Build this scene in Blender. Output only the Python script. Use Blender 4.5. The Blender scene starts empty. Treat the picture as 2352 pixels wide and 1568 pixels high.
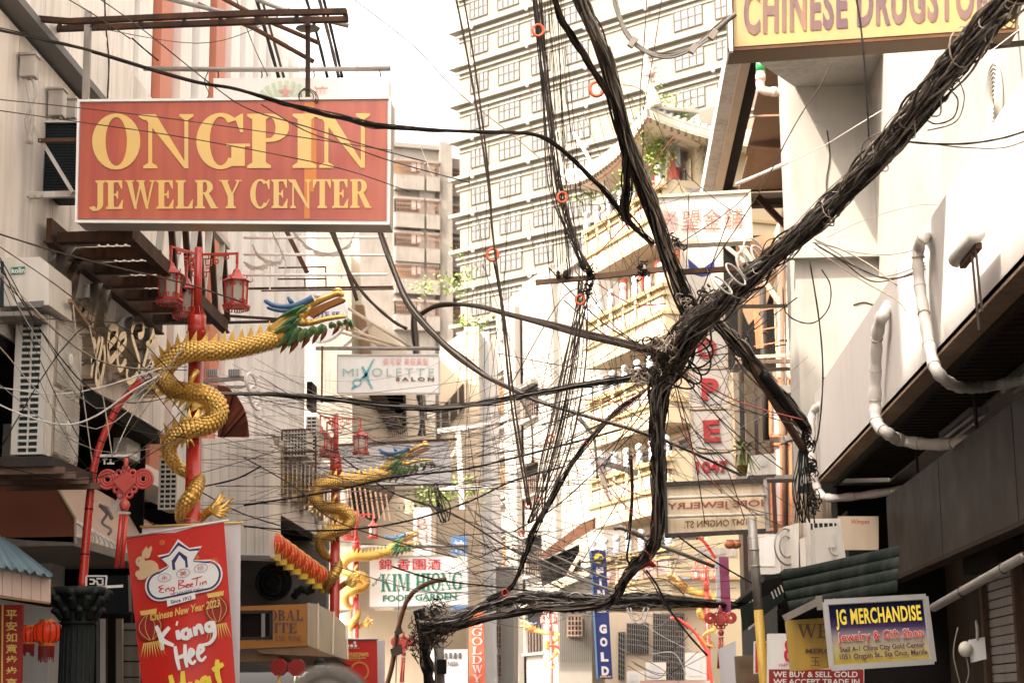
import bpy, math, random
from mathutils import Vector as V, Matrix
PI = math.pi
rnd = random.Random(7)
S = bpy.context.scene
COL = S.collection

# ---------------------------------------------------------------- camera, sky, sun, exposure
FP = 4200.0                                   # focal length in units of a 2352 x 1568 frame
d_ = V((224, -833, -FP)).normalized()         # street direction (+Y) seen in camera space
up = V((-0.021, 1, 0)); u_ = (up - d_*up.dot(d_)).normalized()
x_ = d_.cross(u_)
RC = Matrix((x_, d_, u_))                     # camera -> world rotation
CAM = V((0, 0, 1.6))
cd = bpy.data.cameras.new('camera'); cam = bpy.data.objects.new('camera', cd); COL.objects.link(cam)
cam.matrix_world = Matrix.Translation(CAM) @ RC.to_4x4()
cd.sensor_width = 36; cd.lens = FP/2352*36; cd.clip_start = .1; cd.clip_end = 2000
cd.dof.use_dof = True; cd.dof.focus_distance = 19; cd.dof.aperture_fstop = 4.0
S.camera = cam
w = bpy.data.worlds.new('World'); S.world = w; w.use_nodes = True
nt = w.node_tree; bg = nt.nodes['Background']
sky = nt.nodes.new('ShaderNodeTexSky'); sky.sky_type = 'NISHITA'; sky.sun_disc = False
LD = V((0.55, 0.42, -0.70)).normalized()      # sunlight travels this way
elev = math.asin(-LD.z); az = math.atan2(-LD.x, -LD.y)
sky.sun_elevation = elev; sky.sun_rotation = az
sky.air_density = 1.0; sky.dust_density = 6.0; sky.ozone_density = .6
hs = nt.nodes.new('ShaderNodeHueSaturation'); hs.inputs['Saturation'].default_value = .22
tint = nt.nodes.new('ShaderNodeMix'); tint.data_type = 'RGBA'; tint.blend_type = 'MULTIPLY'
tint.inputs['Factor'].default_value = 1; tint.inputs[7].default_value = (1.0, .915, .83, 1)
nt.links.new(sky.outputs[0], hs.inputs['Color']); nt.links.new(hs.outputs[0], tint.inputs[6])
nt.links.new(tint.outputs[2], bg.inputs['Color'])
bg.inputs['Strength'].default_value = 0.15
sl = bpy.data.lights.new('sun', 'SUN'); so = bpy.data.objects.new('sun', sl); COL.objects.link(so)
sl.energy = 2.0; sl.angle = math.radians(.6); sl.color = (1, .92, .78)
so.rotation_euler = LD.to_track_quat('-Z', 'Y').to_euler()
so.location = (-10, -10, 40)
vs = S.view_settings
vs.view_transform = 'Standard'; vs.look = 'None'; vs.exposure = 2.55; vs.gamma = 1; vs.use_curve_mapping = False
S.cycles.max_bounces = 6; S.cycles.diffuse_bounces = 4; S.cycles.use_denoising = True

# ---------------------------------------------------------------- pixels -> places
def ray(px, py): return RC @ V(((px-1176)/FP, -(py-784)/FP, -1))
def at(px, py, Y):
    r = ray(px, py); return CAM + r*(Y/r.y)
def onX(px, py, X):
    r = ray(px, py); return CAM + r*(X/r.x)
def onZ(px, py, Z):
    r = ray(px, py); return CAM + r*((Z-1.6)/r.z)
def hit(px, py, o, n):
    r = ray(px, py); return CAM + r*((o-CAM).dot(n)/r.dot(n))
def ppm(Y): return FP/Y                        # pixels per metre

# ---------------------------------------------------------------- materials
MT = {}
def mat(name, col, rough=.6, metal=0., var=.12, sc=2.5, dirt=None, streak=0., bump=0., bsc=40., emit=None, tr=0., coat=0.):
    m = bpy.data.materials.new(name); m.use_nodes = True; n = m.node_tree; L = n.links
    b = n.nodes['Principled BSDF']; b.inputs['Roughness'].default_value = rough; b.inputs['Metallic'].default_value = metal
    if coat: b.inputs['Coat Weight'].default_value = coat; b.inputs['Coat Roughness'].default_value = .15
    g = n.nodes.new('ShaderNodeNewGeometry')
    no = n.nodes.new('ShaderNodeTexNoise'); no.inputs['Scale'].default_value = sc; no.inputs['Detail'].default_value = 5
    L.new(g.outputs['Position'], no.inputs['Vector'])
    mx = n.nodes.new('ShaderNodeMix'); mx.data_type = 'RGBA'
    c = V(col)
    mx.inputs[6].default_value = (*(c*(1-var)), 1); mx.inputs[7].default_value = (*[min(1, k) for k in c*(1+var)], 1)
    L.new(no.outputs['Fac'], mx.inputs['Factor'])
    out = mx.outputs[2]
    if dirt is not None and streak > 0:
        mp = n.nodes.new('ShaderNodeMapping'); mp.inputs['Scale'].default_value = (9, 9, .55)
        L.new(g.outputs['Position'], mp.inputs['Vector'])
        n2 = n.nodes.new('ShaderNodeTexNoise'); n2.inputs['Scale'].default_value = 1.0; n2.inputs['Detail'].default_value = 6
        L.new(mp.outputs[0], n2.inputs['Vector'])
        n3 = n.nodes.new('ShaderNodeTexNoise'); n3.inputs['Scale'].default_value = .9; n3.inputs['Detail'].default_value = 3
        L.new(g.outputs['Position'], n3.inputs['Vector'])
        mm = n.nodes.new('ShaderNodeMath'); mm.operation = 'MULTIPLY'
        L.new(n2.outputs['Fac'], mm.inputs[0]); L.new(n3.outputs['Fac'], mm.inputs[1])
        r = n.nodes.new('ShaderNodeMapRange'); r.inputs[1].default_value = .2; r.inputs[2].default_value = .42
        r.inputs[3].default_value = 0; r.inputs[4].default_value = streak
        L.new(mm.outputs[0], r.inputs[0])
        m2 = n.nodes.new('ShaderNodeMix'); m2.data_type = 'RGBA'; m2.inputs[7].default_value = (*dirt, 1)
        L.new(r.outputs[0], m2.inputs['Factor']); L.new(out, m2.inputs[6]); out = m2.outputs[2]
    L.new(out, b.inputs['Base Color'])
    rr = n.nodes.new('ShaderNodeMapRange'); rr.inputs[3].default_value = max(.04, rough-.12); rr.inputs[4].default_value = min(1, rough+.12)
    L.new(no.outputs['Fac'], rr.inputs[0]); L.new(rr.outputs[0], b.inputs['Roughness'])
    if bump:
        nb = n.nodes.new('ShaderNodeTexNoise'); nb.inputs['Scale'].default_value = bsc; nb.inputs['Detail'].default_value = 4
        L.new(g.outputs['Position'], nb.inputs['Vector'])
        bp = n.nodes.new('ShaderNodeBump'); bp.inputs['Strength'].default_value = bump; bp.inputs['Distance'].default_value = .02
        L.new(nb.outputs['Fac'], bp.inputs['Height']); L.new(bp.outputs[0], b.inputs['Normal'])
    if max(col) < .13: b.inputs['Specular IOR Level'].default_value = .12 if rough > .48 else .3
    if emit:
        b.inputs['Emission Color'].default_value = (*emit[:3], 1); b.inputs['Emission Strength'].default_value = emit[3]
    if tr: b.inputs['Transmission Weight'].default_value = tr
    MT[name] = m
    return m
RUST = (.16, .07, .035); GRIME = (.10, .085, .07)
mat('panel', (.80, .735, .675), .45, 0, .06, 1.2, GRIME, .35)
mat('panel_white', (.82, .78, .74), .5, 0, .05, 1.0, GRIME, .18)
mat('panel_grey', (.58, .565, .56), .5, 0, .06, 1.0, GRIME, .2)
mat('soffit_grey', (.16, .155, .15), .7, 0, .15)
mat('orange_paint', (.56, .19, .11), .55, 0, .08, 2, GRIME, .2)
mat('brown_steel', (0.0464, 0.028, 0.0216), .65, .3, .3, 9, RUST, .5, .2)
mat('rust_steel', (.12, .058, .034), .8, .2, .35, 8, (.05, .04, .035), .6, .3)
mat('dark_steel', (.045, .042, .042), .6, .3, .3, 6, RUST, .35, .2)
mat('grey_steel', (.30, .28, .26), .5, .4, .2, 6, RUST, .35)
mat('white_steel', (.52, .49, .45), .5, 0, .1, 5, RUST, .5)
mat('white_paint', (.74, .71, .67), .55, 0, .05, 2, GRIME, .22)
mat('ac_white', (.66, .62, .56), .42, 0, .05, 3, GRIME, .22)
mat('ac_dark', (.035, .05, .055), .5, .3, .2)
mat('fan_grille', (.30, .26, .21), .5, .3, .12, 6)
mat('sign_red', (0.3542, 0.057, 0.0386), .38, 0, .07, 1.4, (.62, .17, .05), .35, coat=.3)
mat('sign_yellow', (.66, .46, .17), .4, 0, .05, 1.6, (.85, .45, .03), .3)
mat('alu', (.42, .41, .40), .35, .7, .1, 6)
mat('chrome', (.60, .54, .46), .2, .9, .06, 4)
mat('light_white', (.80, .78, .76), .45, 0, .04, 2, (.45, .36, .25), .15)
mat('red_paint', (.52, .035, .022), .3, 0, .1, 5, (.30, .02, .02), .25, coat=.5)
mat('red_faded', (.56, .085, .07), .4, 0, .1, 5, (.36, .05, .05), .2)
mat('gold', (.88, .57, .16), .30, .5, .14, 7, (.36, .17, .02), .3)
mat('gold_deep', (.52, .25, .03), .4, .4, .15, 9)
mat('lip', (0.2415, 0.1512, 0.0903), .8, 0, .2, 2, (.07, .045, .025), .6)
mat('sign_stain', (.58, .19, .035), .4, 0, .15, 6)
mat('gold_dark', (.30, .115, .02), .45, .1, .2, 8)
mat('horn_blue', (.075, .17, .36), .35, 0, .15, 10)
mat('mane_green', (.02, .17, .10), .45, 0, .5, 30, (.34, .36, .09), .6)
mat('mane_pale', (.22, .31, .12), .5, 0, .35, 30, (.02, .2, .1), .5)
mat('tooth', (.75, .72, .65), .35)
mat('frost_glass', (.55, .52, .45), .35, 0, .06, 8, tr=.15)
mat('banner_red', (.60, .022, .012), .38, 0, .06, 2, coat=.25)
mat('banner_white', (0.672, 0.6552, 0.672), .5, 0, .03)
mat('print_white', (.84, .82, .80), .5, 0, .03)
mat('print_gold', (.80, .52, .14), .4, 0, .1, 12)
mat('print_yellow', (.86, .66, .06), .45, 0, .08, 10)
mat('print_orange', (.74, .24, .05), .45, 0, .15, 10)
mat('print_navy', (.03, .025, .13), .5)
mat('print_red', (.55, .02, .03), .45)
mat('print_darkred', (.30, .015, .012), .45, 0, .2, 8)
mat('print_pink', (.66, .30, .28), .5, 0, .1)
mat('print_green', (.01, .17, .11), .5)
mat('print_mint', (.50, .62, .44), .5)
mat('print_teal', (.12, .40, .46), .5, 0, .12)
mat('print_tealpale', (.36, .48, .47), .5)
mat('print_brown', (.15, .075, .05), .5)
mat('print_mauve', (.115, .072, .085), .5, 0, .06, 3, (.70, .43, .1), .18)
mat('print_cream', (.76, .68, .52), .5)
mat('print_purple', (.09, .045, .09), .5)
mat('cream_fur', (.72, .52, .30), .7, 0, .15, 12)
mat('hotel_wall', (.150, .132, .102), .7, 0, .04, .3)
mat('hotel_trim', (.185, .168, .138), .7, 0, .04, .3, GRIME, .12)
mat('hotel_glass', (.118, .112, .104), .2, 0, .06, 1, coat=.5)
mat('hotel_frame', (.095, .087, .077), .5)
mat('concrete', (0.257, 0.2285, 0.1999), .85, 0, .12, .5, (.14, .12, .10), .55, .2, 8)
mat('concrete_dark', (.27, .235, .195), .9, 0, .25, 1.2, (.09, .075, .06), .6, .3, 10)
mat('grill_rust', (.30, .20, .15), .7, .2, .2)
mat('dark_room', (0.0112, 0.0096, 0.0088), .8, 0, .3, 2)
mat('cream_wall', (0.54, 0.45, 0.333), .75, 0, .05, .8, GRIME, .14)
mat('tan_wall', (0.5208, 0.42, 0.3108), .75, 0, .06, .8, GRIME, .14)
mat('white_wall', (.215, .195, .168), .8, 0, .06, .7, (.28, .24, .2), .32, .12, 6)
mat('bright_wall', (.315, .295, .265), .7, 0, .10, .7, (.17, .148, .125), .45, .1, 5)
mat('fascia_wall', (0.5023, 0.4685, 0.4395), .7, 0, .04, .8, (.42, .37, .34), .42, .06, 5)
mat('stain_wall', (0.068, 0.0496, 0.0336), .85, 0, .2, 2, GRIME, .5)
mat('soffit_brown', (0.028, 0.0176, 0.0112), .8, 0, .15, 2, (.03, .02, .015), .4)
mat('ply', (0.252, 0.147, 0.0798), .75, 0, .14, 1.6, (.22, .11, .05), .5)
mat('yellow_wall', (.33, .268, .175), .7, 0, .06, .6, (.42, .26, .1), .16)
mat('yellow_trim', (.29, .205, .095), .6, 0, .08, .8)
mat('pink_panel', (0.378, 0.2331, 0.2079), .65, 0, .06, 1)
mat('red_column', (.50, .10, .06), .5, 0, .1)
mat('tile_grey', (.30, .31, .31), .6, 0, .25, 3)
mat('tile_cream', (0.4234, 0.3881, 0.3058), .6, 0, .1, 3)
mat('roof_red', (.56, .25, .18), .7, 0, .12, 3)
mat('grey_carve', (.24, .235, .23), .7, 0, .3, 8)
mat('globe', (0.4704, 0.4704, 0.4771), .2, 0, .02, coat=.6)
mat('post_blue', (.60, .62, .70), .3, 0, .3, 14)
mat('leaf_a', (.13, .19, .035), .55, 0, .3, 9)
mat('leaf_b', (.22, .27, .06), .55, 0, .3, 9)
mat('trunk', (.16, .11, .07), .85, 0, .2, 9)
mat('cable_black', (0.0144, 0.0136, 0.0136), .5, 0, .35, 25)
mat('cable_dark', (.062, .046, .036), .6, 0, .35, 25)
mat('cable_grey', (0.2125, 0.1938, 0.175), .6, 0, .3, 25)
mat('cable_tan', (.36, .30, .24), .6, 0, .25, 25)
mat('cable_red', (.34, .055, .04), .55, 0, .2, 25)
mat('cable_white', (.62, .58, .54), .5, 0, .15, 20)
mat('ring_orange', (.72, .10, .03), .45)
mat('wood_old', (.17, .10, .065), .85, 0, .3, 10, (.06, .04, .03), .5, .3, 30)
mat('pvc', (0.5544, 0.42, 0.336), .5, 0, .08, 4, GRIME, .2)
mat('pvc_green', (.02, .25, .06), .4)
mat('wrap_white', (0.6048, 0.5712, 0.5292), .5, 0, .08, 8, (.36, .30, .25), .35, .3, 18)
mat('drug_yellow', (.30, .215, .092), .45, 0, .05, 1.2, (.74, .36, .06), .3)
mat('drug_under', (0.1478, 0.0974, 0.0538), .7, 0, .2, 3, (.18, .09, .04), .5)
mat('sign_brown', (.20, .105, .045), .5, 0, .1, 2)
mat('elite_orange', (.42, .17, .03), .5, 0, .1, 1.4)
mat('dark_board', (0.014, 0.0085, 0.0055), .55, 0, .18, 2, (.045, .028, .018), .4)
mat('hope_box', (0.525, 0.4935, 0.4567), .45, 0, .04, 2, (.3, .24, .17), .2)
mat('hope_panel', (0.7245, 0.5951, 0.414), .5, 0, .08, 2.5, (.20, .13, .07), .5)  # backlight through the sheet is put into this opaque pale colour
mat('hope_letter', (.34, .10, .07), .5)
mat('hope_red', (.36, .012, .014), .35)
mat('blue_sign', (.018, .03, .16), .4, 0, .06)
mat('sky_sign', (.12, .25, .50), .5, 0, .1)
mat('orange_sign', (.70, .15, .075), .5, 0, .08)
mat('pink_sign', (.34, .07, .17), .45, 0, .08)
mat('pole_yellow', (0.495, 0.308, 0.0385), .5, 0, .12, 6, GRIME, .3)
mat('orange_frame', (.62, .22, .10), .55, 0, .12)
mat('window_blue', (.30, .36, .38), .25, 0, .2, 2, coat=.5)
mat('awning_brown', (.26, .085, .05), .8, 0, .1, 2)
mat('awning_pink', (.58, .42, .34), .75, 0, .08, 3, (.40, .25, .2), .3)
mat('corrugated', (.20, .29, .33), .4, .3, .18, 3, RUST, .25)
mat('corrugated_green', (0.008, 0.0125, 0.010), .6, 0, .3, 4, (.05, .055, .05), .5)
mat('stone_dark', (0.0112, 0.0136, 0.0128), .55, 0, .3, 6, (.1, .1, .09), .3, .4, 30)
mat('lantern_red', (.52, .045, .018), .5, 0, .1, 8, emit=(.7, .05, .01, .03))
mat('lantern_lit', (.22, .012, .004), .4, 0, .3, 18, emit=(1, .06, .008, .05))
mat('tassel_yellow', (.72, .50, .06), .7, 0, .2, 30)
mat('asphalt', (.05, .05, .05), .9, 0, .2, 2, bump=.2)
mat('pavement', (.22, .20, .18), .9, 0, .15, 2)
mat('skin', (.33, .17, .11), .55, 0, .06, 12)
mat('hair_grey', (.085, .075, .065), .7, 0, .3, 60, bump=.4, bsc=200)
mat('cloth_dark', (.06, .06, .08), .85, 0, .15, 8)
mat('bulb', (.78, .76, .7), .3)
mat('rag', (.62, .58, .52), .8, 0, .1, 5)
mat('mesh_dark', (0.016, 0.0224, 0.024), .6, .2, .5, 60)
mat('teal_tarp', (.30, .52, .46), .6)
def noisemix(name, c1, c2, axis_scale, lo=.4, hi=.6, rough=.5):
    pass
# vertical gradient print (the merchandise sign is navy at the top and yellow at the foot: its own printed colour)
def gradprint(name, stops, z0, z1):
    m = bpy.data.materials.new(name); m.use_nodes = True; n = m.node_tree; L = n.links
    b = n.nodes['Principled BSDF']; b.inputs['Roughness'].default_value = .5; b.inputs['Specular IOR Level'].default_value = .1
    g = n.nodes.new('ShaderNodeNewGeometry'); sp = n.nodes.new('ShaderNodeSeparateXYZ'); L.new(g.outputs['Position'], sp.inputs[0])
    r = n.nodes.new('ShaderNodeMapRange'); r.inputs[1].default_value = z0; r.inputs[2].default_value = z1; L.new(sp.outputs[2], r.inputs[0])
    cr = n.nodes.new('ShaderNodeValToRGB'); e = cr.color_ramp.elements
    while len(e) < len(stops): e.new(.5)
    for k, (p, c) in enumerate(stops): e[k].position = p; e[k].color = (*c, 1)
    L.new(r.outputs[0], cr.inputs[0]); L.new(cr.outputs[0], b.inputs['Base Color']); MT[name] = m

# ---------------------------------------------------------------- meshes
ORG = {}
class M:
    def __init__(s): s.v = []; s.f = []; s.m = []
    def add(s, vs, fs, mi=0):
        b = len(s.v); s.v += [tuple(p) for p in vs]; s.f += [tuple(b+i for i in q) for q in fs]; s.m += [mi]*len(fs); return s
    def poly(s, pts, mi=0): return s.add(pts, [range(len(pts))], mi)
    def prism(s, pts, off, mi=0):
        n = len(pts); pts = [V(p) for p in pts]; off = V(off)
        fs = [tuple(range(n)), tuple(range(2*n-1, n-1, -1))] + [(i, n+i, n+(i+1) % n, (i+1) % n) for i in range(n)]
        return s.add(pts+[p+off for p in pts], fs, mi)
    def box(s, c, d, mi=0, R=None):
        c = V(c); hx, hy, hz = d[0]/2, d[1]/2, d[2]/2
        vs = [V((x, y, z)) for z in (-hz, hz) for x, y in ((-hx, -hy), (hx, -hy), (hx, hy), (-hx, hy))]
        if R is not None: vs = [R @ p for p in vs]
        return s.add([c+p for p in vs], [(3, 2, 1, 0), (4, 5, 6, 7), (0, 1, 5, 4), (1, 2, 6, 5), (2, 3, 7, 6), (3, 0, 4, 7)], mi)
    def bx(s, a, b, mi=0):
        a = V(a); b = V(b); return s.box((a+b)/2, [abs(k) for k in (b-a)], mi)
    def bar(s, a, b, wd, h=None, mi=0, upv=V((0, 0, 1))):
        a = V(a); b = V(b); t = (b-a).normalized(); h = h or wd
        if abs(t.dot(upv)) > .98: upv = V((0, 1, 0))
        x = t.cross(upv).normalized()*wd/2; y = x.cross(t).normalized()*h/2
        q = [x+y, x-y, -x-y, -x+y]
        return s.add([a+k for k in q]+[b+k for k in q], [(0, 1, 2, 3), (7, 6, 5, 4)]+[(i, 4+i, 4+(i+1) % 4, (i+1) % 4) for i in range(4)], mi)
    def loft(s, pts, ra, rb=None, n=8, mi=0, upv=V((0, 0, 1)), cap=True, a0=0.):
        pts = [V(p) for p in pts]; k = len(pts); ra = ra if hasattr(ra, '__len__') else [ra]*k
        rb = ra if rb is None else (rb if hasattr(rb, '__len__') else [rb]*k)
        vs = []; x = None
        for i, p in enumerate(pts):
            t = (pts[min(i+1, k-1)]-pts[max(i-1, 0)])
            t = t.normalized() if t.length > 1e-9 else V((0, 0, 1))
            if x is None:
                x = upv.cross(t)
                if x.length < .05: x = V((1, 0, 0)).cross(t)
            else: x = x-t*x.dot(t)
            x.normalize(); y = t.cross(x)
            for j in range(n):
                a = a0+2*PI*j/n; vs.append(p+x*math.cos(a)*ra[i]+y*math.sin(a)*rb[i])
        fs = [(i*n+j, i*n+(j+1) % n, (i+1)*n+(j+1) % n, (i+1)*n+j) for i in range(k-1) for j in range(n)]
        if cap: fs += [tuple(range(n-1, -1, -1)), tuple((k-1)*n+j for j in range(n))]
        return s.add(vs, fs, mi)
    def tube(s, pts, r, n=6, mi=0, cap=True): return s.loft(pts, r, None, n, mi, cap=cap)
    def ball(s, c, r, n=10, k=7, mi=0, sc=(1, 1, 1)):
        c = V(c); vs = [c+V((0, 0, r*sc[2]))]
        for i in range(1, k):
            a = PI*i/k
            for j in range(n):
                b = 2*PI*j/n; vs.append(c+V((r*sc[0]*math.sin(a)*math.cos(b), r*sc[1]*math.sin(a)*math.sin(b), r*sc[2]*math.cos(a))))
        vs.append(c-V((0, 0, r*sc[2])))
        fs = [(0, 1+j, 1+(j+1) % n) for j in range(n)]
        fs += [(1+i*n+j, 1+(i+1)*n+j, 1+(i+1)*n+(j+1) % n, 1+i*n+(j+1) % n) for i in range(k-2) for j in range(n)]
        e = len(vs)-1; fs += [(e, 1+(k-2)*n+(j+1) % n, 1+(k-2)*n+j) for j in range(n)]
        return s.add(vs, fs, mi)
    def lathe(s, prof, base, n=12, mi=0, a0=0.):
        base = V(base); vs = []
        for r, z in prof:
            for j in range(n):
                a = a0+2*PI*j/n; vs.append(base+V((r*math.cos(a), r*math.sin(a), z)))
        k = len(prof)
        fs = [(i*n+j, i*n+(j+1) % n, (i+1)*n+(j+1) % n, (i+1)*n+j) for i in range(k-1) for j in range(n)]
        fs += [tuple(range(n-1, -1, -1)), tuple((k-1)*n+j for j in range(n))]
        return s.add(vs, fs, mi)
    def cone(s, a, b, r, n=6, mi=0, flat=1., side=None):
        a = V(a); b = V(b); t = (b-a).normalized(); x = (side or V((0, 1, 0))); x = x-t*x.dot(t)
        if x.length < .01: x = V((1, 0, 0))-t*t.x
        x.normalize(); y = t.cross(x)
        vs = [a+x*math.cos(2*PI*j/n)*r*flat+y*math.sin(2*PI*j/n)*r for j in range(n)]+[b]
        return s.add(vs, [(j, (j+1) % n, n) for j in range(n)]+[tuple(range(n-1, -1, -1))], mi)
    def ring(s, c, R, r, ax=V((0, 1, 0)), n=16, k=6, mi=0, sc=1.):
        c = V(c); x = ax.orthogonal().normalized(); 
        if abs(ax.y) > .9: x = V((1, 0, 0))
        y = ax.cross(x)
        vs = []
        for i in range(n):
            a = 2*PI*i/n; o = x*math.cos(a)+y*math.sin(a)*sc
            for j in range(k):
                b = 2*PI*j/k; vs.append(c+o*R+o.normalized()*r*math.cos(b)+ax*r*math.sin(b))
        fs = [(i*k+j, i*k+(j+1) % k, ((i+1) % n)*k+(j+1) % k, ((i+1) % n)*k+j) for i in range(n) for j in range(k)]
        return s.add(vs, fs, mi)
    def build(s, name, mats, parent=None, smooth=False, **tags):
        me = bpy.data.meshes.new(name)
        o = bpy.data.objects.new(name, me); COL.objects.link(o)
        off = V((0, 0, 0))
        if parent is not None:
            o.parent = parent; off = ORG.get(parent.name, V((0, 0, 0))); ORG[o.name] = off
        me.from_pydata([(p[0]-off.x, p[1]-off.y, p[2]-off.z) for p in s.v], [], s.f)
        for k in ([mats] if isinstance(mats, str) else mats): me.materials.append(MT[k])
        me.polygons.foreach_set('material_index', s.m)
        if smooth: me.polygons.foreach_set('use_smooth', [True]*len(s.f))
        me.update()
        for k, q in tags.items(): o[k] = q
        return o
def tag(o, label, cat, group=None, kind=None):
    o['label'] = label; o['category'] = cat
    if group: o['group'] = group
    if kind: o['kind'] = kind
    return o
def thing(name, label, cat, loc=(0, 0, 0), group=None):
    o = bpy.data.objects.new(name, None); COL.objects.link(o); o.location = loc; o.empty_display_size = .2
    ORG[o.name] = V(loc); return tag(o, label, cat, group)
def kids(o): return [c for c in COL.objects if c.parent is o]
def dup(o, parent=None, label=None, loc=None, scale=None, rz=None, ch=None):
    if ch is None:
        ch = {}
        for c in COL.objects:
            if c.parent: ch.setdefault(c.parent.name, []).append(c)
    c = o.copy(); COL.objects.link(c); c.parent = parent
    if label: c['label'] = label
    if loc is not None: c.location = loc
    if scale is not None: c.scale = scale
    if rz is not None: c.rotation_euler = (0, 0, rz)
    for k in ch.get(o.name, []): dup(k, c, ch=ch)
    return c
def part(name, m, mats, parent, smooth=False, **t): return m.build(name, mats, parent, smooth, **t)
def share(name, src, parent, loc=(0, 0, 0), rot=None, scale=None):
    o = bpy.data.objects.new(name, src.data if hasattr(src, 'data') else src); COL.objects.link(o); o.parent = parent; o.location = loc
    if rot is not None: o.rotation_euler = rot
    if scale is not None: o.scale = scale
    return o
def struct(o): o['kind'] = 'structure'; return o

class Plane:                                    # a facade: s along u, z up, d out along n
    def __init__(s, o, u, n=None):
        s.o = V(o); s.u = V(u).normalized(); s.n = V(n).normalized() if n is not None else s.u.cross(V((0, 0, 1)))
        if s.n.dot(CAM-s.o) < 0: s.n = -s.n
    def p(s, a, z, d=0.): return V((s.o.x, s.o.y, 0))+s.u*a+s.n*d+V((0, 0, z))
    def at(s, px, py):
        h = hit(px, py, s.o, s.n); q = h-s.o; return q.dot(s.u), h.z
    def box(s, m, a0, a1, z0, z1, d0, d1, mi=0):
        return m.prism([s.p(a0, z0, d1), s.p(a1, z0, d1), s.p(a1, z1, d1), s.p(a0, z1, d1)], s.n*(d0-d1), mi)
def crom(pts, n=6):
    pts = [V(p) for p in pts]; out = []
    for i in range(len(pts)-1):
        a, b, c, d = pts[max(i-1, 0)], pts[i], pts[i+1], pts[min(i+2, len(pts)-1)]
        for k in range(n):
            t = k/n; out.append(.5*((2*b)+(c-a)*t+(2*a-5*b+4*c-d)*t*t+(3*b-a-3*c+d)*t**3))
    return out+[pts[-1]]
def interp(vals, n):
    return [vals[min(int(i/(n-1)*(len(vals)-1)), len(vals)-2)]*(1-f)+vals[min(int(i/(n-1)*(len(vals)-1)), len(vals)-2)+1]*f
            for i in range(n) for f in [i/(n-1)*(len(vals)-1)-min(int(i/(n-1)*(len(vals)-1)), len(vals)-2)]]

# ---------------------------------------------------------------- lettering
def frame_of(q):                                # q = TL, TR, BR, BL in space -> map (u,v) in [0,1]
    a, b, c, d = [V(k) for k in q]
    nrm = (b-a).cross(d-a).normalized()
    if nrm.dot(CAM-a) < 0: nrm = -nrm
    return (lambda u, v: (d*(1-u)+c*u)*(1-v)+(a*(1-u)+b*u)*v), nrm
def text(m, body, q, mi=0, lift=.006, bold=0., shear=0., depth=.004, space=1., res=3):
    cu = bpy.data.curves.new('t', 'FONT'); cu.body = body; cu.resolution_u = res; cu.offset = bold; cu.shear = shear; cu.space_character = space
    o = bpy.data.objects.new('t', cu); me = o.to_mesh()
    xs = [v.co.x for v in me.vertices]; ys = [v.co.y for v in me.vertices]
    x0, x1, y0, y1 = min(xs), max(xs), min(ys), max(ys); f, nr = frame_of(q)
    m.add([f((v.co.x-x0)/(x1-x0), (v.co.y-y0)/(y1-y0))+nr*lift for v in me.vertices], [tuple(p.vertices) for p in me.polygons], mi)
    o.to_mesh_clear(); bpy.data.objects.remove(o); bpy.data.curves.remove(cu)
def pq(x0, y0, x1, y1, Y, sl=0., sx=0.):        # upright pixel rectangle at depth Y; sl = rise of right end, sx = shift of the foot
    return [at(x0, y0, Y), at(x1, y0-sl, Y), at(x1+sx, y1-sl, Y), at(x0+sx, y1, Y)]
def pq4(c, Y): return [at(x, y, Y) for x, y in c]
def arc(cx, cy, ro, so, ri, si, a0, a1, n=20):
    out = []
    for i in range(n):
        t0 = math.radians(a0+(a1-a0)*i/n); t1 = math.radians(a0+(a1-a0)*(i+1)/n)
        out.append([(cx+ro*math.cos(t0), cy+so*math.sin(t0)), (cx+ro*math.cos(t1), cy+so*math.sin(t1)),
                    (cx+ri*math.cos(t1), cy+si*math.sin(t1)), (cx+ri*math.cos(t0), cy+si*math.sin(t0))])
    return out
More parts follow.
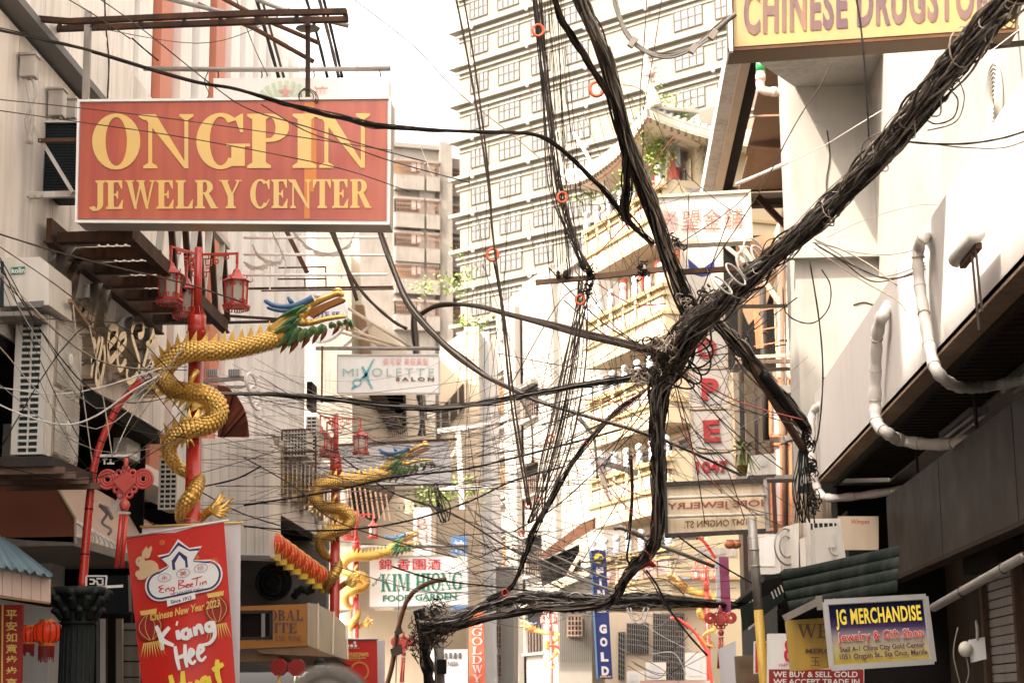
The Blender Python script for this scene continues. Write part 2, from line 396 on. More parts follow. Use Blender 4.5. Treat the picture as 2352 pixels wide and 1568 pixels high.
def glyph(c, T=.2, t=.07):                      # roman capitals, cap height 1 -> polygons, width
    s = .045; o = .09
    def foot(x, w): return [(x-o, 0), (x+w+o, 0), (x+w+o, s), (x+w, s+.06), (x, s+.06), (x-o, s)]
    def head(x, w): return [(a, 1-b) for a, b in foot(x, w)]
    def stem(x, w=T, b=1, a=1): return [[(x, 0), (x+w, 0), (x+w, 1), (x, 1)]]+([foot(x, w)] if b else [])+([head(x, w)] if a else [])
    def bowl(x, cy, ro, so): return arc(x, cy, ro, so, ro-T, so-t, -90, 90, 12)
    def rect(a, b, c2, d): return [[(a, b), (c2, b), (c2, d), (a, d)]]
    if c == 'O': return arc(.43, .5, .43, .52, .43-T, .52-t, 0, 360, 28), .86
    if c in 'CG':
        g = arc(.43, .5, .43, .52, .43-T, .52-t, 48, 318, 24)+[[(.78, .66), (.83, .66), (.83, 1.0), (.79, 1.0), (.68, .93)]]
        if c == 'C': g += [[(.68, .11), (.75, .18), (.83, .30), (.79, .32), (.66, .14)]]
        else: g += rect(.62, .04, .62+T, .42)+rect(.53, .40, .62+T+.09, .45)
        return g, .88
    if c == 'I': return stem(.09), T+.18
    if c == 'J': return [[(.2, .2), (.2+T, .2), (.2+T, 1), (.2, 1)], head(.2, T)]+arc(.12, .2, .08+T, .26, .08, .2, -150, 0, 10)+arc(.04, .02, .09, .09, 0, 0, 0, 360, 10), .5
    if c == 'P': return stem(.09)+bowl(.4, .74, .34, .26)+rect(.09, 1-t, .4, 1)+rect(.09, .48, .4, .48+t), .78
    if c == 'R': return stem(.09)+bowl(.4, .75, .32, .25)+rect(.09, 1-t, .4, 1)+rect(.09, .5, .4, .5+t)+[[(.36, .5), (.36+T*.9, .53), (.88, .02), (.64, .0)], [(.62, 0), (.92, 0), (.92, s), (.66, s)]], .94
    if c in 'ELF':
        g = stem(.09)
        if c != 'L': g += rect(.09, 1-t, .66, 1)+[[(.66, 1), (.66, .70), (.62, .70), (.5, 1-t)]]+rect(.09, .5-t/2, .5, .5+t/2)+[[(.5, .64), (.5, .36), (.46, .36), (.38, .5), (.46, .64)]]
        if c != 'F': g += rect(.09, 0, .68, t)+[[(.66, 0), (.70, .32), (.66, .32), (.5, t)]]
        return g, .74
    if c == 'T': return stem(.30, a=0)+rect(.02, 1-t, .78, 1)+[[(.02, 1), (.02, .70), (.06, .70), (.18, 1-t)], [(.78, 1), (.78, .70), (.74, .70), (.62, 1-t)]], .8
    if c == 'N': return stem(.12, t, 1, 0)+[[(.0, 1), (.25, 1), (.84, 0), (.76, 0), (.02, .96)][:4], head(.04, .12)]+stem(.76, t, 0, 1), .95
    if c == 'M': return stem(.12, t)+[[(.10, 1), (.33, 1), (.60, .0), (.52, .0)], [(.52, 0), (.60, 0), (.86, 1), (.78, 1)]]+stem(.84), 1.14
    if c == 'H': return stem(.09)+stem(.62)+rect(.09, .47, .7, .47+t), .91
    if c == 'K': return stem(.09)+[[(.28, .38), (.28, .5), (.68, .98), (.76, .98)], [(.36, .54), (.50, .66), (.92, .02), (.68, .02)], [(.64, 0), (.96, 0), (.96, s), (.68, s)], [(.58, 1-s), (.86, 1-s), (.86, 1), (.58, 1)]], .96
    if c == 'W': return [[(.06, 1), (.28, 1), (.48, 0), (.38, 0)], [(.38, 0), (.44, 0), (.68, 1), (.60, 1)], [(.52, 1), (.74, 1), (.94, 0), (.84, 0)], [(.84, 0), (.90, 0), (1.16, 1), (1.08, 1)], [(0, 1-s), (.36, 1-s), (.36, 1), (0, 1)], [(.98, 1-s), (1.22, 1-s), (1.22, 1), (.98, 1)], [(.46, 1-s), (.80, 1-s), (.80, 1), (.46, 1)]], 1.22
    if c == 'Y': return [[(.06, 1), (.30, 1), (.56, .42), (.34, .42)], [(.44, .42), (.52, .42), (.82, 1), (.74, 1)], [(.34, 0), (.34+T, 0), (.34+T, .46), (.34, .46)], foot(.34, T), [(0, 1-s), (.38, 1-s), (.38, 1), (0, 1)], [(.64, 1-s), (.90, 1-s), (.90, 1), (.64, 1)]], .9
    if c == 'D': return stem(.09)+arc(.35, .5, .48, .5, .48-T, .5-t, -90, 90, 14)+rect(.09, 1-t, .35, 1)+rect(.09, 0, .35, t), .88
    if c == 'B': return stem(.09)+bowl(.38, .75, .30, .25)+bowl(.38, .26, .36, .26)+rect(.09, 1-t, .4, 1)+rect(.09, .5, .4, .5+t)+rect(.09, 0, .4, t), .80
    if c == 'A': return [[(.08, 0), (.15, 0), (.46, 1), (.40, 1)], [(.36, 1), (.52, 1), (.86, 0), (.64, 0)]]+rect(.2, .3, .68, .3+t)+[foot(.08, .06), foot(.64, .2)], .95
    if c == 'S': return arc(.33, .74, .30, .28, .30-T*.8, .28-t, 30, 270, 14)+arc(.33, .26, .32, .28, .32-T*.8, .28-t, -150, 90, 14), .66
    return [], .4
def serif(m, body, q, mi=0, lift=.006, T=.2, gap=.06):
    x = 0; al = []
    for c in body:
        g, wd = glyph(c, T); al += [[(a+x, b) for a, b in p] for p in g]; x += wd+gap
    x -= gap; f, nr = frame_of(q); k = 0
    for p in al:
        k += 1; n = len(p)
        m.add([f(a/x, b)+nr*(lift+.00005*(k % 40)) for a, b in p], [tuple(range(n))], mi)
def strokes(m, lines, q, wd, mi=0, lift=.006, taper=.35):   # brush strokes: polylines in the unit square, width in unit heights
    f, nr = frame_of(q); sz = (f(0, 1)-f(0, 0)).length; k = 0
    for L in lines:
        P = crom([f(a, b) for a, b in L], 5); n = len(P); k += 1
        for i in range(n-1):
            t = (P[i+1]-P[i]).normalized() if (P[i+1]-P[i]).length > 1e-9 else V((1, 0, 0)); sdir = nr.cross(t)
            def wv(j): return wd*sz*(taper+(1-taper)*math.sin(PI*min(1, .2+.72*j/n)))/2
            a, b = wv(i), wv(i+1); t2 = (P[min(i+2, n-1)]-P[i+1]); t2 = t2.normalized() if t2.length > 1e-9 else t; s2 = nr.cross(t2)
            h = nr*(lift+.0002*k+.00002*i)
            m.add([P[i]+sdir*a+h, P[i]-sdir*a+h, P[i+1]-s2*b+h, P[i+1]+s2*b+h], [(0, 1, 2, 3)], mi)
def flat(m, pts, mi=0, lift=.005):             # a printed shape
    pts = [V(p) for p in pts]; nr = (pts[1]-pts[0]).cross(pts[2]-pts[0]).normalized()
    if nr.dot(CAM-pts[0]) < 0: nr = -nr
    m.poly([p+nr*lift for p in pts], mi)
def circ(cx, cy, r, ry=None, n=20): return [(cx+r*math.cos(2*PI*i/n), cy+(ry or r)*math.sin(2*PI*i/n)) for i in range(n)]
# ================================================================ ground
m = M(); m.poly([(-300, -60, -.02), (300, -60, -.02), (300, 400, -.02), (-300, 400, -.02)]); struct(m.build('ground', 'pavement'))
m = M(); m.prism([(-4.4, -20, 0), (2.6, -20, 0), (2.6, 60, 0), (-.5, 130, 0), (-9, 130, 0), (-4.6, 60, 0)][::-1], (0, 0, -.01)); struct(m.build('road', 'asphalt'))
for sx, a, b in ((-1, -9.5, -4.45), (1, 2.65, 8)):
    m = M(); m.bx((a, -20, 0), (b, 58, .13)); struct(m.build('pavement', 'pavement'))
def pbar(m, a, b, Y, w, mi=0, Y2=None, h=None):
    k = w*Y/FP; return m.bar(at(a[0], a[1], Y), at(b[0], b[1], Y2 or Y), k, (h*Y/FP if h else None), mi)
def ppath(pts, Y): return [at(p[0], p[1], p[2] if len(p) > 2 else Y) for p in pts]

# ================================================================ panel clad building on the left
LA = Plane((-5.3, 0, 0), (0, 1, 0), (1, 0, 0))
A = thing('panel_building', 'beige metal panel building with recessed dark shopfront behind the jewelry centre sign', 'building', (-5.3, 17, 0))
m = M(); m.bx((-12, -16, 4.9), (-5.42, 21.55, 8.4)); m.bx((-12, 2, 0), (-7.0, 21.5, 4.9)); m.bx((-5.6, -16, 8.4), (-12, 20.8, 13.4))
part('wall', m, 'panel', A); m = M(); m.bx((-9.5, -16, 13.4), (-14, 9.9, 21.3)); part('shade_block', m, 'panel', A); m = M(); m.bx((-9.5, 9.92, 13.4), (-14, 40, 23)); part('shade_block', m, 'panel', A)  # unseen blocks above the roof, added and sized to shade the street's right side
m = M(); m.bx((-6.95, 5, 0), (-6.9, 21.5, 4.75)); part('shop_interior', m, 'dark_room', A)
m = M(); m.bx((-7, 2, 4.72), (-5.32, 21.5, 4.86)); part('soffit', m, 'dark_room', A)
src = None
y = 12.8
for i in range(15):
    wd = .575
    if src is None:
        m = M(); LA.box(m, y, y+wd, 4.87, 7.74, -.11, 0); src = part('panel', m, 'panel', A)
    else: share('panel', src, A, (0, (wd+.013)*i, 0))
m = M(); LA.box(m, 2, 12.77, 4.87, 7.8, -.1, -.01); part('end_wall', m, 'panel', A)
m = M(); LA.box(m, 2, 21.3, 7.78, 7.86, -.1, .19); part('parapet_soffit', m, 'soffit_grey', A)
src = None
for i in range(10):
    if src is None:
        m = M(); LA.box(m, 13.6, 14.36, 7.87, 8.52, .02, .17); src = part('parapet_panel', m, 'panel', A)
    else: share('parapet_panel', src, A, (0, .772*i, 0))
# ground floor piers
for yy in (19.6,):
    m = M(); m.bx((-6.6, yy, 0), (-6.0, yy+.5, 4.7)); part('pier', m, 'panel_grey', A)

# script letters in polished metal
SL = thing('script_letters', 'polished metal cursive channel letters fixed to the beige panel wall', 'sign lettering', LA.p(17.5, 5.6))
def zl(x, y): return (86.1+x/3.413, 516.8+y/3.413)
LET = [
 [[(100, 640), (112, 560), (132, 420), (205, 262), (275, 195), (330, 225), (300, 300), (235, 400), (175, 560), (205, 572), (240, 500), (272, 330)]],
 [[(330, 600), (290, 610), (268, 700), (300, 720), (340, 640), (356, 600), (350, 700), (362, 720)]],
 [[(462, 480), (420, 600), (378, 740), (372, 800)]],
 [[(522, 530), (490, 640), (470, 740), (490, 770)]],
 [[(372, 870), (395, 960), (375, 1080), (362, 1190)], [(362, 1080), (400, 1000), (430, 880)]],
 [[(452, 880), (440, 980), (402, 1150), (404, 1235), (440, 1210), (470, 1050), (462, 940)]],
 [[(492, 960), (560, 880), (565, 810), (515, 815), (495, 950), (510, 1060), (560, 1010)]],
 [[(575, 1000), (630, 930), (632, 865), (590, 890), (570, 1040), (590, 1130), (640, 1060)]],
 [[(735, 870), (775, 850), (770, 760), (715, 755), (685, 850), (720, 980), (745, 1080), (720, 1180), (668, 1225), (645, 1190), (650, 1120)]],
 [[(862, 830), (830, 920), (790, 1060), (765, 1170), (790, 1210)], [(800, 940), (880, 905)]],
 [[(842, 1075), (800, 1160), (785, 1250)], [(800, 1170), (850, 1090), (880, 1100), (860, 1230)]],
 [[(930, 1190), (890, 1260), (880, 1330), (920, 1290)]]]
for L in LET:
    m = M()
    for st in L:
        P3 = crom([onX(*zl(a, b), -5.17) for a, b in st], 5)
        m.loft(P3, [.055]*len(P3), [.11]*len(P3), 4, upv=V((1, 0, 0)), a0=PI/4)
        for q in P3[::8]: m.bar(q, q+V((-.16, 0, 0)), .02)
    part('letter', m, 'chrome', SL)

# boxes on the wall
bw = None
for k, (x0, y0, x1, y1, lb) in enumerate([(55, 130, 80, 182, 'tall white metal box high on the beige wall with conduits below'),
        (117, 208, 147, 272, 'white metal junction box beside the left end of the big red sign'),
        (150, 232, 172, 276, 'small white box half hidden by the left edge of the red sign')]):
    c = onX((x0+x1)/2, (y0+y1)/2, -5.2); hh = (y1-y0)*c.y/FP/2
    t = thing('junction_box', lb, 'electrical box', c)
    m = M(); m.box(c, (.14, .13, hh*2)); part('casing', m, 'white_steel', t)
    m = M(); m.box(c+V((0, -.01, hh+.012)), (.17, .16, .02)); part('lid', m, 'white_steel', t)
    m = M()
    for j in (-1, 1): m.tube(crom([c+V((.03*j, 0, -hh)), c+V((.03*j+.03, .02, -hh-.15)), c+V((-.03*j, .06, -hh-.38)), c+V((.02*j, .1, -hh-.6))], 4), .018, 6)
    part('conduit', m, 'white_steel', t, True)
t = thing('condenser_unit', 'dark green condenser coil unit behind a white triangular bracket', 'air conditioner', at(130, 440, 16.6))
m = M(); m.prism(pq(86, 279, 182, 440, 16.6), (0, .5, 0)); part('coil', m, 'mesh_dark', t)
m = M()
for i in range(24): pbar(m, (90, 284+i*6.5), (182, 284+i*6.5), 16.58, 1.3)
part('fin', m, 'ac_dark', t, kind='stuff')
m = M(); m.prism(pq(80, 276, 184, 281, 16.55), (0, .55, 0)); m.prism(pq(81, 281, 89, 440, 16.55), (0, .55, 0)); part('casing', m, 'ac_white', t)
t = thing('wall_bracket', 'white painted steel triangle bracket carrying the dark condenser', 'bracket', at(42, 450, 16.2))
m = M(); pbar(m, (42, 234), (42, 452), 16.2, 17); part('post', m, 'white_steel', t)
m = M(); pbar(m, (45, 240), (168, 443), 16.14, 13, h=8); part('brace', m, 'white_steel', t)
m = M(); pbar(m, (36, 450), (178, 446), 16.2, 15); part('arm', m, 'white_steel', t)
m = M(); pbar(m, (88, 323), (180, 322), 16.1, 9); part('tie_bar', m, 'rust_steel', t)
for x, y in ((42, 247), (92, 323), (64, 452), (80, 451), (96, 450), (163, 446)):
    m = M(); m.ball(at(x, y, 16.0), .011, 6, 4); part('bolt', m, 'grey_steel', t)

# steel gantry along the wall
G = thing('steel_gantry', 'rusty steel sign gantry with slatted walkway seen from below under the red sign', 'gantry', (-4.8, 18.3, 5.95))
for X, z, hh in ((-5.2, 5.95, .22), (-4.42, 5.95, .14)):
    m = M(); m.bx((X-.025, 16.5, z), (X+.025, 20.9, z+hh)); m.bx((X-.045, 16.5, z-.02), (X+.045, 20.9, z)); part('rail', m, 'brown_steel', G)
sb = None
for i in range(7):
    yy = 16.6+i*.62
    m = M(); m.bx((-5.15, yy, 5.96), (-4.46, yy+.12, 6.06)); part('cross_beam', m, 'rust_steel' if i % 2 else 'brown_steel', G)
    m = M(); m.bx((-5.1, yy+.2, 5.99), (-4.85, yy+.32, 6.02)); part('gusset_plate', m, 'grey_steel', G)
    for j in range(4):
        for b in (-5.02, -4.75): pass
    if i < 6:
        for j in range(6):
            X = -4.98+j*.088
            if sb is None:
                m = M(); m.bx((X, yy+.14, 6.07), (X+.055, yy+.6, 6.10)); sb = part('slat', m, 'rust_steel', G)
            else: share('slat', sb, G, (j*.088, i*.62, 0))
for i in range(5):                                     # outer truss, white legs
    y0 = 17.6+i*.68
    m = M(); m.bar((-4.42, y0, 6.1), (-4.42, y0+.3, 6.95), .06); part('truss_leg', m, 'white_steel', G)
    m = M(); m.bar((-4.42, y0+.66, 6.1), (-4.42, y0+.32, 6.95), .06); part('truss_leg', m, 'brown_steel', G)
m = M(); m.bar((-4.42, 16.6, 6.98), (-4.42, 20.9, 6.98), .07); part('truss_chord', m, 'white_steel', G)
for a, b in (((505, 724), (640, 733)), ((507, 741), (640, 738)), ((340, 744), (507, 741)), ((345, 722), (430, 720))):
    m = M(); pbar(m, a, b, 20.95, 6); part('outrigger', m, 'dark_steel', G)

# ================================================================ big red sign and the boom it hangs from
ys = 16.0
SG = thing('lightbox_sign', 'large red lightbox sign with yellow roman letters ONGPIN JEWELRY CENTER', 'sign', at(535, 513, ys))
q = pq4([(180, 231), (896, 224), (893, 513), (173, 508)], ys)
m = M(); m.prism(q, (0, .34, 0)); part('cabinet', m, 'alu', SG)
q2 = pq4([(186, 237), (890, 230), (887, 506), (179, 502)], ys-.012)
m = M(); m.prism(q2, (0, .02, 0)); part('face', m, 'sign_red', SG)
for a, b in (((179, 232), (897, 225)), ((172, 509), (894, 514)), ((181, 229), (175, 511)), ((896, 224), (893, 516))):
    m = M(); pbar(m, a, b, ys-.02, 5.5, h=6); part('frame_edge', m, 'light_white', SG)
m = M()
for x0, x1, y0, y1 in ((699, 712, 236, 502), (710, 722, 236, 440), (718, 727, 300, 420)): flat(m, pq(x0, y0, x1, y1, ys-.0125), lift=.0012+.0002*(x0 % 7))
part('rust_stain', m, 'sign_stain', SG, kind='stuff')
m = M(); serif(m, 'ONGPIN', pq4([(212, 264), (854, 261), (854, 386), (212, 388)], ys-.014), T=.24, gap=.02); part('lettering', m, 'sign_yellow', SG)
m = M(); serif(m, 'JEWELRY', pq4([(213, 415), (556, 414), (556, 479), (213, 481)], ys-.014), T=.23, gap=.03); part('lettering', m, 'sign_yellow', SG)
m = M(); serif(m, 'CENTER', pq4([(575, 413), (855, 412), (855, 478), (575, 479)], ys-.014), T=.23, gap=.03); part('lettering', m, 'sign_yellow', SG)
BM = thing('sign_boom', 'long brown steel ladder boom over the red sign with two hanger posts', 'sign support', at(400, 50, ys))
ra = ppath([(-30, 34), (160, 50), (400, 39), (590, 31), (796, 27)], 15.75); rb = ppath([(-30, 72), (160, 66), (400, 57), (590, 50), (800, 45)], 16.3)
for r in (ra, rb):
    m = M()
    for a, b in zip(r, r[1:]): m.bar(a, b, .055, .05)
    part('rail', m, 'brown_steel', BM)
for t in (.22, .31, .42, .53, .64, .75, .86, .995):
    i = min(int(t*4), 3); f = t*4-i
    m = M(); m.bar(ra[i].lerp(ra[i+1], f), rb[i].lerp(rb[i+1], f), .04); part('rung', m, 'brown_steel', BM)
m = M(); pbar(m, (203, 28), (197, 230), 16.05, 15); part('hanger', m, 'grey_steel', BM)
m = M(); pbar(m, (707, 34), (707, 226), 16.05, 10.5); part('hanger', m, 'brown_steel', BM)
m = M(); pbar(m, (-30, 105), (160, 66), 16.3, 7); part('brace', m, 'brown_steel', BM)
m = M()
for k in range(3): m.ring(at(707+k*4-4, 222, 15.95), .07+.01*k, .005, V((.2*k, .6, .8)).normalized(), 14, 4)
part('tie_wire', m, 'cable_dark', BM)
m = M(); m.cone(at(707, 66, 16.1), at(707, 58, 16.1), .12, 8); part('cap', m, 'grey_steel', BM)

# pale sign behind with fan emblem
t = thing('fan_sign', 'pale white sign with green fan emblem and red Chinese characters behind the red sign', 'sign', at(690, 230, 19.2))
m = M(); m.prism(pq(490, 180, 893, 330, 19.2), (0, .3, 0)); part('cabinet', m, 'light_white', t)
for k in range(15):
    a0 = PI*(k/15); a1 = PI*((k+.55)/15)
    m = M(); flat(m, [at(655+r*math.cos(a), 262-r*math.sin(a)*.98, 19.19) for a, r in ((a0, 14), (a0, 78), (a1, 78), (a1, 14))]); part('fan_rib', m, 'print_mint', t)
m = M(); text(m, '大', pq(638, 197, 672, 232, 19.18), lift=.01, bold=.02); text(m, '連', pq(720, 199, 755, 232, 19.18), lift=.01, bold=.02); part('lettering', m, 'print_pink', t)
t = thing('sign_pipe', 'weathered grey pipe carrying the pale fan sign', 'pipe', at(620, 160, 19.4))
m = M(); m.tube(ppath([(330, 158), (500, 160), (700, 160), (897, 158)], 19.4), .028, 10); part('pipe', m, 'grey_steel', t, True)
for x in (500, 600, 720, 872):
    m = M(); m.tube(ppath([(x, 163), (x+2, 172), (x, 182)], 19.4), .008, 5); part('hook', m, 'rust_steel', t)
for pts, Y, lb in (([(590, 0), (650, 22), (800, 60)], 18.2, 'highest'), ([(480, -20), (588, 37), (734, 100)], 18.8, 'a'), ([(455, 10), (588, 68), (720, 142)], 18.9, 'b'), ([(360, -8), (520, 30), (590, 62)], 18.6, 'c')):
    m = M(); m.tube(ppath(pts, Y), .026, 8)
    tag(m.build('steel_tube', 'rust_steel' if lb in 'ab' else 'grey_steel', None, True), {'highest': 'highest grey steel tube slanting above the fan sign', 'a': 'upper of two close rusty tubes above the fan sign', 'b': 'lower of two close rusty tubes above the fan sign', 'c': 'short grey tube slanting left of the orange pilaster'}[lb], 'steel tube', 'steel tubes above the fan sign')

# ================================================================ finned white building
B = thing('finned_building', 'white building with vertical fins and tall orange pilasters behind the red sign', 'building', (-5.7, 27, 0))
m = M(); m.bx((-12, 21.56, 4.9), (-5.75, 33.5, 13.7)); m.bx((-12, 21.6, 0), (-7, 33.5, 4.9)); part('wall', m, 'panel_white', B)
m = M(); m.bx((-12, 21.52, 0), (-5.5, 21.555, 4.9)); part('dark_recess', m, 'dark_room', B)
LB = Plane((-5.72, 0, 0), (0, 1, 0), (1, 0, 0)); src = src2 = None
yy = 20.9; k = 0
while yy < 33.2:
    ctr = 1400+(-5.6)*FP/yy
    org = 20.3 < yy*1 and (24.9 < yy < 26.0 or 21.6 < yy < 22.6)
    m = M(); LB.box(m, yy, yy+.62, 4.5, 13.6-.02*k, 0, .16); part('pilaster' if org else 'fin', m, 'orange_paint' if org else 'panel_white', B)
    m = M(); LB.box(m, yy+.645, yy+1.055, 4.5, 13.6-.02*k, 0, .05); part('recess_panel', m, 'orange_paint' if org else 'panel_grey', B)
    yy += 1.08; k += 1
m = M(); LB.box(m, 21.6, 33.3, 4.3, 4.5, -.3, .2); part('base_trim', m, 'panel_white', B)
for px, py in ((716, 912),):
    c = onX(px, py, -5.5); m = M(); m.box(c, (.1, .6, .5)); part('window', m, 'dark_room', B)

# canopy box of the next shop + fascia
C = thing('canopy_box', 'deep beige ribbed canopy box over the liquor shop', 'canopy', at(530, 1275, 24.7))
q = pq4([(440, 1006), (618, 1010), (618, 1277), (440, 1272)], 24.7)
m = M(); m.prism(q, (0, .9, 0)); part('box', m, 'panel', C)
for i in range(9):
    x = 446+i*20
    m = M(); pbar(m, (x, 1012), (x, 1270), 24.69, 1.6); part('rib', m, 'panel_grey', C)
m = M(); pbar(m, (440, 1276), (620, 1280), 24.7, 9); part('edge_trim', m, 'soffit_grey', C)
F = thing('shop_fascia', 'long white fascia with raised chrome letters and dark soffit above the red lanterns', 'shop front', (-5, 28, 4.5))
LF = Plane((-5.0, 0, 0), (0, 1, 0), (1, 0, 0))
m = M(); LF.box(m, 25.7, 33, 4.52, 5.9, -.6, 0); part('board', m, 'panel_white', F)
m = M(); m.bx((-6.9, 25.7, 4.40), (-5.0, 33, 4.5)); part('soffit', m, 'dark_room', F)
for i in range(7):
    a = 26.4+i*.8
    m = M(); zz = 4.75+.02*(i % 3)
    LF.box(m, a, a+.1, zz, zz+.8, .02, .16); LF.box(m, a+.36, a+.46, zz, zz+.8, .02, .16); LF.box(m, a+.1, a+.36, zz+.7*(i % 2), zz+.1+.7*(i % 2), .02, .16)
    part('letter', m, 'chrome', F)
m = M(); m.bx((-9, 31, 2.2), (-4.75, 31.3, 4.5)); part('end_wall', m, 'soffit_grey', F)  # darker grey carries the shade on this wall
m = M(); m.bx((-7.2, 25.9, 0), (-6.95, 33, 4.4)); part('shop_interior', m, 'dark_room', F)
# dark medallion and carving on the grey wall
t = thing('wall_medallion', 'round dark bronze medallion on the grey wall below the lanterns', 'ornament', at(630, 1336, 30.8))
c = at(630, 1336, 30.8)
m = M(); m.ball(c, .27, 24, 6, sc=(1, .2, 1)); part('disc', m, 'stone_dark', t, True)
for R in (.29, .21, .11):
    m = M(); m.ring(c+V((0, -.05, 0)), R, .022, V((0, 1, 0)), 24, 6); part('rim', m, 'stone_dark', t, True)
m = M(); c = at(700, 1355, 30.7); m.tube(crom([c+V((-.2, 0, -.12)), c+V((-.05, -.05, .02)), c+V((.08, -.03, -.02)), c+V((.22, -.04, .18))], 5), [.05, .07, .05, .08]*4+[.05], 7)
tag(m.build('wall_carving', 'stone_dark', None, True), 'small dark carved ornament right of the bronze medallion', 'ornament')
# lantern garland
gp = lambda i: onX(630+i*16.5, 1249+i*11.5, -4.6)
def red_lantern(c, R, label, grp):
    t = thing('paper_lantern', label, 'lantern', c, grp)
    m = M(); prof = [(.25*R, .86*R)]
    for j in range(13):
        a = PI*(.12+.76*j/12); prof.append((R*math.sin(a)*(1 if j % 2 else .95), R*.9*math.cos(a)))
    m.lathe(prof+[(.25*R, -.86*R)], c, 18); part('shade', m, 'lantern_red', t, True)
    m = M()
    for j in range(10):
        a = PI*j/10; m.ring(c, R*1.0, .006, V((math.cos(a), math.sin(a), 0)), 20, 4, sc=.9)
    part('rib', m, 'print_gold', t, kind='stuff')
    m = M(); m.lathe([(R*.42, -R*.86), (R*.45, -R*.9), (R*.50, -R*1.38)], c, 12); part('tassel', m, 'tassel_yellow', t)
    m = M(); m.tube([c+V((0, 0, R*.8)), c+V((0, 0, R*1.5))], .006, 5); part('cord', m, 'cable_dark', t)
    return t
l0 = None
ORD = ['nearest', 'second', 'third', 'fourth', 'fifth', 'sixth', 'seventh', 'farthest']
for i in range(8):
    lb = ORD[i]+' red paper lantern with yellow tassel in the row under the white fascia'
    if l0 is None: l0 = red_lantern(gp(0), .165, lb, 'red lanterns in a row under the fascia')
    else: dup(l0, None, lb, gp(i))

# liquor shop sign below, awning and screen
t = thing('shop_sign', 'brown orange shop sign reading GLOBAL ELITE LIQUORS AND WINE', 'sign', at(640, 1480, 24.2))
m = M(); m.prism(pq4([(540, 1392), (704, 1386), (705, 1482), (540, 1490)], 24.2), (0, .08, 0)); part('board', m, 'elite_orange', t)
m = M(); serif(m, 'GLOBAL', pq(578, 1400, 697, 1424, 24.19)); serif(m, 'ELITE', pq(588, 1430, 683, 1452, 24.19)); serif(m, 'LIQORS AND WINE', pq(588, 1459, 692, 1471, 24.19), T=.14); part('lettering', m, 'print_mauve', t)
m = M(); m.prism(pq4([(590, 1490), (706, 1481), (770, 1508), (600, 1500)], 24.22), (0, 1.6, -.1)); m.bx(at(540, 1498, 24.3), at(700, 1525, 26.4)); part('underside', m, 'ply', t)
t = thing('awning', 'cream canvas awning curving away beside the liquor shop sign', 'awning', at(780, 1480, 25.5))
m = M(); a = [at(706, 1384, 24.25), at(728, 1386, 25.6), at(764, 1405, 27), at(794, 1436, 28.3)]; b = [at(706, 1480, 24.25), at(728, 1490, 25.2), at(762, 1503, 26.4), at(796, 1514, 27.6)]
for i in range(3): m.prism([a[i], a[i+1], b[i+1], b[i]], (-.03, .03, -.03))
part('canvas', m, 'cream_wall', t)
for i in range(4):
    m = M(); m.bar(a[i]+V((.02, -.02, 0)), b[i]+V((.02, -.02, 0)), .025); part('seam_bar', m, 'tan_wall', t)
t = thing('hanging_screen', 'dark green framed hanging screen in front of the liquor sign', 'screen', at(590, 1435, 22.5))
for a, b in (((545, 1405), (626, 1404)), ((545, 1466), (626, 1464)), ((623, 1404), (623, 1465)), ((550, 1404), (550, 1466))):
    m = M(); pbar(m, a, b, 22.5, 7); part('frame', m, 'dark_steel', t)
m = M(); m.prism(pq(548, 1406, 622, 1464, 22.55), (0, .04, 0)); part('panel', m, 'dark_room', t)
m = M(); pbar(m, (605, 1408), (605, 1462), 22.5, 8); part('post', m, 'grey_steel', t)
t = thing('hanging_lamp', 'round white lamp with black cap under the liquor shop canopy', 'lamp', at(856, 1520, 24))
c = at(734, 1527, 24)
m = M(); m.ball(c, .075, 12, 8, sc=(1, 1, .8)); part('bulb', m, 'bulb', t, True)
m = M(); m.lathe([(.08, .0), (.07, .06), (.03, .1)], c, 12); part('cap', m, 'cable_black', t)
for k, (x, y) in enumerate(((640, 1531), (681, 1532))):
    c = at(x, y, 23.6); t = thing('paper_lantern', ('left' if k == 0 else 'right')+' one of the two dark red octagonal lanterns under the liquor shop', 'lantern', c, 'octagonal lanterns under the liquor shop')
    m = M(); m.prism([c+V((.115*math.cos(a), 0, .115*math.sin(a))) for a in [PI/8+PI/4*j for j in range(8)]], (0, .09, 0)); part('body', m, 'print_darkred', t)
    m = M(); m.tube([c+V((0, .04, -.11)), c+V((0, .04, -.28))], [.02, .035], 6); part('tassel', m, 'print_gold', t)

# ================================================================ split air conditioners on the left
def gridac(label, x0, y0, x1, y1, Y, dep, nx, ny, group=None, dark='ac_dark', cat='air conditioner', border=.06):
    a = at(x0, y1, Y); b = at(x1, y0, Y); wx = b.x-a.x; hz = b.z-a.z; z0 = a.z; x0m = a.x
    t = thing('ac_unit', label, cat, (x0m, Y, z0), group)
    m = M(); m.bx((x0m+.01, Y+.03, z0+.01), (x0m+wx-.01, Y+dep, z0+hz-.01)); part('casing', m, 'ac_white', t)
    m = M(); m.bx((x0m+.02, Y+.012, z0+.02), (x0m+wx-.02, Y+.028, z0+hz-.02)); part('coil', m, dark, t)
    e = border*wx; vb = None
    for i in range(nx+1):
        ww = e if i in (0, nx) else .028*wx+.004
        cx = x0m+e/2+(wx-e)*i/nx
        m = M(); m.bx((cx-ww/2, Y-.012, z0), (cx+ww/2, Y+.012, z0+hz)); part('grille_bar', m, 'ac_white', t)
    hb = None
    for j in range(ny+1):
        hh = hz/ny*.36; cz = z0+hh/2+(hz-hh)*j/ny
        if hb is None:
            m = M(); m.bx((x0m+.002, Y-.009, cz-hh/2), (x0m+wx-.002, Y+.012, cz+hh/2)); hb = part('grille_bar', m, 'ac_white', t)
        else: share('grille_bar', hb, t, (0, 0, (hz-hh)*j/ny))
    return t, x0m, x0m+wx, z0, z0+hz
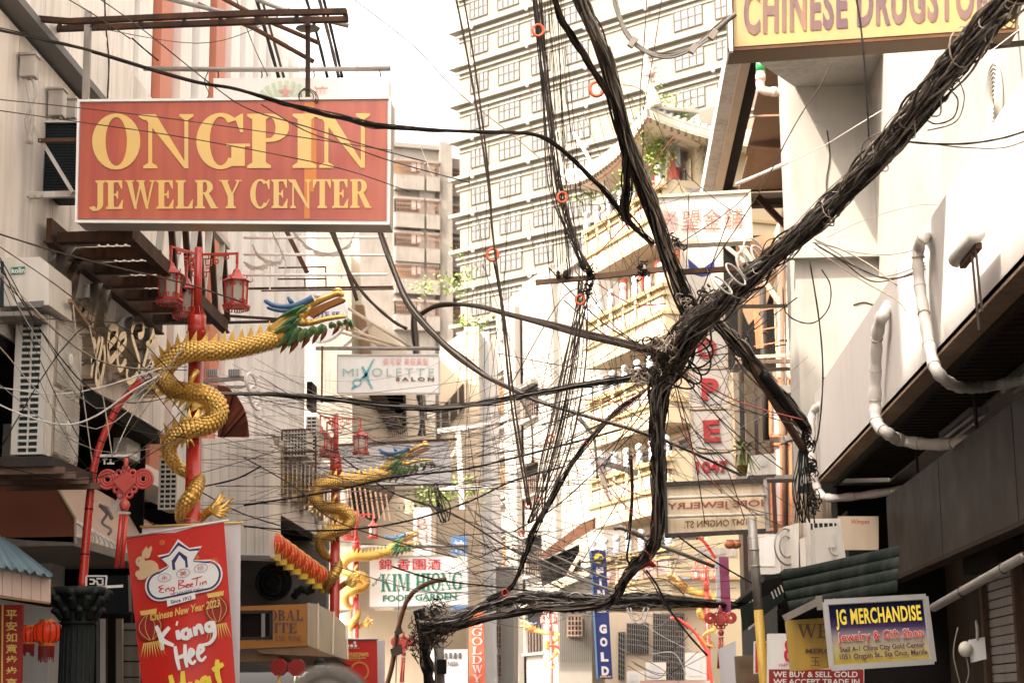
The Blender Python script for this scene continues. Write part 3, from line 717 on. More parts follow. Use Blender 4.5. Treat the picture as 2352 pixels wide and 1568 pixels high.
t, xa, xb, za, zb = gridac('tall twin fan air conditioner with white slotted grille on the left wall', 25, 722, 112, 1044, 15.8, .98, 2, 22, border=.2)
m = M(); m.bx((xb-.05, 15.83, za), (xb+.01, 16.8, zb)); part('side_panel', m, 'ac_white', t)
for k in range(2):
    z0 = za+.03+k*(zb-za)*.5; z1 = z0+(zb-za)*.46; c = V((xb+.022, 16.38, (z0+z1)/2))
    m = M(); m.bx((xb+.01, 15.98, z0), (xb+.025, 16.76, z1)); g = part('fan_panel', m, 'fan_grille', t)
    m = M()
    for j in range(11): m.ring(c+V((.012, 0, 0)), .05+.031*j, .0035, V((1, 0, 0)), 26, 4, sc=1)
    part('ring_wire', m, 'ac_white', g, kind='stuff')
    m = M()
    for j in range(26): m.bar(c+V((.012, -.37+.029*j, -(z1-z0)/2+.02)), c+V((.012, -.37+.029*j, (z1-z0)/2-.02)), .004)
    for j in range(16): m.bar(c+V((.014, -.38, -(z1-z0)/2+.03+.034*j)), c+V((.014, .37, -(z1-z0)/2+.03+.034*j)), .003)
    part('mesh_wire', m, 'ac_white', g, kind='stuff')
    m = M(); m.ball(c+V((.02, 0, 0)), .07, 14, 6, sc=(.25, 1, 1)); part('hub', m, 'ac_white', g, True)
m = M(); m.bx((xa-.2, 15.7, za-.12), (xb+.12, 17.0, za-.03)); part('support_ledge', m, 'dark_steel', t)
for yy in (15.75, 16.1, 16.5, 16.9):
    m = M(); m.bx((xa-.4, yy, za-.18), (xb+.2, yy+.06, za-.12)); part('support_bar', m, 'wood_old', t)
t = thing('ac_unit', 'white window air conditioner with small green badge above the tall twin fan unit', 'air conditioner', at(60, 705, 15.5))
m = M(); m.prism(pq4([(-40, 592), (92, 590), (112, 606), (112, 700), (-40, 704)], 15.5), (0, .7, 0)); part('casing', m, 'ac_white', t)
m = M(); m.prism(pq(-40, 600, 8, 704, 15.49), (0, .02, 0)); part('louvre', m, 'ac_dark', t)
for j in range(12):
    m = M(); c0 = at(112, 612+j*7, 15.6); m.box(c0+V((.004, .15, 0)), (.01, .35, .012)); part('side_slot', m, 'ac_dark', t)
m = M(); flat(m, pq4([(25, 614), (58, 612), (58, 628), (25, 630)], 15.49)); part('badge', m, 'print_green', t)
m = M(); text(m, 'kolin', pq4([(27, 616), (57, 614), (57, 627), (27, 628)], 15.485), bold=.02); part('lettering', m, 'print_white', t)
m = M(); m.prism(pq4([(40, 694), (100, 690), (95, 705), (48, 706)], 15.48), (0, .02, 0)); part('spout', m, 'soffit_grey', t)
m = M(); m.bx((-6.2, 15.4, 4.99), (-4.95, 16.9, 5.03)); tag(m.build('shelf_board', 'grey_steel'), 'thin grey metal shelf between the two air conditioners', 'shelf')
m = M(); pbar(m, (160, 690), (217, 770), 15.9, 9, Y2=17.6); tag(m.build('wooden_batten', 'ply'), 'bare wooden batten poking out beside the tall air conditioner', 'batten')

# smaller units down the left side
gridac('dark slotted grille air conditioner low behind the first dragon pole', 363, 1052, 408, 1170, 21, .5, 3, 10)
gridac('pale air conditioner with square grille left of the second lamp post', 652, 985, 706, 1048, 27.5, .6, 7, 8)
gridac('narrow slotted air conditioner behind the second lamp post', 702, 955, 728, 1060, 28.8, .5, 2, 12)
m = M()
for a, b in (((648, 988), (648, 1048)), ((648, 988), (715, 985)), ((648, 1040), (730, 1036)), ((690, 1048), (690, 1075)), ((725, 1000), (725, 1100))): pbar(m, a, b, 27.4, 4)
tag(m.build('ac_bracket', 'rust_steel'), 'rusty angle iron bracket holding the square grille air conditioner', 'bracket')

# brown-red barrel awning and bare letters behind the first post
t = thing('awning', 'dull red barrel awning half hidden behind the nearest dragon', 'awning', at(535, 1000, 23))
m = M()
for i in range(5):
    a_ = i/5; b_ = (i+1)/5; f = lambda u: (500+72*math.sin(u*PI/2), 1003-120*math.cos(u*PI/2))
    p, q = f(a_), f(b_); m.prism([at(p[0], p[1], 23), at(q[0], q[1], 23), at(q[0]-8, 1003, 23.4), at(500, 1003, 23.4)], (0, .03, 0))
part('canvas', m, 'awning_brown', t)
for u in (.35, .7):
    m = M(); m.bar(at(500+72*math.sin(u*PI/2), 1003-120*math.cos(u*PI/2), 22.97), at(500+20*u, 1003, 23.3), .02); part('rib', m, 'brown_steel', t)
t = thing('round_letters', 'bare white channel letters and lamp housings beside the red barrel awning', 'sign lettering', at(600, 950, 24))
for k in range(6):
    m = M(); c = at(578+k*9, 880+k*34, 24+k*.5); m.ring(c, .11+.02*(k % 2), .025, V((.9, -.4, 0)).normalized(), 16, 5, sc=1.3); part('letter', m, 'panel_white', t)
t = thing('floodlight', 'bank of small floodlights on a rack behind the nearest dragon', 'lamp', at(510, 870, 23))
m = M(); m.bar(at(455, 876, 23), at(560, 868, 23), .05); m.bar(at(470, 890, 23), at(560, 888, 23.4), .09, .03); part('rack', m, 'grey_steel', t)
for k in range(2):
    m = M(); c = at(488+52*k, 857, 23); m.box(c, (.16, .1, .09)); h = part('lamp_head', m, 'panel_grey', t)
    m = M()
    for j in range(6): m.box(c+V((-.06+.024*j, -.055, .0)), (.01, .02, .085))
    part('fin', m, 'soffit_grey', h, kind='stuff')
# ================================================================ white building on the right
R = thing('white_building', 'white rendered building with broad column and deep canopy on the right', 'building', (4.3, 20, 0))
m = M(); m.bx((4.36, 2, 4.9), (12, 28.2, 17)); part('wall', m, 'bright_wall', R)
m = M(); m.bx((3.06, 28.2, 4.9), (12, 29.6, 17)); part('column', m, 'bright_wall', R)
for pts in ([(1890, 868), (1912, 872), (1930, 880), (1948, 868), (1975, 862)], [(1960, 700), (1985, 694), (2010, 700), (2030, 690)], [(1905, 915), (1930, 905), (1945, 908)], [(1900, 300), (1906, 360), (1898, 420), (1903, 500)]):
    m = M(); m.tube(crom(ppath(pts, 28.19), 4), .011, 4); part('crack', m, 'stain_wall', R)
m = M(); m.bx((2.72, 28.02, 8.42), (4.5, 28.19, 8.52)); part('ledge', m, 'bright_wall', R)
RF = Plane((3.25, 0, 0), (0, 1, 0), (-1, 0, 0))
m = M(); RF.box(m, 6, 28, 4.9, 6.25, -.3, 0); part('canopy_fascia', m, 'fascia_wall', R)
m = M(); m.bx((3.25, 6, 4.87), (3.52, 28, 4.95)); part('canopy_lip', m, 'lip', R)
m = M(); m.prism([(3.17, 28.19, 11.28), (2.28, 26.6, 11.28), (4.36, 26.6, 11.28), (4.36, 28.19, 11.28)], (0, 0, .5)); part('balcony_slab', m, 'bright_wall', R)  # overhang inferred from its shadow; outer edge slanted to throw that diagonal
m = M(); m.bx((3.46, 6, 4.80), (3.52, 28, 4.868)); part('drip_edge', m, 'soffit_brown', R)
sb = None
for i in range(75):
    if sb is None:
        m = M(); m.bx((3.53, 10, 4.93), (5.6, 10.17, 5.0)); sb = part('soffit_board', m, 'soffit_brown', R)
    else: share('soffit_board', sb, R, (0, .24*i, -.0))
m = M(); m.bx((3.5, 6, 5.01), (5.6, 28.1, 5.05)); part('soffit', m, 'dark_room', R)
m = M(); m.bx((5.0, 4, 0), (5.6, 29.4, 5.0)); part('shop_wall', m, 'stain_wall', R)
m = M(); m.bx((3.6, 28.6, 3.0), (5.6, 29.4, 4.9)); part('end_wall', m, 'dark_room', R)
for i in range(9):                                           # coiled relief on the wall
    c = onX(2283, 236, 4.34); m = M(); m.ring(c, .06+.046*i, .012, V((1, 0, 0)), 36, 5, sc=1.0); part('relief_ring', m, 'bright_wall', R, True)
for k, (y0, y1) in enumerate(((17.5, 19.5), (21, 23))):      # tube lights under the canopy
    t = thing('tube_light', ('nearer' if k == 0 else 'farther')+' unlit twin tube light fixture under the dark canopy', 'light fitting', (4.3, y0, 4.85), 'tube lights under the canopy')
    m = M(); m.bx((4.2, y0, 4.84), (4.42, y1, 4.90)); part('housing', m, 'grey_steel', t)
    for j in (-1, 1):
        m = M(); m.tube([(4.31+.06*j, y0+.05, 4.81), (4.31+.06*j, y1-.05, 4.81)], .02, 8); part('tube', m, 'panel_grey', t, True)
# long dark board
t = thing('sign_board', 'long blank dark brown board hung under the canopy on the right', 'sign', (3.9, 18, 3.3))
RD = Plane((3.9, 0, 0), (0, 1, 0), (-1, 0, 0))
m = M(); RD.box(m, 10, 25.6, 3.25, 4.38, -.16, 0); part('board', m, 'dark_board', t)
m = M(); RD.box(m, 10, 25.62, 3.2, 3.25, -.17, .02); part('edge_strip', m, 'soffit_brown', t)
for i in range(4):
    m = M(); m.tube([(3.98, 12+3.8*i, 4.38), (3.98, 12+3.8*i, 4.95)], .02, 6); part('hanger', m, 'dark_steel', t)
for i in range(3):
    m = M(); RD.box(m, 13.5+4*i, 13.52+4*i, 3.26, 4.37, 0, .004); part('seam', m, 'soffit_brown', t)
# shutter
t = thing('roller_shutter', 'roller shutter with wide ribbed slats at the right edge under the canopy', 'shutter', (4.98, 23.4, 0))
RS = Plane((4.99, 0, 0), (0, 1, 0), (-1, 0, 0))
sb = None
for i in range(26):
    if sb is None:
        m = M(); RS.box(m, 22.5, 24.3, .2, .30, 0, .05); sb = part('slat', m, 'grey_steel', t)
    else: share('slat', sb, t, (0, 0, .116*i))
for a in (22.35, 24.3):
    m = M(); RS.box(m, a, a+.15, .1, 3.25, 0, .12); part('guide_rail', m, 'wood_old', t)
m = M(); RS.box(m, 22.3, 24.5, 3.22, 3.5, 0, .3); part('shutter_box', m, 'soffit_brown', t)
t = thing('wall_pipe', 'grey pipe sloping along the wall above the roller shutter', 'pipe', at(2145, 1392, 21))
m = M(); m.tube([at(2145, 1394, 21.5), at(2352, 1277, 18)], .05, 10); part('pipe', m, 'grey_steel', t, True)
for f in (.35, .8):
    m = M(); a = at(2145, 1394, 21.5).lerp(at(2352, 1277, 18), f); m.ring(a, .052, .012, V((.55, -.8, .1)).normalized(), 14, 5); part('clamp', m, 'dark_steel', t)
t = thing('meter_box', 'small white box beside a round meter on the wall left of the shutter', 'meter', at(2235, 1500, 22))
m = M(); m.prism(pq4([(2228, 1468), (2262, 1462), (2266, 1512), (2234, 1520)], 22), (0, .12, 0)); part('casing', m, 'panel_grey', t)
m = M(); m.tube([at(2245, 1468, 22), at(2245, 1445, 22), at(2243, 1425, 22.1)], .02, 6); part('conduit', m, 'grey_steel', t)
m = M(); c = at(2218, 1490, 22); m.ball(c, .085, 14, 8, sc=(1, .8, 1.1)); part('dial', m, 'frost_glass', t, True)
m = M(); m.tube(crom([at(2200, 1440, 22.2), at(2190, 1500, 22.2), at(2205, 1568, 22.2)], 5), .008, 5); m.tube(crom([at(2220, 1510, 22.2), at(2225, 1545, 22.2), at(2215, 1580, 22.2)], 5), .008, 5); part('wire', m, 'cable_grey', t, kind='stuff')
# lagged pipes dropping over the fascia
def lag(pts, r, label):
    P3 = crom(pts, 8); n = len(P3)
    t = thing('lagged_pipe', label, 'pipe', P3[0], 'white wrapped pipes over the canopy edge')
    m = M(); m.loft(P3, [r*(1+.10*math.sin(i*1.3)+.05*rnd.random()) for i in range(n)], None, 12); part('wrapping', m, 'wrap_white', t, True)
    for i in range(4, n-2, 7):
        m = M(); tt = (P3[i+1]-P3[i-1]).normalized(); m.ring(P3[i], r*1.02, .008, tt, 14, 5); part('tie_band', m, 'cable_tan', t)
def fx(px, py, d=.12): return onX(px, py, 3.25-d)
lag([onX(2160, 524, 4.3), fx(2128, 540, .02), fx(2109, 575), fx(2112, 650), fx(2122, 720), fx(2136, 800), fx(2152, 852, .14)+V((0, 0, 0)), onX(2190, 884, 3.35), onX(2230, 890, 3.7), onX(2290, 884, 4.05), onX(2380, 866, 4.4)], .056, 'white wrapped pipe over the sunlit part of the canopy, right one of two')
lag([onX(2060, 690, 3.5), fx(2035, 712, .05), fx(2016, 760), fx(2011, 840), fx(2010, 920), fx(2014, 970), onX(2035, 992, 3.2), onX(2075, 1012, 3.45), onX(2160, 1020, 3.8), onX(2250, 1004, 4.1), onX(2380, 940, 4.4)], .068, 'white wrapped pipe over the shaded part of the canopy, with a long sag below')
lag([onX(1890, 928, 3.3), at(1868, 945, 27.6), at(1862, 1000, 27.6), at(1868, 1080, 27.6), at(1880, 1125, 27.6), at(1905, 1143, 27.4), at(1990, 1136, 27), at(2080, 1122, 26)], .058, 'white wrapped pipe hugging the far corner of the canopy')
t = thing('cable_drum', 'rusty white cylinder on a bracket with hanging wires on the sunlit wall', 'bracket', onX(2225, 570, 3.2))
c = onX(2225, 560, 3.05)
m = M(); m.tube([c+V((0, .55, 0)), c+V((0, -.35, 0))], .07, 12); part('cylinder', m, 'wrap_white', t, True)
m = M(); m.bar(c+V((.02, .4, -.09)), c+V((.02, -.3, -.09)), .05); part('bracket_bar', m, 'rust_steel', t)
for j in (0, 1):
    m = M(); m.tube([c+V((0, -.1-.16*j, -.08)), c+V((.02, -.1-.16*j, -.75+.12*j))], .011, 5); part('hanging_rod', m, 'dark_steel', t)

# drugstore sign
yd = 16.0
t = thing('lightbox_sign', 'yellow lightbox sign with mauve capitals CHINESE DRUGSTORE cut by the top edge', 'sign', at(2000, 110, yd))
q = pq4([(1672, -62), (2350, -104), (2338, 72), (1676, 118)], yd)
m = M(); m.prism(q, (0, .36, 0)); part('cabinet', m, 'drug_under', t)
q2 = pq4([(1684, -54), (2344, -96), (2330, 64), (1686, 108)], yd-.012)
m = M(); m.prism(q2, (0, .02, 0)); part('face', m, 'drug_yellow', t)
m = M(); pbar(m, (1672, 116), (2340, 72), yd-.02, 6); part('frame_edge', m, 'rust_steel', t)
m = M(); pbar(m, (1674, -62), (1679, 120), yd-.02, 9, h=14); part('frame_edge', m, 'light_white', t)
m = M(); text(m, 'CHINESE', pq4([(1708, -24), (1946, -40), (1946, 66), (1708, 83)], yd-.014), bold=.035, space=1.15); part('lettering', m, 'print_mauve', t)
m = M(); text(m, 'DRUGSTORE', pq4([(1968, -42), (2304, -64), (2304, 42), (1968, 64)], yd-.014), bold=.035, space=1.15); part('lettering', m, 'print_mauve', t)
for x in (1900, 2250):
    m = M(); m.bar(at(x, 110, yd+.2), at(x+420, 60, yd+2.5)+V((.4, 0, 0)), .05); part('bracket_arm', m, 'dark_steel', t)

# beige drain pipe and hanging rod
t = thing('drain_pipe', 'beige plastic drain pipe with elbow and green coupling under the yellow sign', 'pipe', at(1745, 200, 29.5))
m = M(); m.tube(crom([at(1747, 120, 29.5), at(1747, 175, 29.5), at(1747, 200, 29.5), at(1760, 210, 29.5), at(1800, 212, 29.5), at(1862, 212, 29.5)], 5), .075, 12); part('pipe', m, 'pvc', t, True)
for a, b in (((1747, 172), (1747, 186)), ((1772, 211), (1784, 211))):
    m = M(); m.tube([at(*a, 29.5), at(*b, 29.5)], .085, 12); part('collar', m, 'pvc', t, True)
m = M(); m.tube([at(1747, 140, 29.5), at(1747, 165, 29.5)], .079, 12); part('coupling', m, 'pvc_green', t, True)

# ================================================================ old house with plywood soffit
H = thing('old_house', 'old house with peeling plywood soffit and slanting gutter beside the white column', 'building', (4, 38, 0))
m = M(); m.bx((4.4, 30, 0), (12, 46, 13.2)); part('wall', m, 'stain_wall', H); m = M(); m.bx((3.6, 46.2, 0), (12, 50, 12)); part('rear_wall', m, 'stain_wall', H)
m = M(); m.bx((2.42, 29.8, 13.3), (2.68, 44, 13.34)); m.bx((2.42, 29.8, 13.34), (2.46, 44, 13.62)); part('gutter', m, 'white_steel', H)
m = M(); m.bx((2.68, 29.8, 13.22), (2.86, 44, 13.6)); part('eave_board', m, 'tan_wall', H)
m = M(); m.bx((2.87, 29.8, 13.30), (3.1, 44, 13.36)); part('eave_gap', m, 'dark_room', H)
for i in range(4):
    m = M(); a = 30+i*2.75; z = 13.18+(.02 if i % 2 else 0); m.bx((3.08+.05*i, a, z), (4.6, a+2.7, z+.03)); part('soffit_panel', m, 'ply', H)
m = M(); m.prism([(3.2, 37.2, 13.1), (4.0, 36.9, 12.9), (3.9, 37.8, 12.75), (3.15, 38.2, 12.7)], (0, 0, .03)); part('hanging_ply', m, 'ply', H)
m = M(); m.bx((2.9, 41.2, 12.9), (5, 41.5, 13.2)); part('beam', m, 'soffit_brown', H)
m = M(); m.bx((2.75, 44, 9.5), (4.4, 44.1, 12.9)); part('dark_opening', m, 'dark_room', H)
for a, b, w_, mt in (((1740, 452), (1830, 545), 14, 'brown_steel'), ((1680, 436), (1860, 428), 12, 'brown_steel'), ((1828, 430), (1832, 560), 11, 'rust_steel'), ((1690, 545), (1880, 832), 11, 'tan_wall'), ((1668, 566), (1756, 640), 8, 'tan_wall')):
    m = M(); pbar(m, a, b, 41, w_, h=w_); part('frame_bar', m, mt, H)
m = M(); m.prism(pq4([(1690, 560), (1775, 532), (1800, 580), (1760, 700), (1720, 745), (1700, 700)], 43), (0, .06, 0)); part('ply_sheet', m, 'ply', H)
src = None
for i in range(16):                                          # clapboards on the side wall
    m = M(); pl = [(1752+i*3.2, 792-i*4), (1842, 560+i*14), (1842, 572+i*14), (1752+i*3.2, 802-i*4)]
    m = M(); z = 8.3+i*.28; m.bx((4.22, 36.5, z), (4.38, 45, z+.25)); part('clapboard', m, 'tan_wall', H)
t = None
for x, y0, y1, wpx, Y, mt, lb in ((1797, 560, 1300, 15, 39, 'wood_old', 'brown rusted vertical pipe left of the three beside the canopy'), (1842, 560, 1330, 21, 36.5, 'pvc', 'sunlit beige vertical drain pipe beside the white canopy'),
        (1828, 585, 1180, 9, 36.8, 'pvc', 'thin beige pipe between two thicker vertical pipes'), (1700, 690, 1100, 12, 38, 'soffit_brown', 'dark vertical post behind the letter column'), (1752, 660, 1010, 16, 39.5, 'dark_steel', 'dark steel ladder post under the plywood sheet')):
    t = thing('vertical_pipe', lb, 'pipe', at(x, y1, Y))
    m = M(); m.tube([at(x, y0, Y), at(x+3, (y0+y1)/2, Y), at(x+8, y1, Y)], wpx*Y/FP/2, 10); part('pipe', m, mt, t, True)
    for f in (.3, .62):
        m = M(); m.ring(at(x+8*f, y0+(y1-y0)*f, Y), wpx*Y/FP/2+.004, .018, V((0, 0, 1)), 14, 5); part('clamp', m, 'dark_steel', t)
t = thing('scaffold', 'rusty steel beams and strut in front of the old house windows', 'frame', at(1800, 830, 36))
for a, b, w_, mt in (((1690, 822), (1882, 812), 8, 'tan_wall'), ((1690, 832), (1874, 828), 9, 'wood_old'), ((1700, 690), (1745, 660), 8, 'dark_steel'), ((1702, 880), (1716, 1400), 10, 'dark_steel'), ((1735, 880), (1745, 1400), 9, 'dark_steel'), ((1772, 1010), (1790, 1400), 9, 'rust_steel'), ((1690, 1100), (1870, 1094), 12, 'grey_steel')):
    m = M(); pbar(m, a, b, 36, w_, h=w_); part('beam', m, mt, t)
for k, (x0, y0, x1, y1) in enumerate(((1768, 868, 1812, 1000), (1815, 872, 1850, 1010), (1772, 1020, 1815, 1200), (1760, 1215, 1800, 1300))):
    Y = 39.0; t = thing('window', ['upper left', 'upper right', 'lower', 'lowest'][k]+' orange framed window of the old house beside the canopy', 'window', at(x0, y1, Y), 'orange framed windows of the old house')
    m = M(); m.prism(pq(x0+4, y0+4, x1-4, y1-4, Y+.02), (0, .03, 0)); part('pane', m, 'window_blue' if k % 2 else 'panel_grey', t)
    for a, b in (((x0, y0), (x1, y0)), ((x0, y1), (x1, y1)), ((x0, y0), (x0+2, y1)), ((x1, y0), (x1+2, y1)), (((x0+x1)/2, y0), ((x0+x1)/2+2, y1))):
        m = M(); pbar(m, a, b, Y, 6); part('frame_bar', m, 'orange_frame', t)
t = thing('balcony_grille', 'orange wire cage on the wall above the old house windows', 'grille', at(1750, 770, 38))
for i in range(6):
    m = M(); pbar(m, (1732+i*3, 712+i*3), (1738+i*3, 800), 38, 2); part('bar', m, 'orange_frame', t)
for yy in (715, 760, 795):
    m = M(); pbar(m, (1732, yy), (1790, yy-10), 38, 2.2); part('bar', m, 'orange_frame', t)
t = thing('wall_lamp', 'grey flat floodlight on a rod near the old house windows', 'lamp', at(1800, 890, 34))
m = M(); m.prism(pq4([(1768, 905), (1780, 884), (1842, 882), (1836, 900)], 34), (0, .25, -.02)); part('housing', m, 'grey_steel', t)
m = M(); m.tube([at(1805, 884, 34), at(1802, 740, 34)], .012, 6); part('rod', m, 'cable_grey', t)
t = thing('street_light', 'white flat street light head by the far corner of the canopy', 'lamp', at(1830, 1000, 30))
m = M(); m.prism(pq4([(1800, 1000), (1866, 990), (1868, 998), (1806, 1012)], 30), (0, .3, 0)); part('head', m, 'white_steel', t)

# ================================================================ vertical letter column with address
HC = thing('letter_column_sign', 'white vertical box sign with red letters spelling hope and the number 1047', 'sign', at(1625, 1105, 30))
yh = 30.0
def lbox(x0, y0, x1, y1):
    m = M(); m.prism(pq4([(x0, y0+1), (x1-8, y0-2), (x1-6, y1-2), (x0+3, y1)], yh), (0, .45, 0)); b = part('box', m, 'hope_box', HC)
    m = M(); pbar(m, (x1-6, y0-2), (x1-4, y1-2), yh, 5, h=8); pbar(m, (x0, y1), (x1-6, y1-2), yh, 4, h=6); pbar(m, (x0+1, y0), (x0+3, y1), yh, 4, h=6)
    part('frame', m, 'tan_wall', b)
    return b
for q in ((1565, 562, 1664, 704), (1572, 708, 1668, 750), (1578, 754, 1674, 846), (1583, 851, 1679, 938), (1588, 944, 1686, 1036), (1592, 1042, 1691, 1104)): lbox(*q)
def raised(s, q, mt='hope_red', bold=.04, d=.05):
    m = M(); text(m, s, q, lift=.05, bold=bold); 
    vs = list(m.v); fs = list(m.f)
    f, nr = frame_of(q); m.v += [tuple(V(v)-nr*.047) for v in vs]; b = len(vs)
    ed = {}
    for p in fs:
        for i in range(len(p)): ed.setdefault((p[i], p[(i+1) % len(p)]), 1)
    for (a, c) in ed:
        if (c, a) not in ed: m.f.append((a, a+b, c+b, c)); m.m.append(0)
    part('raised_letter', m, mt, HC)
raised('O', pq(1601, 779, 1646, 824, yh)); raised('P', pq4([(1610, 869), (1650, 869), (1652, 920), (1612, 920)], yh)); raised('E', pq4([(1614, 966), (1653, 964), (1656, 1015), (1617, 1016)], yh))
raised('H', pq(1598, 716, 1640, 746, yh)); raised('1047', pq4([(1598, 1060), (1672, 1057), (1674, 1084), (1600, 1086)], yh), d=.02, bold=.03)
m = M(); flat(m, pq4([(1580, 594), (1610, 620), (1641, 597), (1641, 612), (1632, 630), (1612, 636), (1592, 630), (1582, 614)], yh)[:8]); part('emblem', m, 'blue_sign', HC)
for y in (705, 850, 1106):
    m = M(); pbar(m, (1660, y), (1885, y-4), yh+.2, 9, Y2=34); part('bracket_arm', m, 'grey_steel', HC)
t = thing('shop_sign', 'white sign with four thin red Chinese characters above the letter column', 'sign', at(1610, 555, 28.5))
m = M(); m.prism(pq4([(1500, 452), (1722, 440), (1726, 549), (1504, 560)], 28.5), (0, .4, 0)); part('cabinet', m, 'hope_box', t)
for a, b in (((1498, 452), (1724, 439)), ((1502, 561), (1727, 550)), ((1721, 440), (1726, 550))):
    m = M(); pbar(m, a, b, 28.48, 6, h=7); part('frame_edge', m, 'tan_wall', t)
for k, ch in enumerate('希望金鋪'):
    m = M(); x = 1516+k*49; text(m, ch, pq(x, 482-k*1.5, x+42, 530-k*1.5, 28.48), bold=-.002); part('lettering', m, 'print_pink' if k < 1 else 'hope_letter', t)
t = thing('lightbox_sign', 'weathered translucent lightbox back with mirrored jewelry shop lettering', 'sign', at(1640, 1228, 28))
yj = 28.0
m = M(); m.prism(pq4([(1527, 1114), (1760, 1104), (1764, 1217), (1530, 1229)], yj), (0, .1, 0)); part('panel', m, 'hope_panel', t)
for a, b, mt in (((1523, 1112), (1760, 1102), 'dark_steel'), ((1527, 1230), (1766, 1218), 'dark_steel'), ((1527, 1110), (1531, 1232), 'dark_steel'), ((1757, 1100), (1763, 1220), 'grey_steel')):
    m = M(); pbar(m, a, b, yj-.05, 8, h=10); part('frame_edge', m, mt, t)
for y in (1143, 1186):
    m = M(); m.tube([at(1534, y, yj-.12), at(1760, y-7, yj-.12)], .024, 8); part('tube', m, 'white_steel', t, True)
m = M(); text(m, 'HOPE JEWELRY', pq4([(1770, 1146), (1532, 1155), (1532, 1174), (1770, 1166)], yj-.004), bold=.02); part('lettering', m, 'hope_letter', t)
m = M(); text(m, '1047 ONGPIN ST.', pq4([(1716, 1190), (1570, 1196), (1570, 1213), (1716, 1205)], yj-.004), bold=.015); part('lettering', m, 'sign_brown', t)

# ================================================================ merchandise sign and its neighbours
yg = 20.5
gradprint('jg_face', [(0, (.42, .31, .05)), (.22, (.44, .37, .18)), (.42, (.30, .26, .27)), (.60, (.055, .035, .10)), (.78, (.005, .005, .045)), (1, (.002, .005, .03))], at(2000, 1518, yg).z, at(2000, 1386, yg).z)
t = thing('shop_sign', 'aluminium framed sign JG MERCHANDISE Jewelry & Gift Shop, navy fading to yellow', 'sign', at(2020, 1530, yg))
Q = [(1894, 1382), (2126, 1369), (2145, 1518), (1910, 1534)]
m = M(); m.prism(pq4(Q, yg), (0, .22, 0)); part('cabinet', m, 'alu', t)
for i in range(4):
    a, b = Q[i], Q[(i+1) % 4]; m = M(); pbar(m, a, b, yg-.01, 10, h=12); part('frame_edge', m, 'alu', t)
def jq(u0, v0, u1, v1, d=.02):
    f = lambda u, v: (Q[0][0]*(1-u)*(1-v)+Q[1][0]*u*(1-v)+Q[2][0]*u*v+Q[3][0]*(1-u)*v, Q[0][1]*(1-u)*(1-v)+Q[1][1]*u*(1-v)+Q[2][1]*u*v+Q[3][1]*(1-u)*v)
    return pq4([f(u0, v0), f(u1, v0), f(u1, v1), f(u0, v1)], yg-d)
m = M(); m.prism(jq(.035, .05, .965, .95, .004), (0, .01, 0)); part('face', m, 'jg_face', t)
m = M(); text(m, 'JG MERCHANDISE', jq(.09, .12, .935, .43), bold=.03, space=1.08); part('lettering', m, 'print_yellow', t)
m = M(); text(m, 'Jewelry & Gift Shop', jq(.085, .465, .935, .66), bold=.04, space=1.06); part('lettering', m, 'print_cream', t)
m = M(); text(m, 'Jewelry & Gift Shop', jq(.09, .475, .93, .65), bold=.012, lift=.012, space=1.06); part('lettering', m, 'print_red', t)
m = M(); text(m, 'Stall A-1 China City Gold Center', jq(.10, .69, .93, .79), bold=.022); part('lettering', m, 'print_purple', t)
m = M(); text(m, '1051 Ongpin St., Sta Cruz, Manila', jq(.09, .80, .95, .90), bold=.022); part('lettering', m, 'print_purple', t)
t = thing('shop_sign', 'mustard yellow sign with faded dark capitals behind the framed navy sign', 'sign', at(1860, 1535, 22.5))
m = M(); m.prism(pq4([(1806, 1424), (1925, 1416), (1925, 1532), (1818, 1540)], 22.5), (0, .2, 0)); part('board', m, 'pole_yellow', t)
m = M(); serif(m, 'WE', pq(1830, 1432, 1906, 1464, 22.49), T=.14); text(m, 'MERC', pq(1850, 1488, 1908, 1500, 22.49), bold=.03); text(m, '玉', pq(1862, 1508, 1884, 1528, 22.49)); part('lettering', m, 'print_brown', t)
t = thing('shop_sign', 'white sign with red foot band reading WE BUY & SELL GOLD', 'sign', at(1860, 1568, 24))
m = M(); m.prism(pq(1764, 1454, 1985, 1620, 24), (0, .2, 0)); part('board', m, 'light_white', t)
m = M(); flat(m, pq(1766, 1536, 1983, 1618, 23.99), lift=.001); part('band', m, 'print_darkred', t)
m = M(); text(m, 'WE BUY & SELL GOLD', pq(1776, 1541, 1970, 1554, 23.98), bold=.02); text(m, 'WE ACCEPT TRADE IN', pq(1776, 1558, 1974, 1571, 23.98), bold=.02); part('lettering', m, 'print_white', t)
m = M(); text(m, '1047', pq(1789, 1523, 1809, 1530, 23.98), bold=.02); part('lettering', m, 'print_red', t)
m = M(); strokes(m, [[(.9, .9), (.3, .8), (.3, .55), (.7, .5)], [(.7, .5), (.2, .4), (.3, .1), (.9, .15)]], pq(1800, 1462, 1826, 1520, 23.98), .14); part('emblem', m, 'print_red', t)
t = thing('shop_sign', 'brown sign with dark letters QT and BUY in the shade', 'sign', at(1720, 1568, 27))
m = M(); m.prism(pq4([(1688, 1506), (1765, 1500), (1765, 1640), (1696, 1640)], 27), (0, .15, 0)); part('board', m, 'drug_under', t)
m = M(); text(m, 'QT C', pq(1697, 1514, 1748, 1530, 26.98), bold=.03); text(m, 'BUY', pq(1712, 1552, 1752, 1568, 26.98), bold=.04); flat(m, pq(1700, 1537, 1744, 1539, 26.98)); part('lettering', m, 'print_brown', t)
t = thing('shop_sign', 'small red sign with green curl and number half hidden by the yellow pole', 'sign', at(1745, 1545, 25.5))
m = M(); m.prism(pq(1732, 1472, 1768, 1546, 25.5), (0, .1, 0)); part('board', m, 'light_white', t)
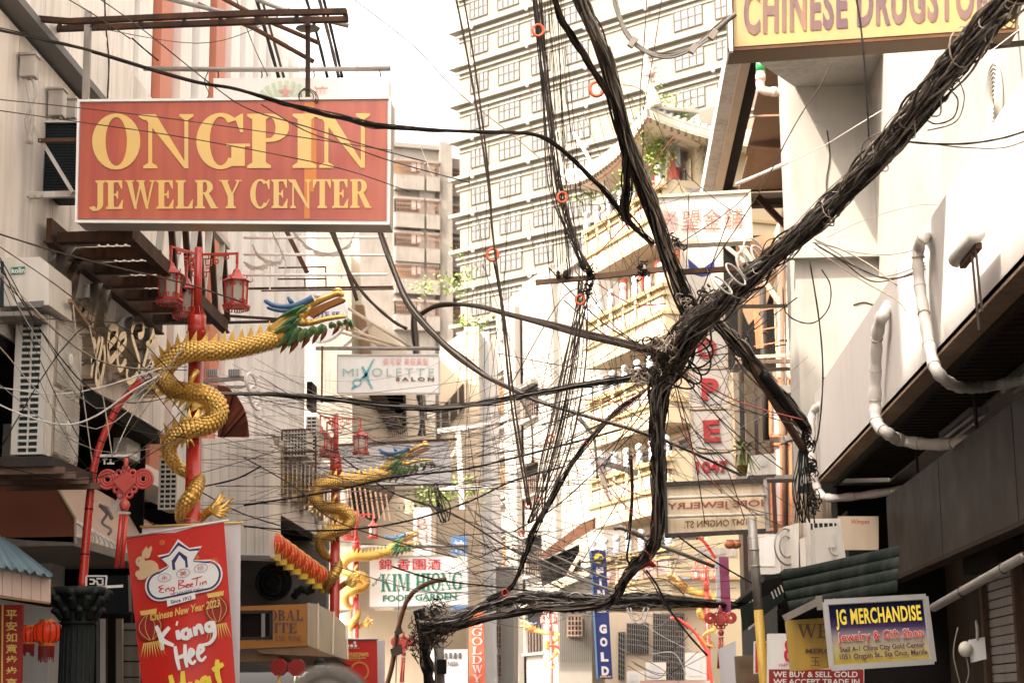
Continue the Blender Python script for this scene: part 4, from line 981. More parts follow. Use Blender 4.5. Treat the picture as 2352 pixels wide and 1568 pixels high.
m = M(); m.prism(pq(1735, 1475, 1765, 1543, 25.49), (0, .005, 0)); part('face', m, 'print_red', t)
m = M(); strokes(m, [[(.9, .9), (.3, .85), (.3, .6), (.8, .55)], [(.8, .5), (.2, .4), (.3, .1), (.9, .15)]], pq(1739, 1482, 1757, 1510, 25.48), .16); part('emblem', m, 'print_green', t)
m = M(); text(m, '104', pq(1741, 1524, 1764, 1538, 25.47), bold=.03); part('lettering', m, 'print_white', t)
t = thing('painted_pole', 'grey steel pole painted yellow on its lower part beside the pink sign', 'pole', at(1758, 1617, 24.8))
m = M(); m.tube([at(1727, 1190, 24.8), at(1742, 1400, 24.8)], .062, 12); part('upper_pole', m, 'grey_steel', t, True)
m = M(); m.tube([at(1742, 1400, 24.8), at(1760, 1640, 24.8), at(1772, 1880, 24.8)], .063, 12); part('painted_foot', m, 'pole_yellow', t, True)
for y, x in ((1262, 1732), (1300, 1735)):
    m = M(); m.ring(at(x, y, 24.8), .063, .012, V((0, 0, 1)), 14, 5); part('band', m, 'grey_steel', t)
# air conditioners on the awning
gridac('white air conditioner with fine dark louvres beneath the canopy corner', 1856, 1190, 1930, 1302, 24.2, .5, 6, 4, border=.12)
t = thing('ac_unit', 'plain white air conditioner box in front, with a rounded valve cover', 'air conditioner', at(1870, 1305, 23.6))
m = M(); m.prism(pq4([(1870, 1212), (1932, 1206), (1944, 1290), (1874, 1304)], 23.6), (0, .4, 0)); part('casing', m, 'ac_white', t)
m = M(); m.prism(pq4([(1898, 1226), (1916, 1224), (1919, 1256), (1900, 1257)], 23.58), (0, .02, 0)); part('valve_cover', m, 'ac_white', t)
m = M(); m.tube(crom([at(1908, 1258, 23.57), at(1914, 1272, 23.5), at(1925, 1275, 23.5)], 4), .012, 5); part('pipe', m, 'cable_tan', t)
for k, (x0, x1, y0) in enumerate(((1798, 1835, 1200), (1836, 1855, 1228))):
    t = thing('ac_unit', ['white air conditioner seen side on with round fan guard left of the others', 'slim white air conditioner casing between two bigger units'][k], 'air conditioner', at(x0, 1304, 24.5))
    m = M(); m.prism(pq4([(x0, y0+10), (x1, y0), (x1, 1302), (x0+3, 1306)], 24.5), (0, .5, 0)); part('casing', m, 'ac_white', t)
    if k == 0:
        m = M(); m.ring(at(1806, 1255, 24.45), .24, .012, V((.7, -.7, 0)), 20, 5); m.ring(at(1806, 1255, 24.45), .14, .01, V((.7, -.7, 0)), 20, 5); part('fan_guard', m, 'grey_steel', t)
t = thing('ac_unit', 'white air conditioner on a ledge below the yellow plant pot and letter column', 'air conditioner', at(1720, 1090, 33))
m = M(); m.prism(pq4([(1724, 1046), (1782, 1040), (1784, 1088), (1718, 1092)], 33), (0, .5, 0)); part('casing', m, 'ac_white', t)
m = M(); flat(m, pq(1745, 1056, 1762, 1070, 32.99)); part('panel', m, 'panel_grey', t)
t = thing('ac_unit', 'white box unit behind the painted pole', 'air conditioner', at(1745, 1320, 27))
m = M(); m.prism(pq(1736, 1226, 1800, 1318, 27), (0, .5, 0)); part('casing', m, 'ac_white', t)
m = M(); m.prism(pq(1745, 1232, 1780, 1300, 26.99), (0, .02, 0)); part('panel', m, 'panel_white', t)
m = M(); text(m, 'Wimpex', pq(1955, 1192, 1998, 1206, 25.2), shear=.1, bold=.01); flat(m, pq(1930, 1186, 1931, 1187, 25.2))
t = thing('shop_sign', 'dim cream board with small red lettering behind the air conditioners', 'sign', at(1960, 1260, 25.3))
part('lettering', m, 'print_darkred', t); m = M(); m.prism(pq(1925, 1185, 2018, 1262, 25.3), (0, .05, 0)); part('board', m, 'tan_wall', t)
# corrugated awning
t = thing('awning', 'dark green corrugated awning with wavy end under the air conditioners', 'awning', at(1900, 1370, 22))
m = M(); a0, b0 = at(1792, 1318, 22.6), at(2066, 1258, 21.0); a1, b1 = at(1812, 1398, 22.2), at(2060, 1352, 20.8)
n = 29; rows = []
for i in range(n):
    f = i/(n-1); o = V((0, -.045*math.sin(f*2*PI*3.5), .03*math.cos(f*2*PI*3.5)))
    rows += [a0.lerp(a1, f)+o, b0.lerp(b1, f)+o]
m.add(rows+[p+V((0, .012, 0)) for p in rows], [(2*i, 2*i+1, 2*i+3, 2*i+2) for i in range(n-1)]+[(2*n+2*i+2, 2*n+2*i+3, 2*n+2*i+1, 2*n+2*i) for i in range(n-1)])
part('sheet', m, 'corrugated_green', t, True)
for a, b in (((1890, 1392), (2012, 1344)), ((1800, 1420), (1880, 1380)), ((1880, 1368), (1884, 1400))):
    m = M(); pbar(m, a, b, 21.6, 14, h=16); part('fascia_board', m, 'concrete', t)
m = M(); m.prism(pq4([(1700, 1392), (1800, 1352), (1800, 1378), (1706, 1450)], 25.8), (0, .05, 0)); part('side_sheet', m, 'corrugated_green', t)
t = thing('awning', 'ragged pale corrugated eave with broken slats left of the green awning', 'awning', at(1740, 1400, 26))
for i in range(7):
    m = M(); pbar(m, (1704+i*6, 1396-i*5), (1709+i*6, 1410-i*5), 26, 3.4, h=3); part('slat', m, 'white_steel', t)
for i in range(6):
    m = M(); pbar(m, (1772+i*7, 1358-i*5), (1778+i*7, 1374-i*5), 25, 4, h=3); part('slat', m, 'white_steel', t)
m = M(); m.prism(pq4([(1716, 1412), (1752, 1388), (1752, 1418), (1720, 1446)], 26.2), (0, .04, 0)); part('sheet', m, 'panel_grey', t)
# dark shops under the awnings on the right
t = thing('shop_row', 'dark shopfronts in shadow below the awnings on the right', 'building', (4.2, 27, 0))
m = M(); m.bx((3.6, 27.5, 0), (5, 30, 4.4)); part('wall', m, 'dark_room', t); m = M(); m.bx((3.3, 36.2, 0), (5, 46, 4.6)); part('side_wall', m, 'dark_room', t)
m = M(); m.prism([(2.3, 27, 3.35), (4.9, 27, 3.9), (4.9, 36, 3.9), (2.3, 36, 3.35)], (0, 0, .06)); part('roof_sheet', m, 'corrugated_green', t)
m = M(); m.prism(pq4([(1650, 1490), (1690, 1470), (1692, 1600), (1660, 1600)], 30), (0, .1, 0)); part('white_board', m, 'banner_white', t)
# ================================================================ hotel tower far behind
def win_mesh(pl, a0, a1, z0, z1, nx, ny, fw=.06, rec=-.01):
    fr = M()
    pl.box(fr, a0, a1, z0, z0+fw, 0, .12); pl.box(fr, a0, a1, z1-fw, z1, 0, .12)
    for i in range(nx+1):
        a = a0+(a1-a0-fw)*i/nx; pl.box(fr, a, a+fw, z0+fw, z1-fw, 0, .105)
    for j in range(1, ny): 
        z = z0+(z1-z0)*j/ny; pl.box(fr, a0+fw, a1-fw, z-fw/2, z+fw/2, 0, .09)
    pn = M(); pl.box(pn, a0+fw/2, a1-fw/2, z0+fw/2, z1-fw/2, 0.005, .04)
    return fr, pn
HO = thing('hotel_tower', 'tall cream hotel tower with projecting ledges on every storey in the background', 'building', (-12.5, 150, 0))
uh = V((.786, -.618, 0))
o = at(1058, 700, 150); HP = Plane((o.x, o.y, 0), uh)
nh = HP.n
def HPp(a, z, d=0): return HP.p(a, z, d)
m = M(); m.prism([HPp(0, 0), HPp(46, 0), HPp(46, 76), HPp(0, 76)], -nh*18); part('wall', m, 'hotel_wall', HO)
zt = [HP.at(1062, y)[1] for y in (-104, -18, 67, 150, 237, 320, 407, 492, 575, 660, 745, 830, 915)]
cA = cB = None; wsrc = {}
cols = []
for xa, xb in ((1082, 1124), (1147, 1197), (1224, 1268), (1303, 1358), (1558, 1626), (1655, 1712), (1760, 1830)):
    a = HP.at(xa, 400)[0]; b = HP.at(xb, 400)[0]; cols.append((a, b))
for i, z in enumerate(zt):
    if cA is None:
        m = M(); HP.box(m, -.9, 46, z-.30, z, -18, .5); cA = part('ledge', m, 'hotel_trim', HO)
        m = M(); HP.box(m, -.3, 46, z-.85, z-.68, 0, .25); HP.box(m, -.3, 46, z-1.25, z-1.15, 0, .12); cB = part('string_course', m, 'hotel_trim', HO)
        z00 = z
    else:
        share('ledge', cA, HO, (0, 0, z-z00)); share('string_course', cB, HO, (0, 0, z-z00))
    for k, (a, b) in enumerate(cols):
        if k not in wsrc:
            fr, pn = win_mesh(HP, a, b, z+.55, z+2.35, 4, 2, .08)
            f = part('window', fr, 'hotel_frame', HO); p = part('pane', pn, 'hotel_glass', f); wsrc[k] = (f, p)
        else:
            f = share('window', wsrc[k][0], HO, (0, 0, z-z00)); share('pane', wsrc[k][1], f)
    m = M()
    for k in range(6): m.ball(HPp(2+6.2*k, z-.45, .6), .16, 8, 5)
    part('ledge_lamp', m, 'globe', HO, kind='stuff')

# ================================================================ grey apartment block
AP = thing('apartment_block', 'grey concrete apartment block with caged balconies between the red sign and the hotel', 'building', at(980, 700, 178))
ua = V((.93, .36, 0)).normalized()
o = at(980, 500, 178); PP = Plane((o.x, o.y, 0), ua)
def pa(px, py): return PP.at(px, py)
s0 = pa(880, 500)[0]; s1 = pa(1010, 500)[0]; s2 = pa(1075, 500)[0]
zt_ = pa(960, 335)[1]
m = M(); PP.box(m, s0-6, s1, 0, zt_, -12, 0); PP.box(m, s1, s2+1, 0, zt_-.6, -12, -1.2); part('wall', m, 'concrete', AP)
m = M(); PP.box(m, s0-4, pa(912, 300)[0], zt_-.1, pa(905, 243)[1], -6, -.5); part('stair_tower', m, 'concrete', AP)
m = M(); PP.box(m, s1-.1, s1+1.2, 0, zt_+.5, -1, .5); PP.box(m, s1-2.2, s1-.6, 0, zt_-2, 0, .35); part('rib', m, 'concrete', AP)
m = M(); PP.box(m, s0-6, s1+.3, zt_-.35, zt_+.1, 0, .35); part('parapet', m, 'concrete', AP)
src = None
for r, y in enumerate((375, 462, 540, 612, 695)):
    z0 = pa(950, y+32)[1]; z1 = pa(950, y)[1]
    for c, (xa, xb) in enumerate(((906, 968), (978, 1004), (1020, 1064))):
        a = pa(xa, y)[0]; b = pa(xb, y)[0]; d = -1.2 if c == 2 else 0
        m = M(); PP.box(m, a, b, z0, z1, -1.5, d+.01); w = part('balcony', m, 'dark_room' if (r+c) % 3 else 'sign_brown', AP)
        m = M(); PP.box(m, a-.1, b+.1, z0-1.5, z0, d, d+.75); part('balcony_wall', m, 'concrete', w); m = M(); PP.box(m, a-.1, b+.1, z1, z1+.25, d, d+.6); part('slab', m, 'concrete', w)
        m = M(); n = int((b-a)/.16)
        for i in range(n+1):
            q = a+(b-a)*i/n; m.bar(PP.p(q, z0, d+.7), PP.p(q, z0+(z1-z0)*.5, d+.82), .035); m.bar(PP.p(q, z0+(z1-z0)*.5, d+.82), PP.p(q, z1, d+.6), .035)
        for f in (.02, .35, .65, .98): m.bar(PP.p(a, z0+(z1-z0)*f, d+.75), PP.p(b, z0+(z1-z0)*f, d+.75), .04)
        part('window_cage', m, 'grill_rust', w, kind='stuff')
        if c == 0:
            m = M(); q = a+(b-a)*.6; PP.box(m, q, q+.45, z0+.5, z0+1.7, d+.3, d+.36); PP.box(m, q+.6, q+.95, z0+.6, z0+1.6, d+.3, d+.36); part('laundry', m, 'banner_white', w)
        if c == 2:
            m = M(); PP.box(m, a+.3, b-.3, z0-.9, z0-.4, d+.76, d+.8); part('recess', m, 'concrete_dark', w)
t = thing('roof_railing', 'thin metal railing on the roof of the apartment block', 'railing', PP.p(s1-3, zt_))
m = M()
for i in range(16): m.bar(PP.p(s0+2+i*.5, zt_, -.4), PP.p(s0+2+i*.5, zt_+1.4, -.4), .04)
m.bar(PP.p(s0+2, zt_+1.4, -.4), PP.p(s0+10, zt_+1.4, -.4), .05); part('bar', m, 'hotel_frame', t, kind='stuff')
t = thing('radio_mast', 'faint lattice radio mast rising behind the red sign', 'mast', at(822, 240, 330))
m = M()
for j in range(3): m.bar(at(814+j*6, 330, 330), at(821+j, 62, 330), .12)
for k in range(16):
    y = 80+k*12; w_ = .5+7.5*(k/16); m.bar(at(822-w_, y, 330), at(822+w_, y+10, 330), .09)
for y in (140, 165, 190): m.bar(at(808, y, 330), at(834, y+3, 330), .1)
part('lattice', m, 'hotel_trim', t)

# ================================================================ leaves
def leaves(m, c, R, n, size, sc=(1, 1, 1), seed=1):
    r = random.Random(seed); cl = [V((r.gauss(0, .5), r.gauss(0, .5), r.gauss(0, .5))) for _ in range(9)]
    for _ in range(n):
        k = cl[r.randrange(9)]; p = V(c)+V(((k.x+r.gauss(0, .25))*R*sc[0], (k.y+r.gauss(0, .25))*R*sc[1], (k.z+r.gauss(0, .25))*R*sc[2]))
        a = V((r.uniform(-1, 1), r.uniform(-1, 1), r.uniform(-1, 1))).normalized(); b = a.orthogonal().normalized()
        s = size*r.uniform(.6, 1.3); m.add([p-a*s, p+b*s*.45, p+a*s, p-b*s*.45], [(0, 1, 2, 3)], r.randrange(2))

# ================================================================ yellow building with balconies and pagoda roof
PG = thing('pagoda_building', 'yellow building with stacked balconies, globe lamps and a pagoda pavilion on top', 'building', at(1520, 1200, 63.6))
up_ = V((-.394, .919, 0)); C0 = at(1520, 500, 63.6); YP = Plane((C0.x, C0.y, 0), up_)           # s grows away to the left
vq = V((.919, .394, 0)); SP = Plane((C0.x, C0.y, 0), vq)
LEN = 7.2
body = [YP.p(0, 0, -1.3)+vq*.1, YP.p(LEN-.3, 0, -1.3), YP.p(LEN-.3, 0, -12), YP.p(0, 0, -12)]
m = M(); m.prism(body[::-1], (0, 0, 21.5)); part('wall', m, 'yellow_wall', PG)
fl = [YP.at(1345, y)[1] for y in (1405, 1218, 1034, 850, 640)]                                      # slab undersides at the far end
rail_src = None
for i, z in enumerate(fl):
    ph = 1.9 if i < 4 else 2.2
    m = M(); YP.box(m, -.02, LEN, z, z+.75, -1.5, 0); SP.box(m, .003, 9, z-.006, z+.744, -6, -.003); b = part('balcony', m, 'yellow_wall', PG)
    m = M(); YP.box(m, -.05, LEN+.05, z+.75, z+.86, -.2, .10); SP.box(m, .11, 9, z+.746, z+.855, -.2, .1); part('moulding', m, 'yellow_trim', b)
    m = M(); YP.box(m, .1, LEN-.05, z+.86, z+1.45, -.16, -.02); part('panel_backing', m, 'yellow_wall', b)
    SPn = 6
    for k in range(SPn):
        a = .25+k*(LEN-.3)/SPn
        m = M(); YP.box(m, a, a+.84, z+.93, z+1.40, -.02, .012); part('pink_panel', m, 'pink_panel', b)
        m = M(); YP.box(m, a+.86, a+1.06, z+.86, z+1.95, -.16, .06); part('pier', m, 'yellow_wall', b)
        m = M()
        for j in range(4):
            q = a+.1+.19*j; m.ring(YP.p(q+.05, z+1.62, -.05), .085, .025, YP.n, 8, 4)
        part('pierced_tile', m, 'yellow_trim', b, kind='stuff')
    m = M(); YP.box(m, -.05, LEN+.05, z+1.45, z+1.52, -.2, .08); YP.box(m, -.05, LEN+.05, z+1.74, z+1.88, -.22, .1); part('handrail', m, 'yellow_trim', b)
    m = M(); SP.box(m, .12, 9, z+.858, z+2.1, -.2, -.004); part('side_parapet', m, 'yellow_wall', b)
    m = M(); SP.box(m, 1.0, 2.5, z+1.55, z+1.85, 0, .02); part('relief_panel', m, 'concrete', b)
    # recessed room behind
    m = M(); YP.box(m, .2, LEN-1.2, z+.8, z+3.0, -1.32, -1.29); r = part('room_wall', m, 'tan_wall', PG)
    for k in range(3):
        m = M(); YP.box(m, .5+1.9*k, 1.7+1.9*k, z+.9, z+2.7, -1.30, -1.25); part('grilled_opening', m, 'dark_room', r)
        m = M()
        for j in range(12): q = .5+1.9*k+.1*j; m.bar(YP.p(q, z+.9, -1.2), YP.p(q, z+2.7, -1.2), .03)
        for j in range(6): m.bar(YP.p(.5+1.9*k, z+1+.3*j, -1.2), YP.p(1.7+1.9*k, z+1+.3*j, -1.2), .03)
        part('window_grille', m, 'cable_grey', r, kind='stuff')
    if i in (3, 4):
        for k in range(4):
            m = M(); m.lathe([(.13, 0), (.13, 2.4)], YP.p(.5+1.55*k, z+.8, -.75), 12); part('column', m, 'red_column', PG, True)
gsrc = None
FLR = ['lowest', 'second', 'third', 'fourth', 'top']
for i, z in enumerate(fl):
    for k in range(7):
        c = YP.p(.3+k*1.13, z+1.88, -.05); lb = 'white globe lamp, %s from the corner, on the %s yellow balcony' % (['first', 'second', 'third', 'fourth', 'fifth', 'sixth', 'seventh'][k], FLR[i])
        if gsrc is None:
            gsrc = thing('globe_lamp', lb, 'lamp', c, 'globe lamps along the yellow balconies')
            m = M(); m.lathe([(.09, 0), (.125, .06), (.125, .46), (.09, .52), (.06, .54)], c, 12); part('post', m, 'post_blue', gsrc, True)
            m = M(); m.ball(c+V((0, 0, .67)), .15, 14, 9); part('globe', m, 'globe', gsrc, True)
        else: dup(gsrc, None, lb, c)
# pavilion and its roof
PV = thing('pagoda_pavilion', 'pagoda pavilion with curved tiled eaves, red columns and carved brackets on the roof', 'pavilion', YP.p(1, fl[4]+2, -2))
zf = fl[4]+2.0
ze = hit(1540, 252, YP.p(-.6, 0, .9), YP.n).z
for k, (a, d) in enumerate(((.9, -1.0), (3.3, -1.0), (5.7, -1.0), (.9, -3.4))):
    m = M(); c = YP.p(a, zf, d); m.lathe([(.24, 0), (.22, ze-zf-.3)], c, 12); part('column', m, 'red_column', PV, True)
for k in range(2):
    m = M(); c = SP.p(3.0+3*k, zf, -1.0); m.lathe([(.22, 0), (.2, ze-zf-.3)], c, 12); part('column', m, 'red_column', PV, True)
m = M(); YP.box(m, .2, LEN-.6, zf-.1, ze, -3.2, -2.6); SP.box(m, 2.62, 9, zf-.09, ze-.01, -3.4, -2.6); part('inner_wall', m, 'ply', PV)
m = M(); YP.box(m, .3, LEN-.6, ze-1.0, ze-.15, -.95, -.75); SP.box(m, 1, 9, ze-.99, ze-.16, -1.05, -.8); part('carved_frieze', m, 'grey_carve', PV)
for k in range(4):
    m = M(); p = SP.p(.9+1.5*k, ze-1.2, -.7)
    m.tube(crom([p, p+V((.15, 0, -.3)), p+V((.45, 0, -.42)), p+V((.5, 0, -.1))], 4), .1, 6); part('scroll_bracket', m, 'grey_carve', PV)
E0 = YP.p(-.9, ze, .9)
def eave(pl, L, name):
    n = 12; inn = []; out = []
    for i in range(n+1):
        f = i/n; lift = .75*(abs(2*f-1)**2.6)
        out.append(pl(f*L, ze+lift-.05, 0)); inn.append(pl(f*L*.86+.07*L, ze+.95, 1))
    return out, inn
def pY(a, z, t): return YP.p(-.9+a, z, .9-2.4*t)
def pS(a, z, t): return SP.p(-.9+a, z, .9-2.4*t)
for pl, L in ((pY, LEN+1.6), (pS, 11)):
    o_, i_ = eave(pl, L, '')
    m = M()
    for k in range(12): m.prism([o_[k], o_[k+1], i_[k+1], i_[k]], (0, 0, .1))
    part('roof_slope', m, 'tile_cream', PV)
    m = M()
    for k in range(12): m.prism([o_[k]+V((0, 0, -.02)), o_[k+1]+V((0, 0, -.02)), o_[k+1]+V((0, 0, -.34)), o_[k]+V((0, 0, -.34))], (-pl(0, 0, 0)+pl(0, 0, 1))*.05)
    part('eave_board', m, 'tile_cream', PV)
    m = M()
    for k in range(12): m.prism([o_[k]+V((0, 0, -.3)), o_[k+1]+V((0, 0, -.3)), i_[k+1]+V((0, 0, -1.25)), i_[k]+V((0, 0, -1.25))], (0, 0, .05))
    part('eave_soffit', m, 'cream_wall', PV)
    ts = None; N = int(L/.27)
    for k in range(N):                                        # round ridge tiles end on at the eave
        f = (k+.5)/N; q = f*12; j = min(int(q), 11); a = o_[j].lerp(o_[j+1], q-j)+V((0, 0, .1)); b = i_[j].lerp(i_[j+1], q-j)+V((0, 0, .1))
        m = M(); m.tube([a, a.lerp(b, .5), b], .085, 7); part('roof_tile', m, 'tile_grey', PV, True)
    m = M()
    for k in range(N):
        f = (k+.5)/N; q = f*12; j = min(int(q), 11); a = o_[j].lerp(o_[j+1], q-j)+V((0, 0, -.42)); m.box(a, (.09, .09, .14))
    part('eave_pendant', m, 'brown_steel', PV, kind='stuff')
m = M()                                                          # main hip ridge, pediment
r0 = SP.p(2.2, ze+1.3, -1.6); r1 = SP.p(8.6, ze+4.6, -5)
m.bar(r0, r1, .5, .6); part('ridge', m, 'tile_cream', PV)
m = M(); m.prism([SP.p(3.6, ze+1.2, -1.9), SP.p(12, ze+1.2, -1.9), SP.p(12, ze+5, -1.9), SP.p(8.0, ze+3.2, -1.9)], -SP.n*.3); part('pediment', m, 'roof_red', PV)
for k, (c, s, lb) in enumerate(((pY(0, ze+.75, .15), 1., 'corner'), (pY(LEN+1.6, ze+.75, .15), .9, 'far'))):
    t = thing('roof_figure', 'curling dragon finial on the %s tip of the pagoda eave' % ('near' if k == 0 else 'far left'), 'ornament', c)
    m = M(); sp = crom([c, c+V((-.12*s, 0, .45*s)), c+V((-.30*s, 0, .9*s)), c+V((-.15*s, 0, 1.35*s)), c+V((-.32*s, 0, 1.75*s)), c+V((-.18*s, 0, 2.1*s))], 5); m.tube(sp, [.26*s*(1-i/len(sp)*.8) for i in range(len(sp))], 8)
    for i in range(2, len(sp)-2, 2): m.cone(sp[i], sp[i]+V((.38*s*(1-i/len(sp)*.4), 0, .06)), .09*s, 5)
    part('body', m, 'tile_cream', t, True)
    m = M(); q = sp[14]; m.ball(q+V((-.05, -.1, -.05)), .19*s, 8, 6, sc=(1.2, .8, .8)); m.cone(q, q+V((-.4*s, -.05, .08)), .1*s, 6); part('head', m, 'pink_panel', t, True)
# roof garden plants
for k, (px, py, R, n, lb) in enumerate(((1528, 335, 1.1, 1500, 'leafy pale green tree in front of the pagoda pavilion'), (1628, 365, .55, 450, 'small leafy shrub right of the red pavilion column'), (1655, 362, .4, 250, 'smallest shrub at the right end of the roof parapet'))):
    c = hit(px, py, YP.p(0, 0, -.5), SP.n)
    t = thing('potted_tree', lb, 'tree', (c.x, c.y, fl[4]+2)); 
    m = M(); m.tube([V((c.x, c.y, fl[4]+1.9)), c+V((.1, 0, -.2)), c+V((0, 0, .4))], [.06, .05, .02], 6)
    for j in range(5): m.tube([c+V((0, 0, -.3+.1*j)), c+V((rnd.uniform(-.7, .7)*R, rnd.uniform(-.5, .5), rnd.uniform(0, .9)*R))], [.03, .012], 5)
    part('trunk', m, 'trunk', t)
    m = M(); leaves(m, c+V((0, 0, .15)), R, n, .085, (1, .7, 1.25), 5+k); part('crown', m, ['leaf_a', 'leaf_b'], t, kind='stuff')
for k, (px, py) in enumerate(((1368, 462), (1348, 475))):
    c = hit(px, py, YP.p(0, 0, -.5), YP.n); t = thing('potted_palm', ['small palm between globe lamps on the top balcony', 'spiky plant at the far end of the top balcony'][k], 'plant', c)
    m = M()
    for j in range(16):
        a = rnd.uniform(0, 2*PI); d = V((math.cos(a), math.sin(a), .8)); m.add([c, c+d*.35+V((0, 0, .05)), c+d*.7-V((0, 0, .12)), c+d*.34-V((.04, .04, 0))], [(0, 1, 2, 3)])
    part('fronds', m, 'leaf_b', t)
# flagpole
t = thing('flag_pole', 'thin white pole leaning out from the pagoda roof', 'pole', at(1395, 440, 70)); m = M(); m.tube([at(1318, 305, 70), at(1398, 440, 68)], .06, 6); part('pole', m, 'white_paint', t)

# ================================================================ white corner building with columns, left of the pagoda
WB = thing('corniced_building', 'weathered white building with pilasters, small windows and basket grilles left of the yellow balconies', 'building', at(1200, 1300, 82))
cW = at(1345, 900, 103); WP = Plane((cW.x, cW.y, 0), (-.30, .954, 0))
cE = at(1205, 900, 114)
WQ = Plane((cE.x, cE.y, 0), (-.80, -.60, 0), (.6, -.8, 0))
FW = Plane((cE.x, cE.y, 0), (cW.x-cE.x, cW.y-cE.y, 0))
wl = (V((cW.x, cW.y, 0))-V((cE.x, cE.y, 0))).length
zt2 = FW.at(1280, 640)[1]
m = M(); FW.box(m, -.2, wl+2.5, 0, zt2, -9, 0); FW.box(m, -.2, FW.at(1265, 700)[0], 0, FW.at(1200, 655)[1], -9, .02); part('wall', m, 'white_wall', WB)
for xa, xb, y in ((1170, 1196, 700), (1206, 1252, 770), (1252, 1285, 700)):
    m = M(); a, b = FW.at(xa, 900)[0], FW.at(xb, 900)[0]; FW.box(m, a, b, 0, FW.at(1200, y)[1], 0, .35 if xa != 1206 else .12); part('pilaster', m, 'white_wall', WB)
for k, (x0, y0, x1, y1) in enumerate(((1207, 880, 1240, 970), (1210, 1062, 1240, 1142), (1214, 1228, 1250, 1325), (1214, 1390, 1262, 1500), (1207, 720, 1236, 790))):
    a0, z0 = FW.at(x0, y1); a1, z1 = FW.at(x1, y0)
    if k == 4: continue
    m = M(); FW.box(m, a0, a1, z0, z1, .1, .13); w = part('window', m, 'dark_room', WB)
    m = M(); FW.box(m, a0-.1, a1+.1, z1, z1+.22, 0, .6); part('hood', m, 'white_wall', w); m = M(); FW.box(m, a0-.1, a1+.1, z0-.15, z0, 0, .4); part('sill', m, 'white_wall', w)
    m = M(); FW.box(m, a0, a0+.35, z0, z1, .13, .3); part('shutter', m, 'concrete_dark', w)
    m = M()
    for j in range(8): q = a0+(a1-a0)*j/7; m.bar(FW.p(q, z0, .3), FW.p(q, z0+(z1-z0)*.6, .3), .03)
    part('bar', m, 'grill_rust', w, kind='stuff')
m = M(); FW.box(m, FW.at(1250, 700)[0], wl+2.5, zt2-.1, zt2+.5, -9, .3); part('cornice', m, 'white_wall', WB)
# street face with basket grilles seen edge on
a0 = FW.at(1130, 900)[0]
m = M(); FW.box(m, a0, -.2, 0, FW.at(1150, 690)[1], -8, -.35); part('wing_wall', m, 'white_wall', WB)
for k, (x0, y0, x1, y1) in enumerate(((1124, 868, 1172, 962), (1130, 1052, 1176, 1130), (1132, 1238, 1176, 1318), (1140, 1418, 1180, 1500))):
    a, zb = FW.at(x0, y1); b, zt3 = FW.at(x1, y0)
    m = M(); FW.box(m, a+.3, b-.1, zb+.1, zt3, -.4, -.3); w = part('window', m, 'sign_brown', WB)
    m = M(); n = 14
    for i in range(n+1):
        q = a+(b-a)*i/n; m.bar(FW.p(q, zb+.2, .25), FW.p(q, zt3-.1, .05), .045)
        m.bar(FW.p(q, zb, .0), FW.p(q, zb+.25, .3), .06)
    for j in range(7): m.bar(FW.p(a, zb+(zt3-zb)*j/6, .2), FW.p(b, zb+(zt3-zb)*j/6, .2), .05)
    part('basket_grille', m, 'ply', w, kind='stuff')
    m = M(); FW.box(m, a-.2, b+.1, zt3+.6, zt3+1.0, -.4, .35); FW.box(m, a-.1, b+.05, zt3+.3, zt3+.6, -.4, .15); part('lintel', m, 'white_wall', w)
    m = M(); FW.box(m, a+.2, b, zb-.75, zb-.5, -.4, .2); part('sill', m, 'concrete', w); m = M(); FW.box(m, a+.25, b, zb-1.1, zb-.9, -.4, .1); part('ledge', m, 'concrete', w)
for R in (1.05, .85, .62):
    m = M(); c = FW.p(*FW.at(1152, 776), -.2); m.ring(c, R*.78, .06, FW.n, 28, 6, sc=1.0); part('medallion_ring', m, 'white_wall', WB, True)
m = M(); c = FW.p(*FW.at(1152, 776), -.2); m.ball(c, .35, 10, 6)
for j in range(8): m.bar(c, c+V((math.cos(j*PI/4)*.45*.8, -.05, math.sin(j*PI/4)*.45)), .1)
part('medallion_flower', m, 'white_wall', WB)
# wing to the right under the pagoda: tin eaves
t = thing('tin_roof_house', 'low house with broken rusty tin roof under the yellow balconies', 'building', at(1290, 1300, 68))
m = M(); m.prism(pq4([(1285, 1320), (1360, 1300), (1360, 1700), (1285, 1700)], 68), (1, 6, 0)); part('wall', m, 'white_wall', t)
m = M(); m.prism(pq4([(1240, 1272), (1330, 1205), (1362, 1190), (1362, 1215), (1250, 1285)], 67), (.1, .5, .1)); part('tin_sheet', m, 'rust_steel', t)
m = M(); m.prism(pq4([(1240, 1352), (1330, 1310), (1350, 1322), (1262, 1362)], 66.5), (.1, .4, .1)); part('tin_sheet', m, 'tan_wall', t)
m = M(); m.prism(pq4([(1238, 1290), (1330, 1250), (1335, 1305), (1245, 1345)], 67.5), (0, .2, 0)); part('loft_opening', m, 'dark_room', t)
m = M(); pbar(m, (1300, 1328), (1345, 1252), 67, 9); part('rafter', m, 'tan_wall', t)
m = M(); m.prism(pq(1304, 1415, 1336, 1460, 67.9), (0, .1, 0)); w = part('window', m, 'dark_room', t)
m = M()
for i in range(5): pbar(m, (1304+i*8, 1412), (1304+i*8, 1462), 67.7, 2)
for i in range(5): pbar(m, (1302, 1414+i*11), (1338, 1414+i*11), 67.7, 2)
part('grille', m, 'grill_rust', w, kind='stuff')
m = M()
for i in range(20): pbar(m, (1262+i*5, 1372), (1262+i*5, 1520), 67.8, 1.4)
part('rib', m, 'hotel_frame', t, kind='stuff')
